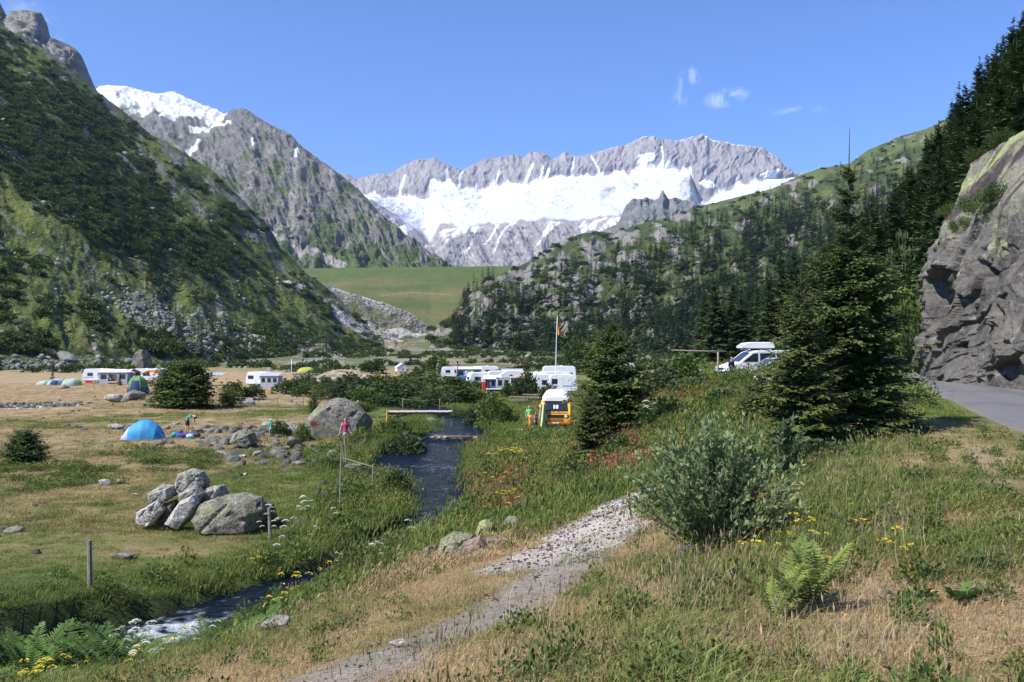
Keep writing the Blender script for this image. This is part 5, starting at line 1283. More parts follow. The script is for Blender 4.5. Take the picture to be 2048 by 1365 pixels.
for px_, D_, w_, h_, sd_, lab_ in stones:
    lk = .95 if 'lichened' in lab_ or 'green' in lab_ and 'grey-green' in lab_ else .3
    bs = (.50, .47, .42) if 'white' in lab_ or 'pale' in lab_ or 'light' in lab_ else ((.30, .235, .20) if 'red' in lab_ or 'brown' in lab_ else (.30, .275, .24))
    boulder(px_, 0, D_, w_, h_*.85, sd_, lab_, None, .75, cuts=14, cutmin=.45, rz=sd_*.37 % .6, base=bs, lich=lk, sub=3 if w_ < 60 else 4, name='boulder' if w_ > 26 else 'stone')
# loose stones of the field: uncountable
X_ = np.concatenate([rs.normal(-15.5, 3.0, 160), rs.normal(-11.5, 1.6, 90), rs.normal(-20, 1.6, 50), rs.normal(-26, 1.8, 40)]); Y_ = np.concatenate([rs.normal(56, 4, 160), rs.normal(46, 3.0, 90), rs.normal(61, 1.2, 50), rs.normal(62, .8, 40)])
dry, gravel, lush, bed, dr = info(X_, Y_); k = bed < .2; X_, Y_ = X_[k], Y_[k]
scatter('meadow_stones', np.stack([X_, Y_, ground_z(X_, Y_)], -1), randrot(len(X_), .3, rs), np.clip(rs.lognormal(-1.55, .45, len(X_)), .08, .55), rs.randint(0, 4, len(X_)), rk)
X_ = rs.uniform(-50, 10, 420); Y_ = rs.uniform(18, 120, 420); dry, gravel, lush, bed, dr = info(X_, Y_); k = (bed < .2) & (X_ < -5); X_, Y_ = X_[k], Y_[k]
scatter('scattered_field_stones', np.stack([X_, Y_, ground_z(X_, Y_)], -1), randrot(len(X_), .3, rs), np.clip(rs.lognormal(-2.0, .5, len(X_)), .05, .4), rs.randint(0, 4, len(X_)), rk)

# ------------------------------------------------------------------ simple solids
def box_bm(bm, c, s, rot=None):
    r = bmesh.ops.create_cube(bm, size=1.0)
    M = Matrix.Translation(c) @ (rot.to_matrix().to_4x4() if rot is not None else Matrix.Identity(4)) @ Matrix.Diagonal((*s, 1))
    bmesh.ops.transform(bm, matrix=M, verts=r['verts'])
    return r['verts']
def fin(bm, name, mat, parent=None, bevel=0.0, seg=2, smooth=False):
    if bevel > 0: bmesh.ops.bevel(bm, geom=bm.edges[:], offset=bevel, segments=seg, affect='EDGES', profile=.5)
    me = bpy.data.meshes.new(name); bm.normal_update(); bm.to_mesh(me); bm.free()
    if smooth: me.polygons.foreach_set('use_smooth', [True]*len(me.polygons))
    return link(name, me, mat, parent)
def box(name, mat, parent, c, s, bevel=0.0, rot=None):
    bm = bmesh.new(); box_bm(bm, c, s, rot); return fin(bm, name, mat, parent, bevel)
def prism(name, mat, parent, prof, y0, y1, bevel=0.0, axis='y', seg=2):
    """outline (a, z) extruded between y0 and y1"""
    bm = bmesh.new(); n = len(prof)
    f = (lambda a, z, y: (a, y, z)) if axis == 'y' else (lambda a, z, y: (y, a, z))
    A = [bm.verts.new(f(a, z, y0)) for a, z in prof]; B = [bm.verts.new(f(a, z, y1)) for a, z in prof]
    bm.faces.new(A); bm.faces.new(B[::-1])
    for i in range(n): bm.faces.new((A[i], B[i], B[(i+1) % n], A[(i+1) % n]))
    bmesh.ops.recalc_face_normals(bm, faces=bm.faces[:])
    return fin(bm, name, mat, parent, bevel, seg)
def rod(name, mat, parent, pts, r, ns=8):
    pts = np.asarray(pts, float); rad = np.full(len(pts), r) if np.isscalar(r) else np.asarray(r)
    V, Fq = tube_np(pts, rad, ns); n = len(pts); 
    me = bpy.data.meshes.new(name); caps = [list(range(ns))[::-1], [(n-1)*ns+i for i in range(ns)]]
    me.from_pydata(V.tolist(), [], Fq.tolist()+caps); me.polygons.foreach_set('use_smooth', [True]*len(Fq)+[False]*2)
    return link(name, me, mat, parent)
def disc(name, mat, parent, c, r, w, ns=20, axis='x', bevel=.0):
    bm = bmesh.new(); R = Matrix.Rotation(math.pi/2, 4, 'Y') if axis == 'x' else Matrix.Rotation(math.pi/2, 4, 'X')
    bmesh.ops.create_cone(bm, cap_ends=True, segments=ns, radius1=r, radius2=r, depth=w, matrix=Matrix.Translation(c) @ R)
    return fin(bm, name, mat, parent, bevel)
M_white = pmat('white_caravan_paint', (.72, .73, .74), .35, .06, 1.5)
M_cream = pmat('cream_paint', (.66, .62, .52), .4, .07, 1.5)
M_glass = pmat('dark_window_glass', (.02, .025, .03), .06, .1, 2, spec=.7)
M_tyre = pmat('tyre_rubber', (.025, .025, .025), .85, .2, 8)
M_rim = pmat('wheel_metal', (.45, .45, .46), .35, .1, 6, metallic=.6)
M_yellow = pmat('orange_yellow_bus_paint', (.85, .40, .02), .35, .06, 2)
M_grille = pmat('black_plastic', (.02, .02, .02), .5, .2, 12)
M_bumper = pmat('red_brown_bumper', (.30, .10, .02), .5, .2, 6)
M_lamp = pmat('headlamp_glass', (.65, .65, .62), .1, .05, 9, spec=.8)
M_orange = pmat('orange_plastic', (.75, .22, .02), .4, .1, 9)
M_greyfab = pmat('grey_awning_fabric', (.34, .36, .39), .85, .12, 3, bump=.02, bscale=4)
M_whitefab = pmat('white_awning_fabric', (.64, .65, .67), .85, .1, 3, bump=.02, bscale=4)
M_bluefab = pmat('blue_awning_fabric', (.10, .19, .42), .85, .15, 3, bump=.02, bscale=4)
M_beigefab = pmat('beige_awning_fabric', (.40, .34, .26), .85, .12, 3, bump=.02, bscale=4)
M_greenfab = pmat('green_tent_fabric', (.09, .24, .07), .75, .12, 3, bump=.02, bscale=4)
M_palegreen = pmat('pale_green_tent_fabric', (.30, .42, .20), .75, .12, 3, bump=.02, bscale=4)
M_navyfab = pmat('navy_tent_fabric', (.02, .035, .10), .75, .15, 3, bump=.02, bscale=4)
M_tentblue = pmat('bright_blue_tent_fabric', (.045, .29, .56), .6, .1, 2.5, bump=.05, bscale=3, trans=.15)
M_tentgrey = pmat('pale_grey_tent_fabric', (.33, .37, .45), .7, .12, 6, bump=.02, bscale=8)
M_red = pmat('red_fabric', (.50, .03, .03), .8, .12, 3)
M_orangefab = pmat('orange_canopy_fabric', (.72, .22, .06), .8, .12, 3)
M_brownfab = pmat('brown_shade_fabric', (.055, .03, .035), .9, .2, 3)
M_wood = pmat('grey_weathered_wood', (.23, .20, .165), .9, .35, 12, bump=.006, bscale=40)
M_woodbr = pmat('brown_board', (.13, .075, .045), .9, .3, 8, bump=.006, bscale=30)
M_roofbr = pmat('brown_roof_sheet', (.12, .070, .05), .8, .3, 4)
M_metal = pmat('galvanised_metal', (.55, .56, .57), .4, .12, 9, metallic=.4)
M_paleplank = pmat('sun_bleached_planks', (.50, .44, .38), .9, .25, 8, bump=.004, bscale=40)
M_yellowpaint = pmat('yellow_painted_wood', (.60, .36, .05), .7, .2, 8)
M_whitepole = pmat('white_painted_pole', (.72, .72, .70), .5, .08, 5)
M_blueplastic = pmat('blue_plastic_sheet', (.05, .14, .38), .5, .15, 4)
M_stripe = pmat('blue_stripe', (.10, .20, .45), .4, .1, 5)
M_silver = pmat('silver_blue_car_paint', (.42, .46, .52), .25, .06, 2, metallic=.35)
M_rope = pmat('wire', (.30, .29, .27), .6, .2, 30)

# ------------------------------------------------------------------ vehicles
def wheel(parent, x, y, r=.31, w=.2, axis='x'):
    """x across, y along the vehicle; parts tyre > rim"""
    t_ = disc('wheel', M_tyre, parent, (x, y, r), r, w, 22, axis, .02)
    sgn = 1 if x > 0 else -1
    c = (x+sgn*w*.5, y, r) if axis == 'x' else (x, y+(1 if y > 0 else -1)*w*.5, r)
    disc('rim', M_rim, t_, c, r*.62, .02, 18, axis, .004)
    return t_
# the yellow camper bus faces the camera: its own frame has the front at -y
def camper_bus(loc, rz):
    e = empty('camper_bus', loc, rz)
    H = .92; 
    prof = [(-2.25, .38), (-2.28, .62), (-2.25, .98), (-2.19, 1.12), (-1.82, 1.72), (-1.70, 1.80), (2.15, 1.84), (2.26, 1.70), (2.28, .70), (2.24, .38)]
    prism('body', M_yellow, e, prof, -H, H, .045, axis='x', seg=3)
    rp = [(-.88, 1.79), (-.86, 2.02), (-.70, 2.26), (-.45, 2.36), (.45, 2.36), (.70, 2.26), (.86, 2.02), (.88, 1.79)]
    bm = bmesh.new(); yy = [-1.95, -1.72, -1.30, 2.0, 2.2]; sc_ = [(.82, .42), (.95, .80), (1, 1), (1, 1), (.93, .75)]
    rings = [[bm.verts.new((a*s0, y, 1.79+(z-1.79)*s1)) for a, z in rp] for y, (s0, s1) in zip(yy, sc_)]
    for r0, r1 in zip(rings, rings[1:]):
        for i in range(len(rp)-1): bm.faces.new((r0[i], r1[i], r1[i+1], r0[i+1]))
    bm.faces.new(rings[0]); bm.faces.new(rings[-1][::-1]); bmesh.ops.recalc_face_normals(bm, faces=bm.faces[:])
    fin(bm, 'high_roof', M_white, e, smooth=False)
    bm = bmesh.new()      # windscreen lies on the raked front
    q = [(-.76, -2.185, 1.16), (.76, -2.185, 1.16), (.70, -1.865, 1.69), (-.70, -1.865, 1.69)]
    n = Vector((0, -.86, .52)); vs = [bm.verts.new(Vector(p)+n*.012) for p in q]; bm.faces.new(vs)
    r = bmesh.ops.extrude_face_region(bm, geom=bm.faces[:]); bmesh.ops.translate(bm, verts=[v for v in r['geom'] if isinstance(v, bmesh.types.BMVert)], vec=-n*.03)
    bmesh.ops.recalc_face_normals(bm, faces=bm.faces[:])
    ws = fin(bm, 'windscreen', M_glass, e)
    for sx in (-.09, .09):
        box('windscreen_card', M_white, ws, (sx, -2.075, 1.43), (.11, .012, .26), 0, Euler((-.55, 0, 0)))
    box('dashboard_line', M_grille, e, (0, -2.26, 1.08), (1.5, .02, .03))
    box('grille', M_grille, e, (0, -2.287, .86), (1.60, .03, .19), .01)
    for sx in (-.62, .62):
        disc('headlight', M_lamp, e, (sx, -2.305, .86), .10, .03, 20, 'y', .006)
        box('indicator', M_orange, e, (sx*1.25, -2.30, .64), (.16, .03, .07), .008)
    box('lower_grille', M_bumper, e, (0, -2.293, .64), (.95, .02, .13), .01)
    b_ = box('bumper', M_bumper, e, (0, -2.34, .42), (1.86, .14, .17), .04)
    box('number_plate', M_cream, b_, (0, -2.416, .46), (.40, .012, .09))
    for sx in (-.5, .5): rod('wiper', M_grille, e, [(sx*.2, -2.215, 1.14), (sx*1.2, -2.14, 1.27)], .009, 5)
    for s_ in (-1, 1):
        rod('mirror', M_grille, e, [(s_*.92, -1.95, 1.25), (s_*1.08, -2.0, 1.35), (s_*1.08, -2.0, 1.50)], [.015, .02, .06], 8)
        for y0, y1 in ((-1.55, -.75), (-.6, .55), (.7, 1.95)):
            box('side_window', M_glass, e, (s_*.925, (y0+y1)/2, 1.42), (.014, y1-y0, .40), .004)
        box('door_seam', M_grille, e, (s_*.922, -.68, 1.05), (.006, .012, 1.3))
        box('indicator_lamp', M_orange, e, (s_*.922, -2.0, .62), (.01, .1, .05))
        for y in (-1.45, 1.35): wheel(e, s_*.80, y)
    return e
p = on_ground(1113, 57.3); bus = camper_bus((p.x, p.y, p.z), math.radians(-4))
tag(bus, 'orange-yellow camper bus with white high roof parked at the end of the lawn', 'camper van')
def caravan(px, D, rz, label, L=4.6, W=2.1, Hh=2.35, mat=None, stripe=None, windows=((-1.2, .9), (.6, 1.1)), group='caravans on the camp site'):
    """travel trailer, long axis x in its own frame, near side at -y"""
    e = empty('caravan', on_ground(px, D), rz)
    m = mat or M_white; h = L/2
    prof = [(-h, .62), (-h-.03, 1.2), (-h+.22, Hh-.22), (-h+.45, Hh-.04), (0, Hh), (h-.40, Hh-.05), (h-.10, Hh-.28), (h+.06, 1.1), (h, .60), (h-.25, .46), (-h+.2, .46)]
    prism('body', m, e, prof, -W/2, W/2, .05)
    for wx, wl in windows:
        w_ = box('window', M_glass, e, (wx, -W/2-.006, 1.50), (wl, .02, .52), .008)
        box('window_frame', M_rim, w_, (wx, -W/2-.002, 1.50), (wl+.08, .012, .60), .004)
    box('window', M_glass, e, (h+.005, 0, 1.5), (.04, 1.3, .5), .008, Euler((0, -.13, 0)))
    box('window', M_glass, e, (-h+.075, 0, 1.55), (.04, 1.3, .45), .008, Euler((0, .22, 0)))
    box('door', m, e, (-.25, -W/2-.008, 1.25), (.58, .02, 1.50), .004)
    if stripe: box('stripe', stripe, e, (0, -W/2-.004, 1.02), (L*.96, .012, .10))
    box('roof_vent', m, e, (.4, 0, Hh+.03), (.5, .5, .08), .015)
    box('chassis', M_grille, e, (0, 0, .40), (L*.9, W*.7, .12))
    for s_ in (-1, 1):
        wheel(e, -.1, s_*(W/2-.14), .30, .17, 'y')
    rod('drawbar', M_grille, e, [(h-.2, .3, .42), (h+.95, 0, .42), (h-.2, -.3, .42)], .04, 5)
    return tag(e, label, 'caravan', group)
def awning(px, D, rz, label, L=3.4, W=2.4, H0=1.85, H1=2.3, roof=None, wall=None, front=True, group='awnings and pavilions on the camp site', slope='y', cat='awning', posts=True, off=(0, 0)):
    """fabric porch: eaves H0 at the near side -y, H1 at the far side, pitched for slope='gable'"""
    b0 = on_ground(px, D); e = empty('awning', b0, rz)
    h, w = L/2, W/2
    if slope == 'gable': prof = [(-h-.12, H0-.03), (-h-.12, H0+.03), (0, H1+.03), (h+.12, H0+.03), (h+.12, H0-.03), (0, H1-.03)]; prism('roof', roof, e, prof, -w-.12, w+.12)
    else: prism('roof', roof, e, [(-w-.15, H0-.02), (-w-.15, H0+.03), (w, H1+.03), (w, H1-.02)], -h-.1, h+.1, axis='x')
    if posts:
        for sx in (-h, h):
            for sy in (-w, w): rod('pole', M_metal, e, [(sx, sy, -.05), (sx, sy, H0)], .022, 6)
    if wall is not None:
        if front:
            n = 3; 
            for i in range(n):
                x0 = -h+L/n*i; c_ = x0+L/n/2
                if i == 1 and L > 3: continue
                wl = box('wall_panel', wall, e, (c_, -w, H0/2), (L/n*.97, .03, H0*.97))
                box('window', M_glass, wl, (c_, -w-.02, H0*.62), (L/n*.62, .014, H0*.38))
            box('wall_panel', wall, e, (0, -w-.0, H0-.16), (L*.97, .035, .28))
        for sx in (-1, 1): box('wall_panel', wall, e, (sx*h, 0, H0/2), (.03, W*.94, H0*.97))
    return tag(e, label, cat, group)
def dome_tent(px, D, rz, label, rx, ry, h, mat, mat2=None, name='tent', door=True, ribs=3, cat='tent', skew=0.0, group=None, low=0.0):
    """stretched dome with pole arches, panels of a second fabric along the foot and a door"""
    e = empty(name, on_ground(px, D), rz)
    nu, nv = 48, 20; th = np.linspace(0, 2*np.pi, nu); ph = np.linspace(0, np.pi/2, nv)
    T, Pp = np.meshgrid(th, ph)
    r = np.cos(Pp)**.75
    x = rx*r*np.cos(T); y = ry*r*np.sin(T); z = h*np.sin(Pp)**.95
    x = x+skew*rx*(z/h)
    sag = 1-.045*np.abs(np.sin(T*ribs))*np.sin(Pp*2); x *= sag; y *= sag; z = z-.05*h*np.abs(np.sin(T*ribs))*np.sin(Pp*2)
    k = int(nv*(low if low else 0))
    P_ = np.stack([x, y, z-.02], -1)
    if low:
        link('lower_panel', gridmesh('lower_panel', P_[:k+1]), mat2, e); link('flysheet', gridmesh('flysheet', P_[k:]), mat, e)
    else: link('flysheet', gridmesh('flysheet', P_), mat, e)
    for i in range(ribs):
        a = math.pi/ribs*i
        pts = []
        for q in np.linspace(0, math.pi, 18):
            s_ = math.cos(q); zz = h*abs(math.sin(q))**.95
            rr = abs(s_)**.75*(1 if s_ > 0 else -1)
            pts.append((rx*rr*math.cos(a)+skew*rx*zz/h, ry*rr*math.sin(a), zz+.005))
        rod('pole', M_tentgrey, e, pts, .012+.004*h, 5)
    if door:
        a0 = -math.pi/2; pts = []
        A = np.linspace(a0-.42, a0+.42, 8); Bq = np.linspace(.03, .85, 8)
        TT, PP = np.meshgrid(A, Bq); r = np.cos(PP)**.75*1.015
        link('door', gridmesh('door', np.stack([rx*r*np.cos(TT)+skew*rx*np.sin(PP), ry*r*np.sin(TT), h*np.sin(PP)**.95], -1)), mat2 or mat, e)
    for i in range(4):
        a = math.pi/4+i*math.pi/2
        rod('guy_rope', M_rope, e, [(rx*.75*math.cos(a), ry*.75*math.sin(a), h*.45), (rx*1.4*math.cos(a), ry*1.5*math.sin(a), 0)], .006, 4)
    return tag(e, label, cat, group)

# bright blue pop-up tent: a low shell with a pale mesh band at its left mouth
def popup_tent():
    D = 54.5; b0 = on_ground(290, D); e = empty('tent', b0, .0)
    n, m = 44, 26; u = np.linspace(0, 1, n); v = np.linspace(0, math.pi, m)
    xs = -1.36+2.72*u
    hprof = 1.22*np.interp(u, [0, .04, .12, .25, .4, .52, .65, .8, .92, 1], [0, .22, .52, .80, .96, 1.0, .94, .70, .34, 0])
    wprof = .82*np.interp(u, [0, .1, .3, .5, .8, 1], [.55, .8, 1, 1, .75, .0])
    P_ = np.zeros((m, n, 3))
    for j in range(m):
        c_, s_ = math.cos(v[j]), math.sin(v[j])
        P_[j, :, 0] = xs+.10*np.sin(v[j])*(1-u)*0
        P_[j, :, 1] = -c_*wprof*(1 if abs(c_) < 1 else 1)
        P_[j, :, 2] = hprof*s_**.8
    wr = 0.022*np.sin(P_[..., 0]*17+P_[..., 2]*9)*sstep(.3, 1.2, P_[..., 0])+0.018*fbm(P_[..., 0]*3, P_[..., 2]*3, P_[..., 1]*2, 3)
    P_[..., 1] += wr; P_[..., 2] += wr*.6*(P_[..., 2] > .02)
    k = 9
    link('flysheet', gridmesh('flysheet', P_[:, k:]), M_tentblue, e); link('mesh_band', gridmesh('mesh_band', P_[:, :k+1]), M_tentgrey, e)
    for uu in (0.0, .20): 
        i = int(uu*(n-1)); rod('hoop', M_whitefab, e, [tuple(P_[j, max(i, 2)]) for j in range(m)], .018, 5)
    ridge_ = [tuple(P_[m//2, i]+np.array((0, 0, .01))) for i in range(2, n-1)]
    rod('ridge_seam', M_navyfab, e, ridge_[::3], .010, 5)
    rod('foot_seam', M_navyfab, e, [tuple(P_[0, i]+np.array((0, -.01, .02))) for i in range(2, n-2, 3)], .014, 5)
    for x_, y_ in ((-1.35, -.55), (1.36, -.3), (-1.35, .6)): rod('guy_rope', M_rope, e, [(x_*.8, y_, .35), (x_*1.25, y_*1.5, 0)], .006, 4)
    return tag(e, 'bright blue pop-up tent with a pale mesh mouth standing on the dry meadow', 'tent')
popup_tent()
dome_tent(276, 113, .1, 'tall green dome tent with navy lower part beside the pair of spruces', 1.35, 1.5, 2.35, M_greenfab, M_navyfab, low=.28)
dome_tent(143, 140, .2, 'low pale green dome tent far left in front of the hillside', 1.5, 1.2, 1.15, M_palegreen, M_tentgrey, group='low dome tents far left', skew=.1)
dome_tent(112, 142, .1, 'low grey and navy tent left of the pale green one', 1.4, 1.1, .95, M_tentgrey, M_navyfab, group='low dome tents far left', skew=.2)
dome_tent(88, 143, 0, 'flattest pale tent at the far left end of the tent row', 1.3, 1.0, .75, M_palegreen, M_tentgrey, group='low dome tents far left', skew=.15)
dome_tent(614, 215, 0, 'low yellow-green tent right of the thin white pole', 2.4, 1.4, 1.3, pmat('yellow_green_fabric', (.32, .34, .05), .8, .1, 3), None, group=None)
dome_tent(412, 140, 0, 'small dark grey dome tent near the fabric shelter behind the spruces', 1.0, .9, 1.1, M_greyfab, M_navyfab)
# small white ridge tent below the moraine
def house_tent(px, D, rz, label, L, W, H0, H1, mat, mat2):
    e = empty('tent', on_ground(px, D), rz)
    prism('walls', mat, e, [(-L/2, 0), (-L/2, H0), (0, H1), (L/2, H0), (L/2, 0)], -W/2, W/2)
    prism('roof', mat, e, [(-L/2-.15, H0-.1), (-L/2-.15, H0-.04), (0, H1+.06), (L/2+.15, H0-.04), (L/2+.15, H0-.1), (0, H1+.01)], -W/2-.1, W/2+.1)
    box('door', mat2, e, (0, -W/2-.01, H0*.45), (L*.18, .02, H0*.9))
    return tag(e, label, 'tent')
p_ = house_tent(803, 235, .35, 'small white ridge tent standing alone below the moraine', 2.9, 2.6, 1.1, 2.1, M_whitefab, M_greyfab)

# left camp group
caravan(200, 150, .05, 'white caravan with red end, first of the row at the left camp', 4.9, 2.1, 2.45, stripe=M_stripe)
awning(232, 148, .05, 'long grey and white awning set against the first caravan of the left camp', 4.6, 2.5, 1.95, 2.4, M_whitefab, M_greyfab)
awning(262, 150, .0, 'dark brown shade tent between the awning and the green dome tent', 2.3, 2.2, 1.8, 2.4, M_brownfab, M_brownfab, slope='gable', front=False)
caravan(290, 158, .02, 'white caravan behind the green dome tent', 5.4, 2.1, 2.5, stripe=None)
caravan(335, 160, .03, 'white caravan half hidden by the pair of spruces', 5.0, 2.1, 2.5, stripe=M_stripe)
awning(303, 146, .0, 'orange garden pavilion with pitched roof behind the green dome tent', 2.5, 2.4, 1.75, 2.3, M_orangefab, None, slope='gable', cat='pavilion')
box_red = box('windbreak', M_red, None, tuple(on_ground(178, 149)+Vector((0, 0, 1.0))), (1.2, .12, 2.1), .04); tag(box_red, 'dark red windbreak standing at the left end of the first caravan', 'windbreak')
awning(418, 144, .05, 'flat bluish-white shelter roof on poles right of the pair of spruces', 4.9, 2.6, 1.75, 2.05, M_tentgrey, None, cat='shelter')
# mid camp caravan
caravan(519, 139, -.08, 'white caravan standing alone on the dry ground in mid camp', 3.6, 2.1, 2.35, windows=((-.9, 1.1), (.8, .8)))
awning(543, 136, -.05, 'grey awning with a framed window on the lone mid camp caravan', 2.7, 2.3, 1.75, 2.2, M_greyfab, M_greyfab)
o = rod('water_barrel', M_white, None, [tuple(on_ground(563, 136)+Vector((0, 0, z))) for z in (0, .15, .75, .9)], [.35, .42, .42, .3], 14); tag(o, 'white rounded barrel right of the grey awning in mid camp', 'barrel')
# right camp, back row
caravan(908, 172, .1, 'white caravan at the left end of the back row, behind the dark pole', 5.0, 2.1, 2.4, stripe=M_stripe)
awning(938, 168, .05, 'blue and white striped awning of the back row', 4.6, 2.5, 2.0, 2.4, M_whitefab, M_bluefab)
caravan(970, 172, .05, 'white caravan of the back row just left of the brown shed', 5.4, 2.1, 2.5)
# right camp, middle row
caravan(968, 128, .3, 'white caravan in the middle row with a red bag beside it', 4.8, 2.1, 2.4, stripe=M_stripe)
awning(985, 122, .12, 'small white awning with blue front panels, middle row', 2.3, 2.0, 1.65, 2.1, M_whitefab, M_bluefab)
caravan(1013, 126, .1, 'big white caravan behind the grey-windowed awning', 5.6, 2.3, 2.75)
awning(1012, 117, .05, 'white pitched awning with grey window panels in the middle row', 2.5, 2.2, 1.9, 2.65, M_whitefab, M_greyfab, slope='gable')
awning(1044, 116, .02, 'beige tent awning in front of the willow bushes', 3.0, 2.2, 1.85, 2.15, M_beigefab, M_beigefab)
caravan(1072, 118, 1.45, 'white caravan seen from its end, right of the beige awning', 5.0, 2.2, 2.5)
caravan(1108, 118, .05, 'long white caravan with a plain pale side near the tall flagpole', 4.6, 2.2, 2.6, windows=((-1.4, .5),))
awning(1060, 121, .05, 'small white porch awning squeezed beside the plain-sided caravan', 2.0, 1.8, 1.8, 2.2, M_whitefab, M_greyfab)
awning(1024, 140, .03, 'striped grey awning roof showing above the middle row', 3.2, 2.2, 2.2, 2.7, M_tentgrey, M_greyfab)
caravan(1118, 150, .0, 'white motor caravan with three dark windows behind the flagpole', 5.6, 2.2, 2.9, windows=((-1.7, .8), (.1, .9), (1.8, .8)))
caravan(1082, 104, .03, 'short white caravan with a dark side window left of the yellow camper roof', 3.2, 2.1, 2.45, windows=((.55, 1.0), (-.9, .5)))
caravan(1124, 95, .02, 'white caravan with its lower half in shade directly behind the yellow camper bus', 3.1, 2.1, 2.25, stripe=M_stripe, windows=((-.6, 1.1),))
caravan(1112, 172, .0, 'flat-roofed grey-white trailer at the back behind the motor caravan', 5.6, 2.2, 2.2, mat=M_cream)
caravan(1245, 182, .2, 'white caravan just visible right of the leaning spruce', 4.6, 2.1, 2.3)
o = box('blue_tarpaulin', M_blueplastic, None, tuple(on_ground(937, 160)+Vector((0, 0, .5))), (5.0, 1.0, 1.0), .1); tag(o, 'blue tarpaulin windbreak below the striped awning of the back row', 'tarpaulin')
o = box('canvas_bag', M_red, None, tuple(on_ground(968, 116)+Vector((0, 0, .65))), (.55, .4, 1.2), .12); tag(o, 'red sack hanging beside the middle row caravan', 'bag')
def trailer_table(px, D, label, L=3.6):
    e = empty('flat_trailer', on_ground(px, D), .04)
    box('deck', M_paleplank, e, (0, 0, .78), (L, 1.4, .12), .02)
    for sx in (-L*.33, L*.2): 
        for sy in (-.6, .6): wheel(e, sx, sy, .26, .16, 'y')
    box('frame', M_grille, e, (0, 0, .62), (L*.92, 1.1, .1))
    rod('drawbar', M_grille, e, [(L/2, .3, .62), (L/2+.8, 0, .55), (L/2, -.3, .62)], .04, 5)
    return tag(e, label, 'trailer')
trailer_table(1003, 104, 'long pale flat trailer parked in front of the middle row of awnings')
# bicycles and oddments near the awnings would be specks: left to the awnings
# brown shed
def shed():
    e = empty('shed', on_ground(1016, 158), -.08); e.scale = (1.25, 1.25, 1.3)
    prism('walls', M_woodbr, e, [(-2.2, -.1), (-2.2, 1.35), (2.0, 2.15), (2.0, -.1)], -1.5, 1.5)
    prism('roof', M_roofbr, e, [(-3.2, 1.20), (-3.2, 1.32), (2.5, 2.42), (2.5, 2.30)], -1.9, 1.9)
    box('opening_shade_panel', M_grille, e, (.3, -1.515, .8), (2.6, .03, 1.3))  # black panel on the wall stands in for the shade inside an opening
    for x in (-2.9, 2.3): rod('post', M_woodbr, e, [(x, -1.7, -.1), (x, -1.7, 1.25 if x < 0 else 2.25)], .06, 6)
    return tag(e, 'low brown wooden shed with a slanting roof behind the caravans', 'shed')
shed()
# ------------------------------------------------------------------ poles, posts, fences, bridge
e = empty('flagpole', on_ground(1111, 96)); p0 = e.location
rod('pole', M_whitepole, e, [(0, 0, -.2), (.03, 0, 3), (.10, 0, 6), (.20, 0, 8.6)], [.055, .05, .04, .028], 8)
rod('finial', M_yellowpaint, e, [(.20, 0, 8.6), (.2, 0, 8.64), (.2, 0, 8.72)], [.03, .05, .01], 8)
n, m = 14, 10; U, Vv = np.meshgrid(np.linspace(0, 1, n), np.linspace(0, 1, m))
fx = .17+.56*U*(.4+.6*Vv); fz = 7.75-1.05*Vv-.35*U; fy = .10*np.sin(U*7+Vv*2)
P_ = np.stack([fx, fy, fz], -1); c_ = np.zeros(P_.shape)+np.array((.62, .45, .02)); c_ = mixc(c_, (.55, .05, .02), ((U > .38) & (U < .7)).astype(float)); c_ = mixc(c_, (.06, .10, .03), (U < .18).astype(float))
fl = link('flag', gridmesh('flag', P_, c_), vmat('flag_cloth', ((3, .1),), (), .8), e)
tag(e, 'tall white flagpole with a limp yellow and red flag above the caravans', 'flagpole')
e = empty('mast', on_ground(583, 140)); rod('pole', M_whitepole, e, [(0, 0, -.1), (0, 0, 4.2)], [.05, .035], 8); box('foot', M_metal, e, (0, 0, .1), (.5, .5, .2), .03)
tag(e, 'thin white mast right of the mid camp caravan', 'pole')
e = empty('utility_pole', on_ground(915, 150)); rod('pole', M_woodbr, e, [(0, 0, -.2), (0, 0, 3.6)], [.12, .10], 8); box('crossarm', M_woodbr, e, (0, 0, 3.1), (.9, .12, .12), .01); box('lamp_head', M_grille, e, (0, -.1, 3.65), (.34, .3, .22), .03)
tag(e, 'dark wooden pole with a short crossarm in front of the back row of caravans', 'pole')
e = empty('beam_rack', on_ground(1436, 56)); rod('post', M_wood, e, [(0, 0, -.1), (0, 0, 1.95)], .06, 7); rod('beam', M_wood, e, [(-2.9, .3, 2.06), (-1.2, .1, 1.99), (.5, -.05, 1.97)], [.03, .045, .05], 7)
tag(e, 'grey post carrying a long thin wooden beam beside the car park', 'post')
def post(px, D, hpx, label, w=.035, lean=(0, 0), mat=None, group=None, name='fence_post', cap=None, r=None):
    h = hpx/F*D; b0 = on_ground(px, D); rr = r or w
    me_pts = [(0, 0, -.25), (lean[0]*h*.5, lean[1]*h*.5, h*.5), (lean[0]*h, lean[1]*h, h)]
    V, Fq = tube_np(me_pts, [rr*1.05, rr, rr*.92], 7)
    V = V*(1+.0*V); me = bpy.data.meshes.new(name); me.from_pydata(V.tolist(), [], Fq.tolist()+[[14+i for i in range(7)]])
    o = link(name, me, mat or M_wood, None, b0); tag(o, label, 'post', group); return o
post(180, 20.8, 100, 'weathered square wooden post standing alone in the lower left meadow', r=.055, lean=(-.01, 0))
post(541, 27.0, 62, 'short wooden post with reddish top at the right end of the rock pile', r=.05, lean=(-.05, 0))
post(679, 30.5, 120, 'tall thin grey post on the left bank of the stream', r=.028, lean=(.03, 0))
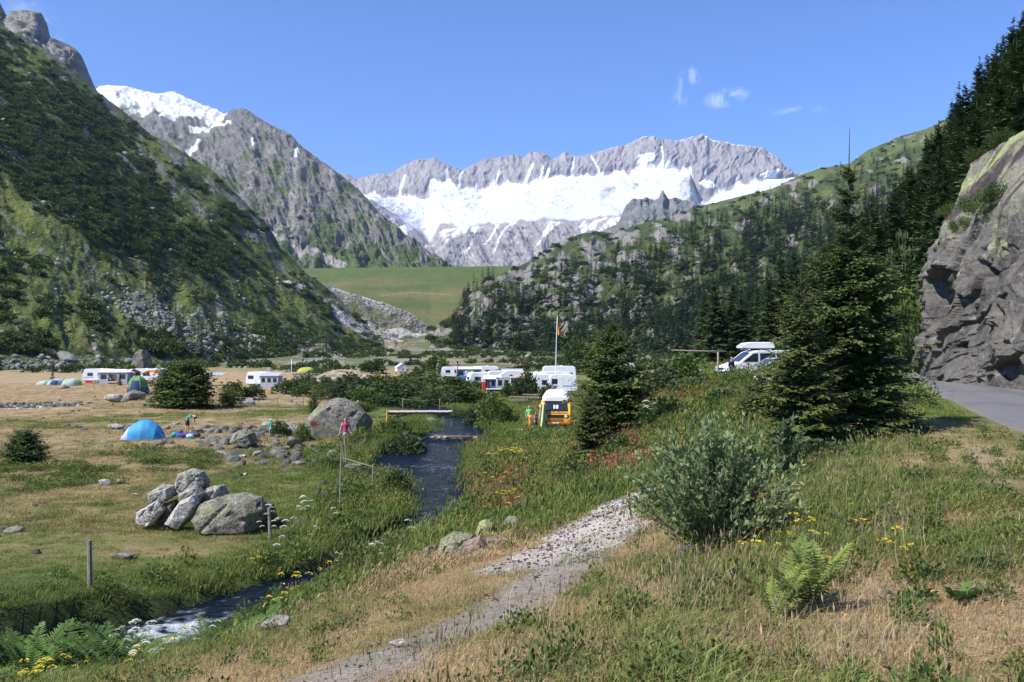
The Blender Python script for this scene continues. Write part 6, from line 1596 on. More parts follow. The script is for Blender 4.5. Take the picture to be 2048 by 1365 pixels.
post(693, 41, 70, 'leaning upright post in front of the woman in pink', r=.035, lean=(-.05, 0)); post(691, 42, 50, 'slanting post crossing the upright one in front of the woman in pink', r=.032, lean=(-.18, 0))
post(745, 34.5, 56, 'thin post at the stream end of the low fence rail', r=.032, lean=(.02, 0))
o = rod('fence_rail', M_wood, None, [tuple(on_ground(683, 38)+Vector((0, 0, .95))), tuple(on_ground(745, 34.5)+Vector((0, 0, .98)))], .018, 6); tag(o, 'grey horizontal rail between the stream posts', 'rail')
post(493, 54.0, 17, 'stubby brown post near the flat-topped boulder', r=.06, mat=M_woodbr, lean=(.1, 0))
post(555, 82, 28, 'left post of the wire fence across the green lawn', r=.04, group='posts of the lawn wire fence'); post(606, 82, 28, 'right post of the lawn wire fence beside the huge boulder', r=.04, group='posts of the lawn wire fence')
post(440, 86, 15, 'left-most short post of the lawn wire fence near the scrub', r=.04, group='posts of the lawn wire fence')
for k_, hz_ in enumerate((1.2, .85, .5)):
    a_, b_ = on_ground(470, 84)+Vector((0, 0, hz_)), on_ground(655, 82)+Vector((0, 0, hz_)); o = rod('fence_wire', M_rope, None, [tuple(a_), tuple((a_+b_)/2-Vector((0, 0, .03))), tuple(b_)], .012, 4); tag(o, ('top', 'middle', 'bottom')[k_]+' wire of the fence across the green lawn', 'wire')
post(774, 66, 34, 'yellow-painted post beside the footbridge path', r=.05, mat=M_yellowpaint)
post(755, 70, 20, 'short dark post left of the yellow post', r=.035); post(1002, 80, 22, 'whitish short post at the right meadow beyond the bridge', r=.05, mat=M_paleplank)
post(188, 126, 16, 'thin stake in the dry meadow in front of the first caravan', r=.03, group='thin stakes in the dry meadow'); post(229, 125, 14, 'second thin stake in front of the left camp awning', r=.03, group='thin stakes in the dry meadow'); post(257, 112, 22, 'stake left of the green dome tent', r=.035, group='thin stakes in the dry meadow')
post(1389, 62, 28, 'metal post with a small mark left of the beam rack', r=.035, mat=M_metal)
post(512, 128, 16, 'left stake in front of the mid camp caravan', r=.03); post(524, 128, 14, 'right stake in front of the mid camp caravan', r=.03)
for i, px_ in enumerate((612, 618, 625)): post(px_, 62, 11, ('left', 'middle', 'right')[i]+' of three white sticks behind the huge boulder', r=.03, mat=M_whitepole, group='white sticks behind the boulder')
o = box('blue_basin', pmat('light_blue_plastic', (.12, .42, .70), .5), None, tuple(on_ground(629, 61)+Vector((0, 0, .18))), (.5, .4, .38), .08); tag(o, 'light blue basin on the ground behind the huge boulder', 'basin')
# footbridge of single planks on two beams
a_, b_ = Vector(at(776, 825, 73.5)), Vector(at(908, 824, 73.5)); a_.z = b_.z = -5.10
e = empty('footbridge', (a_+b_)/2); Lb = (b_-a_).length
for sy in (-.55, .55): box('beam', M_woodbr, e, (0, sy, -.14), (Lb, .18, .22), .01)
bm = bmesh.new(); box_bm(bm, (0, 0, 0), (.17, 1.5, .06)); bmesh.ops.bevel(bm, geom=bm.edges[:], offset=.006, segments=1, affect='EDGES')
pm = bpy.data.meshes.new('plank'); bm.to_mesh(pm); bm.free(); pm.materials.append(M_paleplank)
npk = int(Lb/.19)
for i in range(npk):
    o = bpy.data.objects.new('plank', pm); COL.objects.link(o); o.parent = e
    o.location = (-Lb/2+.1+i*.19, rs.normal(0, .03), rs.normal(0, .008)); o.rotation_euler = (0, rs.normal(0, .01), rs.normal(0, .02))
for x in (-1.6, 1.5): rod('rail_post', M_wood, e, [(x, .7, -.2), (x, .7, 1.0)], .028, 7)
rod('hand_rope', M_rope, e, [(-1.6, .7, .95), (0, .7, .84), (1.5, .7, .95)], .006, 4)
tag(e, 'pale plank footbridge with two rail posts crossing the upper stream', 'bridge')
o = link('board', None); bpy.data.objects.remove(o)
o = box('board', M_paleplank, None, tuple(on_ground(968, 74)+Vector((0, 0, .2))), (2.3, .5, .06), .01, Euler((.2, -.08, .2))); tag(o, 'pale board lying in the grass beyond the bridge', 'board')
# weir sill
e = empty('weir', (-3.5, 57.1, -5.72)); rod('log', M_woodbr, e, [(-2.0, .1, .08), (0, 0, .10), (1.9, -.12, .09)], [.13, .12, .11], 9)
for i, x in enumerate((-1.6, -1.15, -.8, 1.2, 1.7)): link('stone', rock_mesh(800+i, .2, .18, .14, 7, 2, flat=True), M_rock, e, (x, -.15, .06))
tag(e, 'small weir of a log and stones across the stream', 'weir')
# picnic table
def picnic(px, D, rz, label):
    e = empty('picnic_table', on_ground(px, D), rz)
    for i, y in enumerate((-.3, -.1, .1, .3)): box('table_board', M_wood, e, (0, y, .74), (1.9, .18, .04), .004)
    for sy in (-.75, .75):
        for k in (-.1, .1): box('seat_board', M_wood, e, (0, sy+k*.95, .44), (1.9, .17, .04), .004)
    for sx in (-.7, .7):
        for s_ in (-1, 1): rod('leg', M_wood, e, [(sx, s_*.62, 0), (sx, s_*.2, .72)], .045, 4)
        box('cross_bar', M_wood, e, (sx, 0, .40), (.05, 1.7, .08))
    return tag(e, label, 'table')
picnic(1038, 88, .1, 'grey wooden picnic table with two benches on the lawn before the bushes'); picnic(1064, 90, -.1, 'second, partly hidden picnic table right of the grey one')
o = rod('drain_pipe', M_metal, None, [tuple(on_ground(1014, 55.5)+Vector((0, 0, .10))), tuple(on_ground(1046, 54)+Vector((0, 0, .10)))], .07, 8); tag(o, 'short grey pipe lying in the grass by the children', 'pipe')

# ------------------------------------------------------------------ van with roof box, car in front of it
def van(loc, rz, paint, label, L=4.9, W=1.9, Hh=1.92, roofbox=True, cat='van', name='parked_van'):
    """front at -x in its own frame"""
    e = empty(name, loc, rz); h = L/2; k = Hh/1.92
    prof = [(-h, .30), (-h-.03, .55), (-h+.05, .82*k), (-h+.95, 1.12*k), (-h+1.85, 1.80*k), (-h+2.2, 1.90*k), (h-.25, 1.92*k), (h-.03, 1.70*k), (h, 1.0*k), (h, .42), (h-.1, .28)]
    prism('body', paint, e, prof, -W/2, W/2, .06, seg=3)
    for s_ in (-1, 1):
        y = s_*(W/2+.004)
        prism('front_window', M_glass, e, [(-h+1.18, 1.16*k), (-h+1.90, 1.70*k), (-h+2.22, 1.72*k), (-h+2.22, 1.16*k)], y-.008, y+.008)
        prism('side_window', M_glass, e, [(-h+2.36, 1.18*k), (-h+2.36, 1.72*k), (h-1.5, 1.73*k), (h-1.5, 1.18*k)], y-.008, y+.008)
        prism('rear_window', M_glass, e, [(h-1.38, 1.18*k), (h-1.38, 1.73*k), (h-.35, 1.70*k), (h-.22, 1.18*k)], y-.008, y+.008)
        box('door_handle', M_grille, e, (-h+2.1, y+s_*.01, 1.02*k), (.16, .02, .03))
        box('side_trim', M_grille, e, (0, y, .60), (L*.62, .02, .07))
        rod('mirror', M_grille, e, [(-h+1.35, y, 1.15*k), (-h+1.33, y+s_*.16, 1.18*k), (-h+1.33, y+s_*.2, 1.30*k)], [.02, .03, .07], 7)
        box('headlight', M_lamp, e, (-h+.06, s_*W*.37, .76*k), (.16, .36, .16), .03)
        box('tail_light', M_red, e, (h+.004, s_*W*.45, 1.1*k), (.03, .1, .4))
        for x in (-h+.95, h-1.0): wheel(e, x, s_*(W/2-.10), .33, .2, 'y')
    bm = bmesh.new(); q = [(-h+1.0, -.80, 1.145*k), (-h+1.0, .80, 1.145*k), (-h+1.80, .70, 1.745*k), (-h+1.80, -.70, 1.745*k)]
    vs = [bm.verts.new(Vector(p)+Vector((-.012, 0, .016))) for p in q]; bm.faces.new(vs[::-1]); fin(bm, 'windscreen', M_glass, e)
    box('bumper', M_grille, e, (-h-.02, 0, .42), (.12, W*.94, .20), .04); box('bumper', M_grille, e, (h+.0, 0, .42), (.12, W*.94, .20), .04)
    box('grille', M_grille, e, (-h-.02, 0, .70), (.05, W*.5, .12), .01)
    if roofbox:
        b_ = prism('roof_box', M_white, e, [(-1.15, 2.04*k), (-1.20, 2.16*k), (-.85, 2.40*k), (-.4, 2.46*k), (.95, 2.46*k), (1.15, 2.36*k), (1.2, 2.06*k)], -.45, .45, .06, seg=3)
        for x in (-.7, .7): rod('roof_bar', M_metal, e, [(x, -.85, 1.97*k), (x, .85, 1.97*k)], .02, 6)
    return tag(e, label, cat)
pk = on_ground(1506, 59); van((pk.x+.3, 59.5, -1.95), math.radians(8), M_white, 'white van with a white roof box parked behind the big spruce')
pk = on_ground(1535, 55); van((pk.x+.6, 55.3, -1.95), math.radians(6), M_silver, 'silver-blue estate car in front of the white van', 4.4, 1.75, 1.5, False, 'car', 'parked_car')
pk = on_ground(1660, 56); van((pk.x+2.0, 55.5, pk.z), math.radians(5), pmat('dark_blue_car_paint', (.03, .06, .16), .25, .05, 2, metallic=.3), 'dark blue car glimpsed through the big spruce', 4.4, 1.75, 1.5, False, 'car', 'parked_car')
# ------------------------------------------------------------------ people
M_skin = pmat('sunlit_skin', (.48, .28, .19), .6, .08, 8)
M_hair = pmat('dark_brown_hair', (.06, .03, .02), .7, .2, 30)
M_hairb = pmat('light_brown_hair', (.22, .13, .07), .7, .2, 30)
def cloth(name, c): return pmat(name, c, .85, .12, 8, bump=.01, bscale=20)
def skin_mesh(name, verts, edges, radii, levels=1):
    """one smooth body grown round a stick figure (root is vertex 0)"""
    me = bpy.data.meshes.new(name); me.from_pydata([tuple(v) for v in verts], edges, [])
    o = bpy.data.objects.new(name, me); COL.objects.link(o)
    md = o.modifiers.new('skin', 'SKIN'); md.use_smooth_shade = True
    sv = me.skin_vertices[0].data
    for i, r in enumerate(radii):
        sv[i].radius = (r, r) if np.isscalar(r) else r; sv[i].use_root = (i == 0)
    if levels: o.modifiers.new('sub', 'SUBSURF').levels = levels; o.modifiers['sub'].render_levels = levels
    dg = bpy.context.evaluated_depsgraph_get(); dg.update()
    m2 = bpy.data.meshes.new_from_object(o.evaluated_get(dg)); m2.name = name
    bpy.data.objects.remove(o); bpy.data.meshes.remove(me)
    return m2
def person(loc, rz, H, pose, label, shirt=None, pants=None, hair=M_hair, hat=None, sleeves=.5, legs=1.0, group=None, skirt=None):
    """pose: joint places as shares of the height H in the person's frame (facing -y)"""
    J = dict(pelvis=(0, 0, .52), waist=(0, 0, .60), chest=(0, 0, .72), neck=(0, 0, .825), headb=(0, -.005, .87), headt=(0, -.005, .965),
             lsho=(.105, 0, .80), lelb=(.145, .01, .62), lwri=(.15, -.03, .48), lhan=(.15, -.04, .43), rsho=(-.105, 0, .80), relb=(-.145, .01, .62), rwri=(-.15, -.03, .48), rhan=(-.15, -.04, .43),
             lhip=(.05, 0, .49), lkne=(.055, -.01, .28), lank=(.06, .01, .045), ltoe=(.065, -.08, .015), rhip=(-.05, 0, .49), rkne=(-.055, -.01, .28), rank=(-.06, .01, .045), rtoe=(-.065, -.08, .015))
    J.update(pose)
    V = {k: Vector(v)*H for k, v in J.items()}
    e = empty('person', loc, rz)
    order = ['pelvis', 'waist', 'chest', 'neck', 'headb', 'headt', 'lsho', 'lelb', 'lwri', 'lhan', 'rsho', 'relb', 'rwri', 'rhan', 'lhip', 'lkne', 'lank', 'ltoe', 'rhip', 'rkne', 'rank', 'rtoe']
    rad = dict(pelvis=(.085, .06), waist=(.072, .052), chest=(.088, .06), neck=.030, headb=.050, headt=.046, lsho=.036, lelb=.024, lwri=.016, lhan=.016, lhip=.052, lkne=.034, lank=.021, ltoe=.018)
    for k in list(rad):
        if k[0] == 'l': rad['r'+k[1:]] = rad[k]
    ix = {k: i for i, k in enumerate(order)}
    ed = [('pelvis', 'waist'), ('waist', 'chest'), ('chest', 'neck'), ('neck', 'headb'), ('headb', 'headt'), ('chest', 'lsho'), ('lsho', 'lelb'), ('lelb', 'lwri'), ('lwri', 'lhan'), ('chest', 'rsho'), ('rsho', 'relb'), ('relb', 'rwri'), ('rwri', 'rhan'), ('pelvis', 'lhip'), ('lhip', 'lkne'), ('lkne', 'lank'), ('lank', 'ltoe'), ('pelvis', 'rhip'), ('rhip', 'rkne'), ('rkne', 'rank'), ('rank', 'rtoe')]
    def sc(r, f=1.0, a=0.0): return tuple(q*H*f+a for q in r) if isinstance(r, tuple) else r*H*f+a
    verts = [V[k] for k in order]; radii = [sc(rad[k]) for k in order]; edges = [(ix[a], ix[b]) for a, b in ed]
    # fingers and thumb: short chains rooted in the hand
    for s_ in 'lr':
        d = (V[s_+'han']-V[s_+'wri']).normalized(); side = d.cross(Vector((0, 1, 0.2))).normalized(); w = V[s_+'han']
        for k, (o_, ln) in enumerate(((-1.5, .030), (-.5, .036), (.5, .034), (1.5, .026))):
            verts += [w+d*.020*H+side*o_*.0055*H, w+d*(.020+ln)*H+side*o_*.0065*H+Vector((0, -.004, 0))*H]; n = len(verts); radii += [.0045*H, .0038*H]; edges += [(ix[s_+'han'], n-2), (n-2, n-1)]
        verts.append(w+d*.012*H+side*.022*H); radii.append(.0048*H); edges.append((ix[s_+'han'], len(verts)-1))
    link('body', skin_mesh('body', verts, edges, radii, 1), M_skin, e)
    hd = (V['headt']-V['headb']).normalized(); hc = (V['headb']+V['headt'])/2+hd*.012*H
    fwd = Vector((0, -1, 0)); fwd = (fwd-hd*fwd.dot(hd)).normalized() if abs(hd.y) < .95 else Vector((0, 0, -1)); rt = hd.cross(fwd)
    def blob_(name, mat, c, r, sc3=(1, 1, 1), par=None, cut=None):
        bm = bmesh.new(); bmesh.ops.create_uvsphere(bm, u_segments=14, v_segments=10, radius=1)
        if cut:
            bmesh.ops.delete(bm, geom=[v for v in bm.verts if cut(v.co)], context='VERTS')
        R = Matrix((rt, -fwd, hd)).transposed()
        for v in bm.verts: v.co = c + R @ Vector((v.co.x*r*sc3[0], v.co.y*r*sc3[1], v.co.z*r*sc3[2]))
        return fin(bm, name, mat, par or e, smooth=True)
    blob_('face', M_skin, hc, .060*H, (.82, .95, 1.12))
    blob_('nose', M_skin, hc+fwd*.058*H-hd*.004*H, .010*H, (.8, 1, 1.4))
    for s_ in (-1, 1):
        blob_('eye', M_hair, hc+fwd*.052*H+rt*s_*.021*H+hd*.008*H, .0065*H); blob_('ear', M_skin, hc+rt*s_*.050*H, .012*H, (.5, .8, 1.3))
    blob_('mouth', M_red, hc+fwd*.054*H-hd*.026*H, .010*H, (1.4, .5, .35))
    blob_('hair', hair, hc+hd*.008*H-fwd*.006*H, .068*H, (.92, 1.0, 1.10), cut=lambda c: c.y < -.35 and c.z < .45 or c.z < -.55)
    if hat:
        blob_('hat', hat, hc+hd*.022*H, .076*H, (1, 1.05, .95), cut=lambda c: c.z < .05)
        bm = bmesh.new(); bmesh.ops.create_cone(bm, cap_ends=True, segments=18, radius1=.10*H, radius2=.08*H, depth=.012*H)
        R = Matrix((rt, -fwd, hd)).transposed()
        for v in bm.verts: v.co = hc+hd*.030*H+fwd*.015*H + R @ v.co
        fin(bm, 'hat_brim', hat, e)
    def garment(name, mat, keys, edges_, f=1.12, a=.006, extra=None):
        vs = [V[k] if isinstance(k, str) else k[0] for k in keys]; rr = [sc(rad[k], f, a*H) if isinstance(k, str) else k[1]*H for k in keys]
        return link(name, skin_mesh(name, vs, edges_, rr, 1), mat, e)
    if shirt:
        ls = V['lsho'].lerp(V['lelb'], sleeves); r2 = V['rsho'].lerp(V['relb'], sleeves)
        ks = ['waist', 'chest', 'pelvis', (V['chest'].lerp(V['neck'], .62), .045), 'lsho', (ls, .037), 'rsho', (r2, .037)]
        garment('shirt', shirt, ks, [(0, 1), (0, 2), (1, 3), (1, 4), (4, 5), (1, 6), (6, 7)], 1.10, .007)
    if pants:
        lk = V['lhip'].lerp(V['lkne'], min(legs*2, 1)) if legs < .5 else V['lkne']; rk_ = V['rhip'].lerp(V['rkne'], min(legs*2, 1)) if legs < .5 else V['rkne']
        ks = ['pelvis', (V['pelvis'].lerp(V['waist'], .5), .078), 'lhip', (lk, .046), 'rhip', (rk_, .046)]; eg = [(0, 1), (0, 2), (2, 3), (0, 4), (4, 5)]
        if legs >= 1: ks += [(V['lank'].lerp(V['lkne'], .12), .034), (V['rank'].lerp(V['rkne'], .12), .034)]; eg += [(3, 6), (5, 7)]
        garment('trousers', pants, ks, eg, 1.12, .008)
    for s_ in 'lr':
        a, t_ = V[s_+'ank'], V[s_+'toe']
        link('shoe', skin_mesh('shoe', [a-Vector((0, 0, .018*H)), t_], [(0, 1)], [.026*H, .024*H], 1), M_grille, e)
    return tag(e, label, 'person', group)
teal = cloth('teal_shirt', (.02, .30, .24)); pink = cloth('pink_top', (.62, .06, .16)); grey = cloth('dark_grey_cloth', (.05, .055, .06)); green = cloth('green_shirt', (.04, .42, .20)); lime = cloth('lime_shirt', (.10, .72, .22)); navy = cloth('navy_cloth', (.02, .03, .09)); orange_ = cloth('orange_costume', (.72, .20, .02)); beige = cloth('beige_cloth', (.42, .36, .28)); skyb = cloth('light_blue_cloth', (.30, .55, .70)); redc = cloth('red_brown_shirt', (.35, .08, .05)); white_ = cloth('white_cloth', (.7, .7, .68)); yell = cloth('yellow_cloth', (.65, .50, .06))
person(on_ground(691, 48.5), .35, 1.68, dict(lelb=(.17, .02, .63), lwri=(.20, -.02, .50), lhan=(.205, -.03, .46), relb=(-.16, -.01, .64), rwri=(-.20, -.06, .52), rhan=(-.21, -.07, .48)), 'woman in a pink sleeveless top walking past the huge boulder', pink, beige, sleeves=.02, legs=.5)
bend = dict(pelvis=(0, .06, .53), waist=(0, .0, .62), chest=(0, -.10, .68), neck=(0, -.20, .69), headb=(0, -.24, .675), headt=(0, -.32, .64), lsho=(.10, -.16, .68), rsho=(-.10, -.16, .68), lelb=(.12, -.18, .52), lwri=(.10, -.22, .38), lhan=(.10, -.23, .34), relb=(-.12, -.18, .52), rwri=(-.10, -.22, .38), rhan=(-.10, -.23, .34), lhip=(.05, .06, .50), rhip=(-.05, .06, .50), lkne=(.055, .04, .28), rkne=(-.055, .04, .28), lank=(.06, .06, .045), rank=(-.06, .06, .045), ltoe=(.065, -.03, .015), rtoe=(-.065, -.03, .015))
person(on_ground(377, 58.5), 1.25, 1.75, bend, 'person in a teal shirt and dark shorts bending over beside the blue tent', teal, grey, sleeves=.55, legs=.45)
person(on_ground(542, 56), .2, 1.08, dict(lelb=(.15, -.03, .66), lwri=(.14, -.10, .58), lhan=(.14, -.12, .56)), 'child in a green shirt and light blue hat standing among the stones', green, skyb, hair=M_hairb, hat=skyb, sleeves=.9, legs=1)
sit = dict(pelvis=(0, .02, .14), waist=(0, .03, .22), chest=(0, .02, .34), neck=(0, -.01, .44), headb=(0, -.02, .485), headt=(0, -.03, .58), lsho=(.105, .01, .42), rsho=(-.105, .01, .42), lelb=(.14, -.06, .30), lwri=(.08, -.18, .27), lhan=(.06, -.21, .27), relb=(-.14, -.06, .30), rwri=(-.08, -.18, .27), rhan=(-.06, -.21, .27), lhip=(.06, 0, .12), rhip=(-.06, 0, .12), lkne=(.08, -.22, .26), rkne=(-.08, -.22, .26), lank=(.07, -.34, .06), rank=(-.07, -.34, .06), ltoe=(.07, -.42, .03), rtoe=(-.07, -.42, .03))
person(on_ground(556, 56.5)+Vector((0, 0, .28)), -.5, 1.15, sit, 'bare-chested small child sitting on a stone right of the child in green', None, grey, hair=M_hairb, legs=.45)
person(on_ground(565, 127), 1.2, 1.7, sit, 'person in grey sitting on the ground right of the mid camp caravan', cloth('grey_shirt', (.32, .32, .30)), redc, hair=cloth('grey_hair', (.3, .3, .3)), legs=1)
person(on_ground(1058, 58.5), .2, 1.38, dict(), 'child in a bright lime-green shirt standing on the lawn left of the camper bus', lime, navy, hair=M_hairb, sleeves=.8)
person(on_ground(1060, 54.6), -1.0, 1.12, dict(chest=(0, -.02, .72), lelb=(.16, -.08, .70), lwri=(.14, -.20, .72), lhan=(.14, -.24, .72), lkne=(.06, -.07, .29), lank=(.06, .04, .05), ltoe=(.06, -.04, .02)), 'child in an orange suit reaching out in front of the lime-green child', orange_, orange_, hair=M_hairb, sleeves=1.0, legs=1)
person(on_ground(1071, 54.4), .8, 1.15, dict(relb=(-.16, -.06, .70), rwri=(-.15, -.18, .74), rhan=(-.15, -.22, .74)), 'dark-haired child in a striped red-brown shirt facing the orange one', redc, navy, sleeves=.6)
person(on_ground(1083, 56.0), 2.6, 1.82, dict(lelb=(.17, -.06, .72), lwri=(.16, -.16, .80), lhan=(.16, -.19, .83)), 'bare-chested man standing at the side door of the camper bus', None, beige, hair=M_hair, legs=.5)
person(on_ground(1149, 55.2), 1.8, 1.35, sit, 'child in orange-red crouching right of the camper bus', orange_, grey, legs=.45)
person(on_ground(1463, 55.2), .6, 1.62, dict(), 'dark-clothed person standing at the front of the parked white van', navy, grey, sleeves=1.0)
person(on_ground(414, 143), .3, 1.75, dict(), 'person in yellow standing under the flat shelter roof', yell, grey, sleeves=.6)
person(on_ground(407, 143.5), -.3, 1.68, dict(), 'person in white standing left of the one in yellow under the shelter', white_, grey, sleeves=.6)
person(on_ground(300, 143), -.3, 1.7, sit, 'person in red seated under the orange pavilion', redc, grey, sleeves=.6)
# cloth and board leaning beside the bus door
n, m = 12, 16; U, Vv = np.meshgrid(np.linspace(0, 1, n), np.linspace(0, 1, m))
b0 = on_ground(1076, 54.8); P_ = np.stack([b0.x+.0+.45*U*(1-.4*Vv)+.22*Vv, b0.y+.10*np.sin(U*9)+.1*Vv, b0.z+.05+1.55*Vv], -1)
P_ = np.concatenate([P_, (P_+np.array((0, .05, 0)))[:, ::-1]], 1)
o = link('bath_towel', gridmesh('bath_towel', P_), cloth('pale_yellow_green_cloth', (.50, .55, .28))); tag(o, 'pale yellow-green towel hanging down beside the open door of the bus', 'towel')
# gear beside the blue tent
def bag(px, D, s, mat, label, name='travel_bag', cat='bag', h=None):
    b0 = on_ground(px, D); e = empty(name, b0, rs.uniform(0, 3))
    me = rock_mesh(int(px), s*.5, s*.36, s*.34, 3, 3, .03); me.color_attributes.remove(me.color_attributes[0])
    link('bag_body', me, mat, e, (0, 0, s*.28)); rod('strap', M_grille, e, [(-s*.3, 0, s*.5), (0, 0, s*.75), (s*.3, 0, s*.5)], .015, 5)
    return tag(e, label, cat, 'bags beside the blue tent')
bag(349, 55.5, .62, cloth('teal_bag', (.06, .32, .32)), 'teal bag nearest the blue tent'); bag(361, 55.2, .55, cloth('blue_bag', (.04, .07, .30)), 'dark blue bag in the gear pile right of the teal bag')
bag(372, 56.0, .60, cloth('purple_bag', (.16, .03, .22)), 'purple bag in the middle of the gear pile'); bag(380, 55.0, .50, cloth('light_blue_bag', (.25, .50, .80)), 'light blue bag at the front right of the gear pile'); bag(393, 55.8, .55, cloth('dark_bag', (.08, .07, .07)), 'dark bag at the right end of the gear pile')
# ------------------------------------------------------------------ single trees, bushes and ferns near the camera
NE_D, NE_T = (0.034, 0.062, 0.020), (0.15, 0.19, 0.042)
def pf(xs, ys): return lambda f: float(np.interp(f, xs, ys))
def single_spruce(px, D, H, R, seed, label, nlev, nbr, ntw, nsub, prof=None, gap=None, tip=NE_T, dark=NE_D, lean=0, droop=.25, wide=1.2, rz=0, base=.03, wob=0.0, group=None, top=0.0):
    cr, tk = conifer(seed, H, R, nlev, nbr, ntw, nsub, dark, tip, .03, .08, top=top, lean=lean, base=base, droop=droop, prof_f=prof, gap_f=gap, wide=wide, wob=wob)
    b0 = on_ground(px, D)
    return put_tree('spruce_tree', cr, tk, (b0.x, b0.y, b0.z-.05), rz, 1.0, label, 'tree', group, M_needle)
single_spruce(1698, 19.0, 6.85, 1.52, 901, 'big spruce by the roadside with a bare thin leader rising above its bushy crown', 54, 10, 8, 6,
   pf([0, .08, .3, .42, .50, .57, .64, .70, .74, .78, .84, .89, .92, 1], [.85, .97, .95, .85, .66, .46, .36, .40, .16, .24, .13, .20, .05, .01]), pf([0, .52, .6, .74, .8, .91, .93, 1], [.08, .22, .55, .72, .75, .8, .97, 1]), base=.022, wob=.01, wide=1.5)
single_spruce(1602, 17.6, 3.95, 1.05, 902, 'young spruce with yellowish shoots leaning against the left side of the big spruce', 34, 8, 7, 5, pf([0, .2, .5, .7, .85, 1], [1, .98, .75, .48, .2, .02]), pf([0, .6, .8, 1], [.05, .2, .4, .8]), tip=(.17, .19, .04), wide=1.4)
single_spruce(1722, 19.8, 3.6, .80, 903, 'short dense spruce pressed against the right side of the big spruce', 34, 9, 7, 5, pf([0, .2, .6, .85, 1], [.95, 1, .7, .4, .1]), None, wide=1.5)
single_spruce(1222, 36.0, 5.0, 1.9, 904, 'slender dark spruce standing between the camper bus and the red grass mound', 44, 10, 6, 4, pf([0, .12, .3, .5, .7, .85, 1], [.65, .80, 1, .85, .60, .38, .04]), None, wob=.07, wide=2.0, tip=(.14, .18, .04))
single_spruce(1178, 33.5, 2.9, 1.05, 905, 'small spruce growing at the foot of the slender dark spruce', 28, 8, 6, 4, pf([0, .15, .5, .8, 1], [.9, 1, .75, .4, .05]), None, tip=(.14, .17, .04), wide=1.6)
single_spruce(347, 86, 4.2, 2.6, 906, 'left and lighter tree of the pair of spruces in the meadow', 38, 12, 5, 3, pf([0, .2, .5, .8, 1], [1, 1, .85, .55, .15]), None, wide=3.0, tip=(.11, .14, .035))
single_spruce(382, 85, 4.6, 2.7, 907, 'right and darker tree of the pair of spruces in the meadow', 38, 12, 5, 3, pf([0, .2, .5, .8, 1], [1, 1, .88, .58, .15]), None, wide=3.0)
single_spruce(48, 43, 1.65, 1.3, 908, 'low round spruce bush at the left edge of the meadow', 26, 10, 6, 3, pf([0, .3, .6, .85, 1], [1, .95, .75, .5, .2]), None, wide=1.8)
single_spruce(627, 66, 2.6, .75, 909, 'small thin spruce just left of the top of the huge boulder', 22, 7, 5, 3, pf([0, .3, .4, .6, .8, 1], [.3, .5, 1, 1, .6, .1]), None, wide=2.0)
single_spruce(1520, 27, 1.7, .95, 910, 'spreading spruce sapling left of the big spruce among light boulders', 18, 8, 6, 4, pf([0, .3, .7, 1], [1, .9, .5, .1]), None, wide=1.6)
single_spruce(240, 98+40, 2.4, .7, 911, 'small spruce behind the left camp near the hillside foot', 16, 7, 4, 0, None, None)
single_spruce(105, 150, 3.0, .9, 912, 'small dark spruce at the foot of the left hillside behind the low tents', 16, 7, 4, 0, None, None)

# bushes
def kinds_of(seed0, n, args): return [bush(seed0+i, *a) for i, a in enumerate(args)]
al_kinds = [bush(920+i, 1.0, 1.0, 1.25, 1500, .16, a, b_, 9, 46, .45, .4, upright=.5) for i, (a, b_) in enumerate((((.045, .075, .018), (.10, .15, .035)), ((.035, .06, .018), (.075, .115, .032)), ((.06, .09, .02), (.14, .18, .045)), ((.05, .072, .028), (.105, .135, .055))))]
def put_bush(px, D, wpx, hpx, kind, label, group=None, name='bush', cat='bush', kinds=None, loc=None):
    ks = kinds or al_kinds; cr, st = ks[kind % len(ks)]
    b0 = loc or on_ground(px, D); w = wpx/F*D/2.1; h = hpx/F*D/1.45
    e = empty(name, (b0.x, b0.y, b0.z-.03), rs.uniform(0, 6.28), None, (w, w, h))
    if len(cr.materials) == 0: cr.materials.append(M_leaf)
    link('leaves', cr, None, e); link('stems', st, None, e)
    return tag(e, label, cat, group)
band = [(585,112,60,36),(622,104,60,40),(655,98,70,44),(690,92,70,46),(728,90,76,50),(765,92,74,48),(800,96,80,52),(838,94,80,54),(876,92,86,50),(915,90,84,46),(948,96,60,40),(700,112,80,44),(750,116,80,46),(800,120,80,42),(850,116,84,44),(650,118,60,36),(900,118,70,34),(605,130,50,26),(950,120,50,26),(870,86,70,36),(820,84,60,32),(770,82,60,28),(720,80,54,28)]
for i, (px_, D_, w_, h_) in enumerate(band):
    put_bush(px_+rs.uniform(-6, 6), D_, w_*1.15, h_*rs.uniform(.65, .85), i, 'green willow scrub of the dense thicket between the footbridge and the sand mound', 'thicket beyond the footbridge')
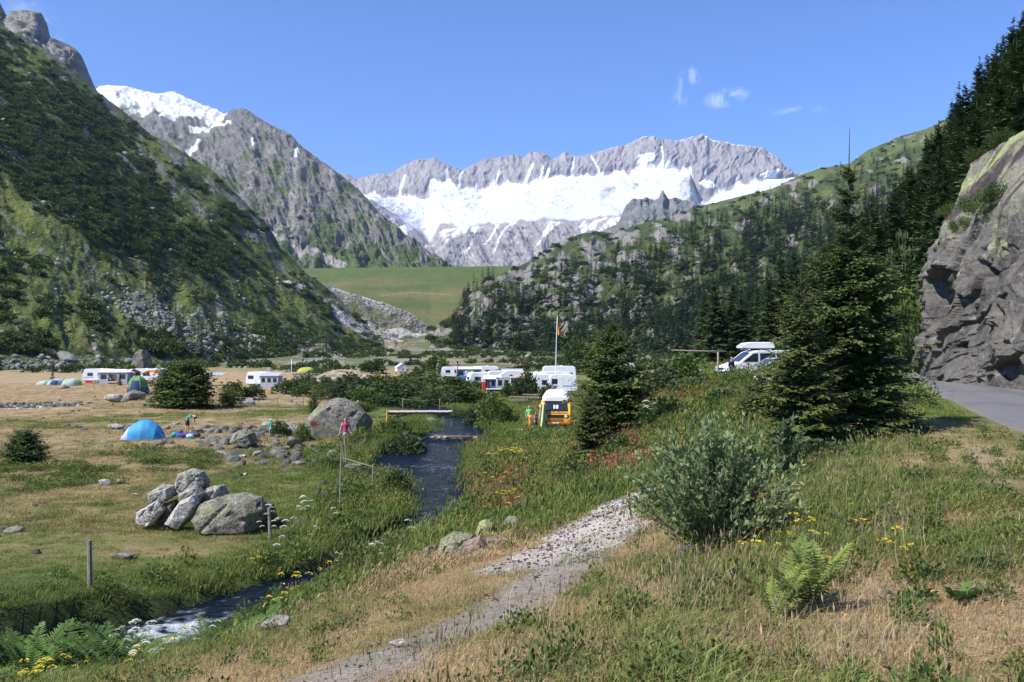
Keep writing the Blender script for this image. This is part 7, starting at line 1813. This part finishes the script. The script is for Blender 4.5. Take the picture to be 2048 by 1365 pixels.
for i, (px_, D_, w_, h_, lab) in enumerate(((468, 96, 60, 36, 'green bush on the dry ground right of the pair of spruces'), (508, 98, 46, 28, 'smaller round bush left of the green lawn'), (463, 88, 44, 34, 'leafy bush with a brownish top standing before the lawn'),
    (1052, 99, 60, 48, 'dark-leaved willow in front of the beige awning'), (1018, 101, 40, 26, 'low bush in front of the flat trailer'), (1155, 190, 64, 76, 'round-crowned tree behind the flagpole'), (1098, 90, 40, 30, 'bush left of the white caravan behind the bus'),
    (840, 150, 90, 26, 'low scrub below the back row of caravans'), (640, 170, 60, 20, 'low green scrub beside the sand mound'), (745, 200, 60, 26, 'dark bush between the sand mound and the white ridge tent'), (870, 210, 60, 34, 'bush behind the left end of the back row'),
    (812, 50.5, 88, 52, 'leafy bank bush with white flowers left of the small weir'), (790, 56, 60, 30, 'reddish-green bush behind the leafy bank bush'), (700, 62, 50, 22, 'low bush at the foot of the path beside the huge boulder'),
    (985, 62, 70, 60, 'broad leafy bush on the right bank above the weir'), (950, 66, 56, 40, 'bright green bush on the right bank by the upper pool'), (1015, 60, 50, 40, 'reddish bush at the right end of the bank bushes'), (930, 72, 60, 24, 'low herbage beyond the upper pool'),
    (792, 33.5, 64, 50, 'dark bush overhanging the left bank of the lower pool'), (728, 38, 56, 26, 'low bush on the left bank behind the thin posts'), (560, 56, 40, 30, 'small green bush right of the stubby brown post'), (480, 52.5, 26, 30, 'dark green bush left of the flat-topped boulder'), (605, 52, 40, 34, 'small bright bush at the foot of the huge boulder'),
    (1320, 52, 100, 60, 'light green leafy bush at the top of the embankment'), (1365, 60, 90, 50, 'light green bush beneath the thin wooden beam'), (1290, 58, 90, 52, 'darker bush behind the leaning spruce'), (1250, 72, 70, 60, 'bush in the gap right of the leaning spruce'), (1385, 40, 110, 36, 'green bush on the bank in front of the car park'),
    (1330, 34, 110, 60, 'grassy bush halfway down the embankment'), (1455, 33, 100, 34, 'rough bush left of the low light boulder'), (1275, 28, 90, 46, 'bush with white flower heads below the embankment'), (1150, 30, 100, 44, 'green bush at the foot of the small spruce'), (1240, 31, 80, 60, 'leafy bush right of the small spruce'),
    (1650, 15.5, 140, 48, 'leafy undergrowth at the foot of the big spruce'), (1560, 15, 150, 60, 'undergrowth between the willow and the big spruce'), (1735, 16.5, 70, 22, 'leafy herbs to the right of the big spruce foot'), (1480, 17, 140, 70, 'dark bush behind the grey-leaved willow'),
    (1835, 62, 70, 100, 'light green bush overhanging the road behind the cliff edge'), (1815, 70, 90, 150, 'tall leafy bush beside the road before the cliff'), (1800, 84, 90, 190, 'tall pale green broadleaf behind the roadside bush'))):
    put_bush(px_, D_, w_, h_, i, lab, name='bush' if 'tree' not in lab else 'round_tree', cat='bush' if 'tree' not in lab else 'tree')
# plants rooted on the cliff
def on_cliff(px, py):
    P_ = LAND['cliff']; qx, qy = topix(P_); k = np.argmin((qx-px)**2+(qy-py)**2); return Vector(P_.reshape(-1, 3)[k])
jun = [bush(960, 1, 1, 1, 2200, .13, (.035, .06, .018), (.09, .13, .03), 6, 40, .22, .3, upright=.9)]
for i, (px_, py_, w_, h_, lab) in enumerate(((1962, 420, 86, 60, 'juniper clump growing in the ledge of the rock cliff'), (1925, 455, 50, 40, 'small juniper at the lower left of the cliff ledge'), (1995, 395, 60, 50, 'juniper sprig at the upper right of the cliff ledge'),
    (1880, 330+90, 44, 36, 'green tuft at the left upper edge of the cliff'), (1998, 268, 60, 40, 'low shrub on the brow of the cliff'), (1950, 310, 50, 36, 'low shrub at the left of the cliff brow'))):
    q = on_cliff(px_, py_); put_bush(0, q.y, w_, h_, 0, lab, kinds=jun, loc=q-Vector((.0, .0, .15)))
# the grey-leaved willow
def willow(seed, H, spread, nst, lf):
    r2 = np.random.RandomState(seed); P0, P1, W_, N_, C0, C1 = [], [], [], [], [], []; tubes = []
    for i in range(nst):
        a = r2.uniform(0, 6.283); s_ = r2.rand()**.6*spread; h = H*(1.02-.42*(s_/spread)**2)*r2.uniform(.62, 1.05)
        b0 = np.array([math.cos(a)*s_*.22, math.sin(a)*s_*.22, -.05]); e_ = np.array([math.cos(a)*s_, math.sin(a)*s_, h])
        t = np.linspace(0, 1, 7)[:, None]; pts = b0+(e_-b0)*t; pts[:, :2] *= (t**.35); pts += r2.normal(0, .015, pts.shape)
        tubes.append((pts, np.linspace(.009, .002, 7)))
        n = int(85*h/H)+24; tt = r2.uniform(.12, 1.0, n); q = np.stack([np.interp(tt, np.linspace(0, 1, 7), pts[:, k]) for k in range(3)], -1)
        q += r2.normal(0, .035, q.shape)*(1.1-tt)[:, None]*1.6
        d = unit((e_-b0)*.9+r2.normal(0, .55, (n, 3))*np.linalg.norm(e_-b0)*.9)
        L_ = lf*r2.uniform(.55, 1.15, n); g = r2.rand(n, 1)*.6+.4*(tt[:, None]**3)
        c0 = np.array((.075, .11, .035))*(1-g)+np.array((.20, .255, .12))*g
        P0.append(q); P1.append(q+d*L_[:, None]); W_.append(L_*.21); N_.append(r2.normal(size=(n, 3))); C0.append(c0*.9); C1.append(c0*1.15)
    V, Fq, C = rhombi(np.concatenate(P0), np.concatenate(P1), np.concatenate(W_), np.concatenate(N_), np.concatenate(C0), np.concatenate(C1))
    return npmesh('leaves', V, Fq, None, C, smooth=False), tubes_mesh('stems', tubes, 4)
lv, st = willow(970, 1.58, 1.05, 150, .085); b0 = on_ground(1425, 9.9); e = empty('willow_shrub', b0); lv.materials.append(M_leaf); st.materials.append(M_twig)
link('leaves', lv, None, e); link('stems', st, None, e); tag(e, 'grey-leaved willow shrub in the foreground beside the gravel patch', 'shrub')
lv, st = willow(971, 1.25, .28, 12, .10); b0 = on_ground(1572, 13.2); e = empty('willow_shrub', b0); lv.materials.append(M_leaf); st.materials.append(M_twig)
link('leaves', lv, None, e); link('stems', st, None, e); tag(e, 'thin upright willow shoots before the big spruce', 'shrub')
# ferns with separate fronds
def frond(seed, L, c0, c1, curl=.5):
    r2 = np.random.RandomState(seed); n = 24; t = np.linspace(.12, 1, n)
    x = L*(.16+.50*curl)*t**1.6; z = L*(t-.30*curl*t**2.6); R3 = np.stack([x, x*0, z], -1)
    P0, P1 = [], []
    for k in range(n):
        w = .26*L*np.sin(np.pi*min(1, (t[k]*.92+.06)))**.8*(1-.35*t[k])
        for s_ in (-1, 1): P0.append(R3[k]); P1.append(R3[k]+np.array([.25*w, s_*w, .30*w])+r2.normal(0, .012*L, 3))
    P0, P1 = np.array(P0), np.array(P1); V, Fq, C = rhombi(P0, P1, np.full(len(P0), L*.020), np.tile([-.6, 0, .8], (len(P0), 1)), np.array(c0), np.array(c1), .3)
    tv, tf = tube_np(R3[::4], np.linspace(.006, .002, len(R3[::4])), 3); nV = len(V)
    return npmesh('frond', np.concatenate([V, tv]), np.concatenate([Fq, tf+nV]), None, np.concatenate([C, np.tile(np.array(c1)*.8, (len(tv), 1))]), smooth=False)
fr_y = [frond(980+i, 1.0, (.10, .16, .03), (.24, .28, .07), .25+.15*i) for i in range(3)]; fr_g = [frond(985+i, 1.0, (.045, .10, .02), (.11, .18, .04), .5+.2*i) for i in range(3)]
def fern(px, D, H, n, pool, label, group=None, spread=.55):
    e = empty('fern', on_ground(px, D), rs.uniform(0, 6))
    for i in range(n):
        o = link('frond', pool[rs.randint(3)], M_leaf, e); s_ = H*rs.uniform(.7, 1.1); o.scale = (s_, s_, s_)
        o.rotation_euler = (rs.normal(0, .12), rs.uniform(0, spread), i*6.283/n+rs.uniform(-.4, .4)); o.location = (rs.normal(0, .03), rs.normal(0, .03), -.02)
    return tag(e, label, 'fern', group)
fern(1612, 6.1, .62, 8, fr_y, 'upright yellow-green fern in the right foreground', spread=.25); fern(1545, 6.0, .50, 6, fr_y, 'yellow-green fern left of the taller foreground fern', spread=.3)
for i, (px_, D_) in enumerate(((30, 12.4), (75, 13.0), (120, 13.4), (55, 11.6), (160, 12.6), (200, 12.0), (10, 13.6), (105, 11.9), (240, 11.4), (-30, 12.6))):
    fern(px_, D_, rs.uniform(.75, 1.0), 10, fr_g, 'large green fern of the bed in the lower left corner', 'ferns in the lower left corner', .9)
for i, (px_, D_) in enumerate(((440, 16.4), (475, 17.0), (510, 17.4), (455, 15.6), (540, 18.2), (490, 15.8), (575, 18.8), (420, 17.3))):
    fern(px_, D_, rs.uniform(.65, .85), 10, fr_g, 'green fern on the bank right of the white water', 'ferns beside the lower stream', .8)
# big dock leaves
def dock(px, D, n, L, label):
    e = empty('dock_plant', on_ground(px, D), rs.uniform(0, 6))
    V, Fq, C = rhombi(np.zeros((1, 3)), np.array([[.8, 0, .55]]), np.array([.26]), np.array([[-.5, 0, .8]]), np.array((.06, .12, .03)), np.array((.12, .19, .05)), .5)
    V2 = np.array([[0, 0, 0], [.25, .20, .22], [.6, .22, .48], [.85, 0, .50], [.6, -.22, .48], [.25, -.20, .22], [.45, 0, .30]])
    me = npmesh('leaf', V2, None, np.array([[0, 6, 1], [1, 6, 2], [2, 6, 3], [3, 6, 4], [4, 6, 5], [5, 6, 0]]), np.tile((.08, .15, .035), (7, 1)), smooth=False)
    for i in range(n):
        o = link('leaf', me, M_leaf, e); s_ = L*rs.uniform(.7, 1.15); o.scale = (s_,)*3; o.rotation_euler = (rs.normal(0, .2), rs.normal(0, .25), i*6.283/n+rs.uniform(-.3, .3))
    return tag(e, label, 'plant')
dock(625, 22.5, 9, .5, 'broad-leaved dock plant on the left bank above the ferns'); dock(700, 19.0, 8, .4, 'broad-leaved plant among the white umbels'); dock(1665, 14.6, 8, .34, 'broad-leaved plant at the foot of the big spruce'); dock(330, 19.5, 8, .4, 'dock plant on the bank above the white water'); dock(1920, 5.9, 9, .16, 'grey-green rosette plant on the dry grass at right')
# sand mound and dry stone wall at the far side of the thicket
U, Vv = np.meshgrid(np.linspace(0, 2*np.pi, 60), np.linspace(0, 1, 22)); c0_ = on_ground(690, 158)
rr = Vv; hx = 8.2*rr*np.cos(U); hy = 5.5*rr*np.sin(U); hzv = 2.3*np.cos(rr*np.pi/2)**1.1+.30*fbm(hx*.5, hy*.5, 3, 3)*(1-rr)-.15
P_ = np.stack([c0_.x+hx, c0_.y+hy, c0_.z+hzv], -1); cc = np.zeros(P_.shape)+np.array((.36, .29, .21)); cc = mixc(cc, (.14, .16, .06), sstep(0, .3, fbm(hx*.35, hy*.35, 5, 4)))
tag(link('sand_mound', gridmesh('sand_mound', P_, cc), M_mor), kind='structure')
e = empty('stone_wall', on_ground(640, 165)); nst = 0
for row in range(3):
    for i in range(16):
        o = link('stone', rk[(i+row) % 4][0], M_rock, e, (-5+i*.68+.3*(row % 2), rs.normal(0, .05), .22+row*.36)); o.scale = (.40, .36, .27); o.rotation_euler = (0, 0, rs.uniform(0, 3))
tag(e, 'low dry-stone wall left of the sand mound', 'wall')
# ------------------------------------------------------------------ mountain air
HAZE = True
if HAZE:
    x0, x1, y0, y1, z0, z1 = -7000, 7000, -400, 9500, -12, 1720
    V = [(x, y, z) for x in (x0, x1) for y in (y0, y1) for z in (z0, z1)]
    me = bpy.data.meshes.new('haze')
    me.from_pydata(V, [], [(0,1,3,2),(4,6,7,5),(0,4,5,1),(2,3,7,6),(0,2,6,4),(1,5,7,3)])
    hm = bpy.data.materials.new('mountain_air'); hm.use_nodes = True
    nt = hm.node_tree
    for n in list(nt.nodes): nt.nodes.remove(n)
    o_ = nt.nodes.new('ShaderNodeOutputMaterial'); v_ = nt.nodes.new('ShaderNodeVolumePrincipled')
    v_.inputs['Color'].default_value = (0.62, 0.78, 1.0, 1); v_.inputs['Density'].default_value = 4.0e-5; v_.inputs['Anisotropy'].default_value = 0.2
    nt.links.new(v_.outputs['Volume'], o_.inputs['Volume'])
    me.materials.append(hm)
    ho = bpy.data.objects.new('haze', me); COL.objects.link(ho); ho['kind'] = 'stuff'
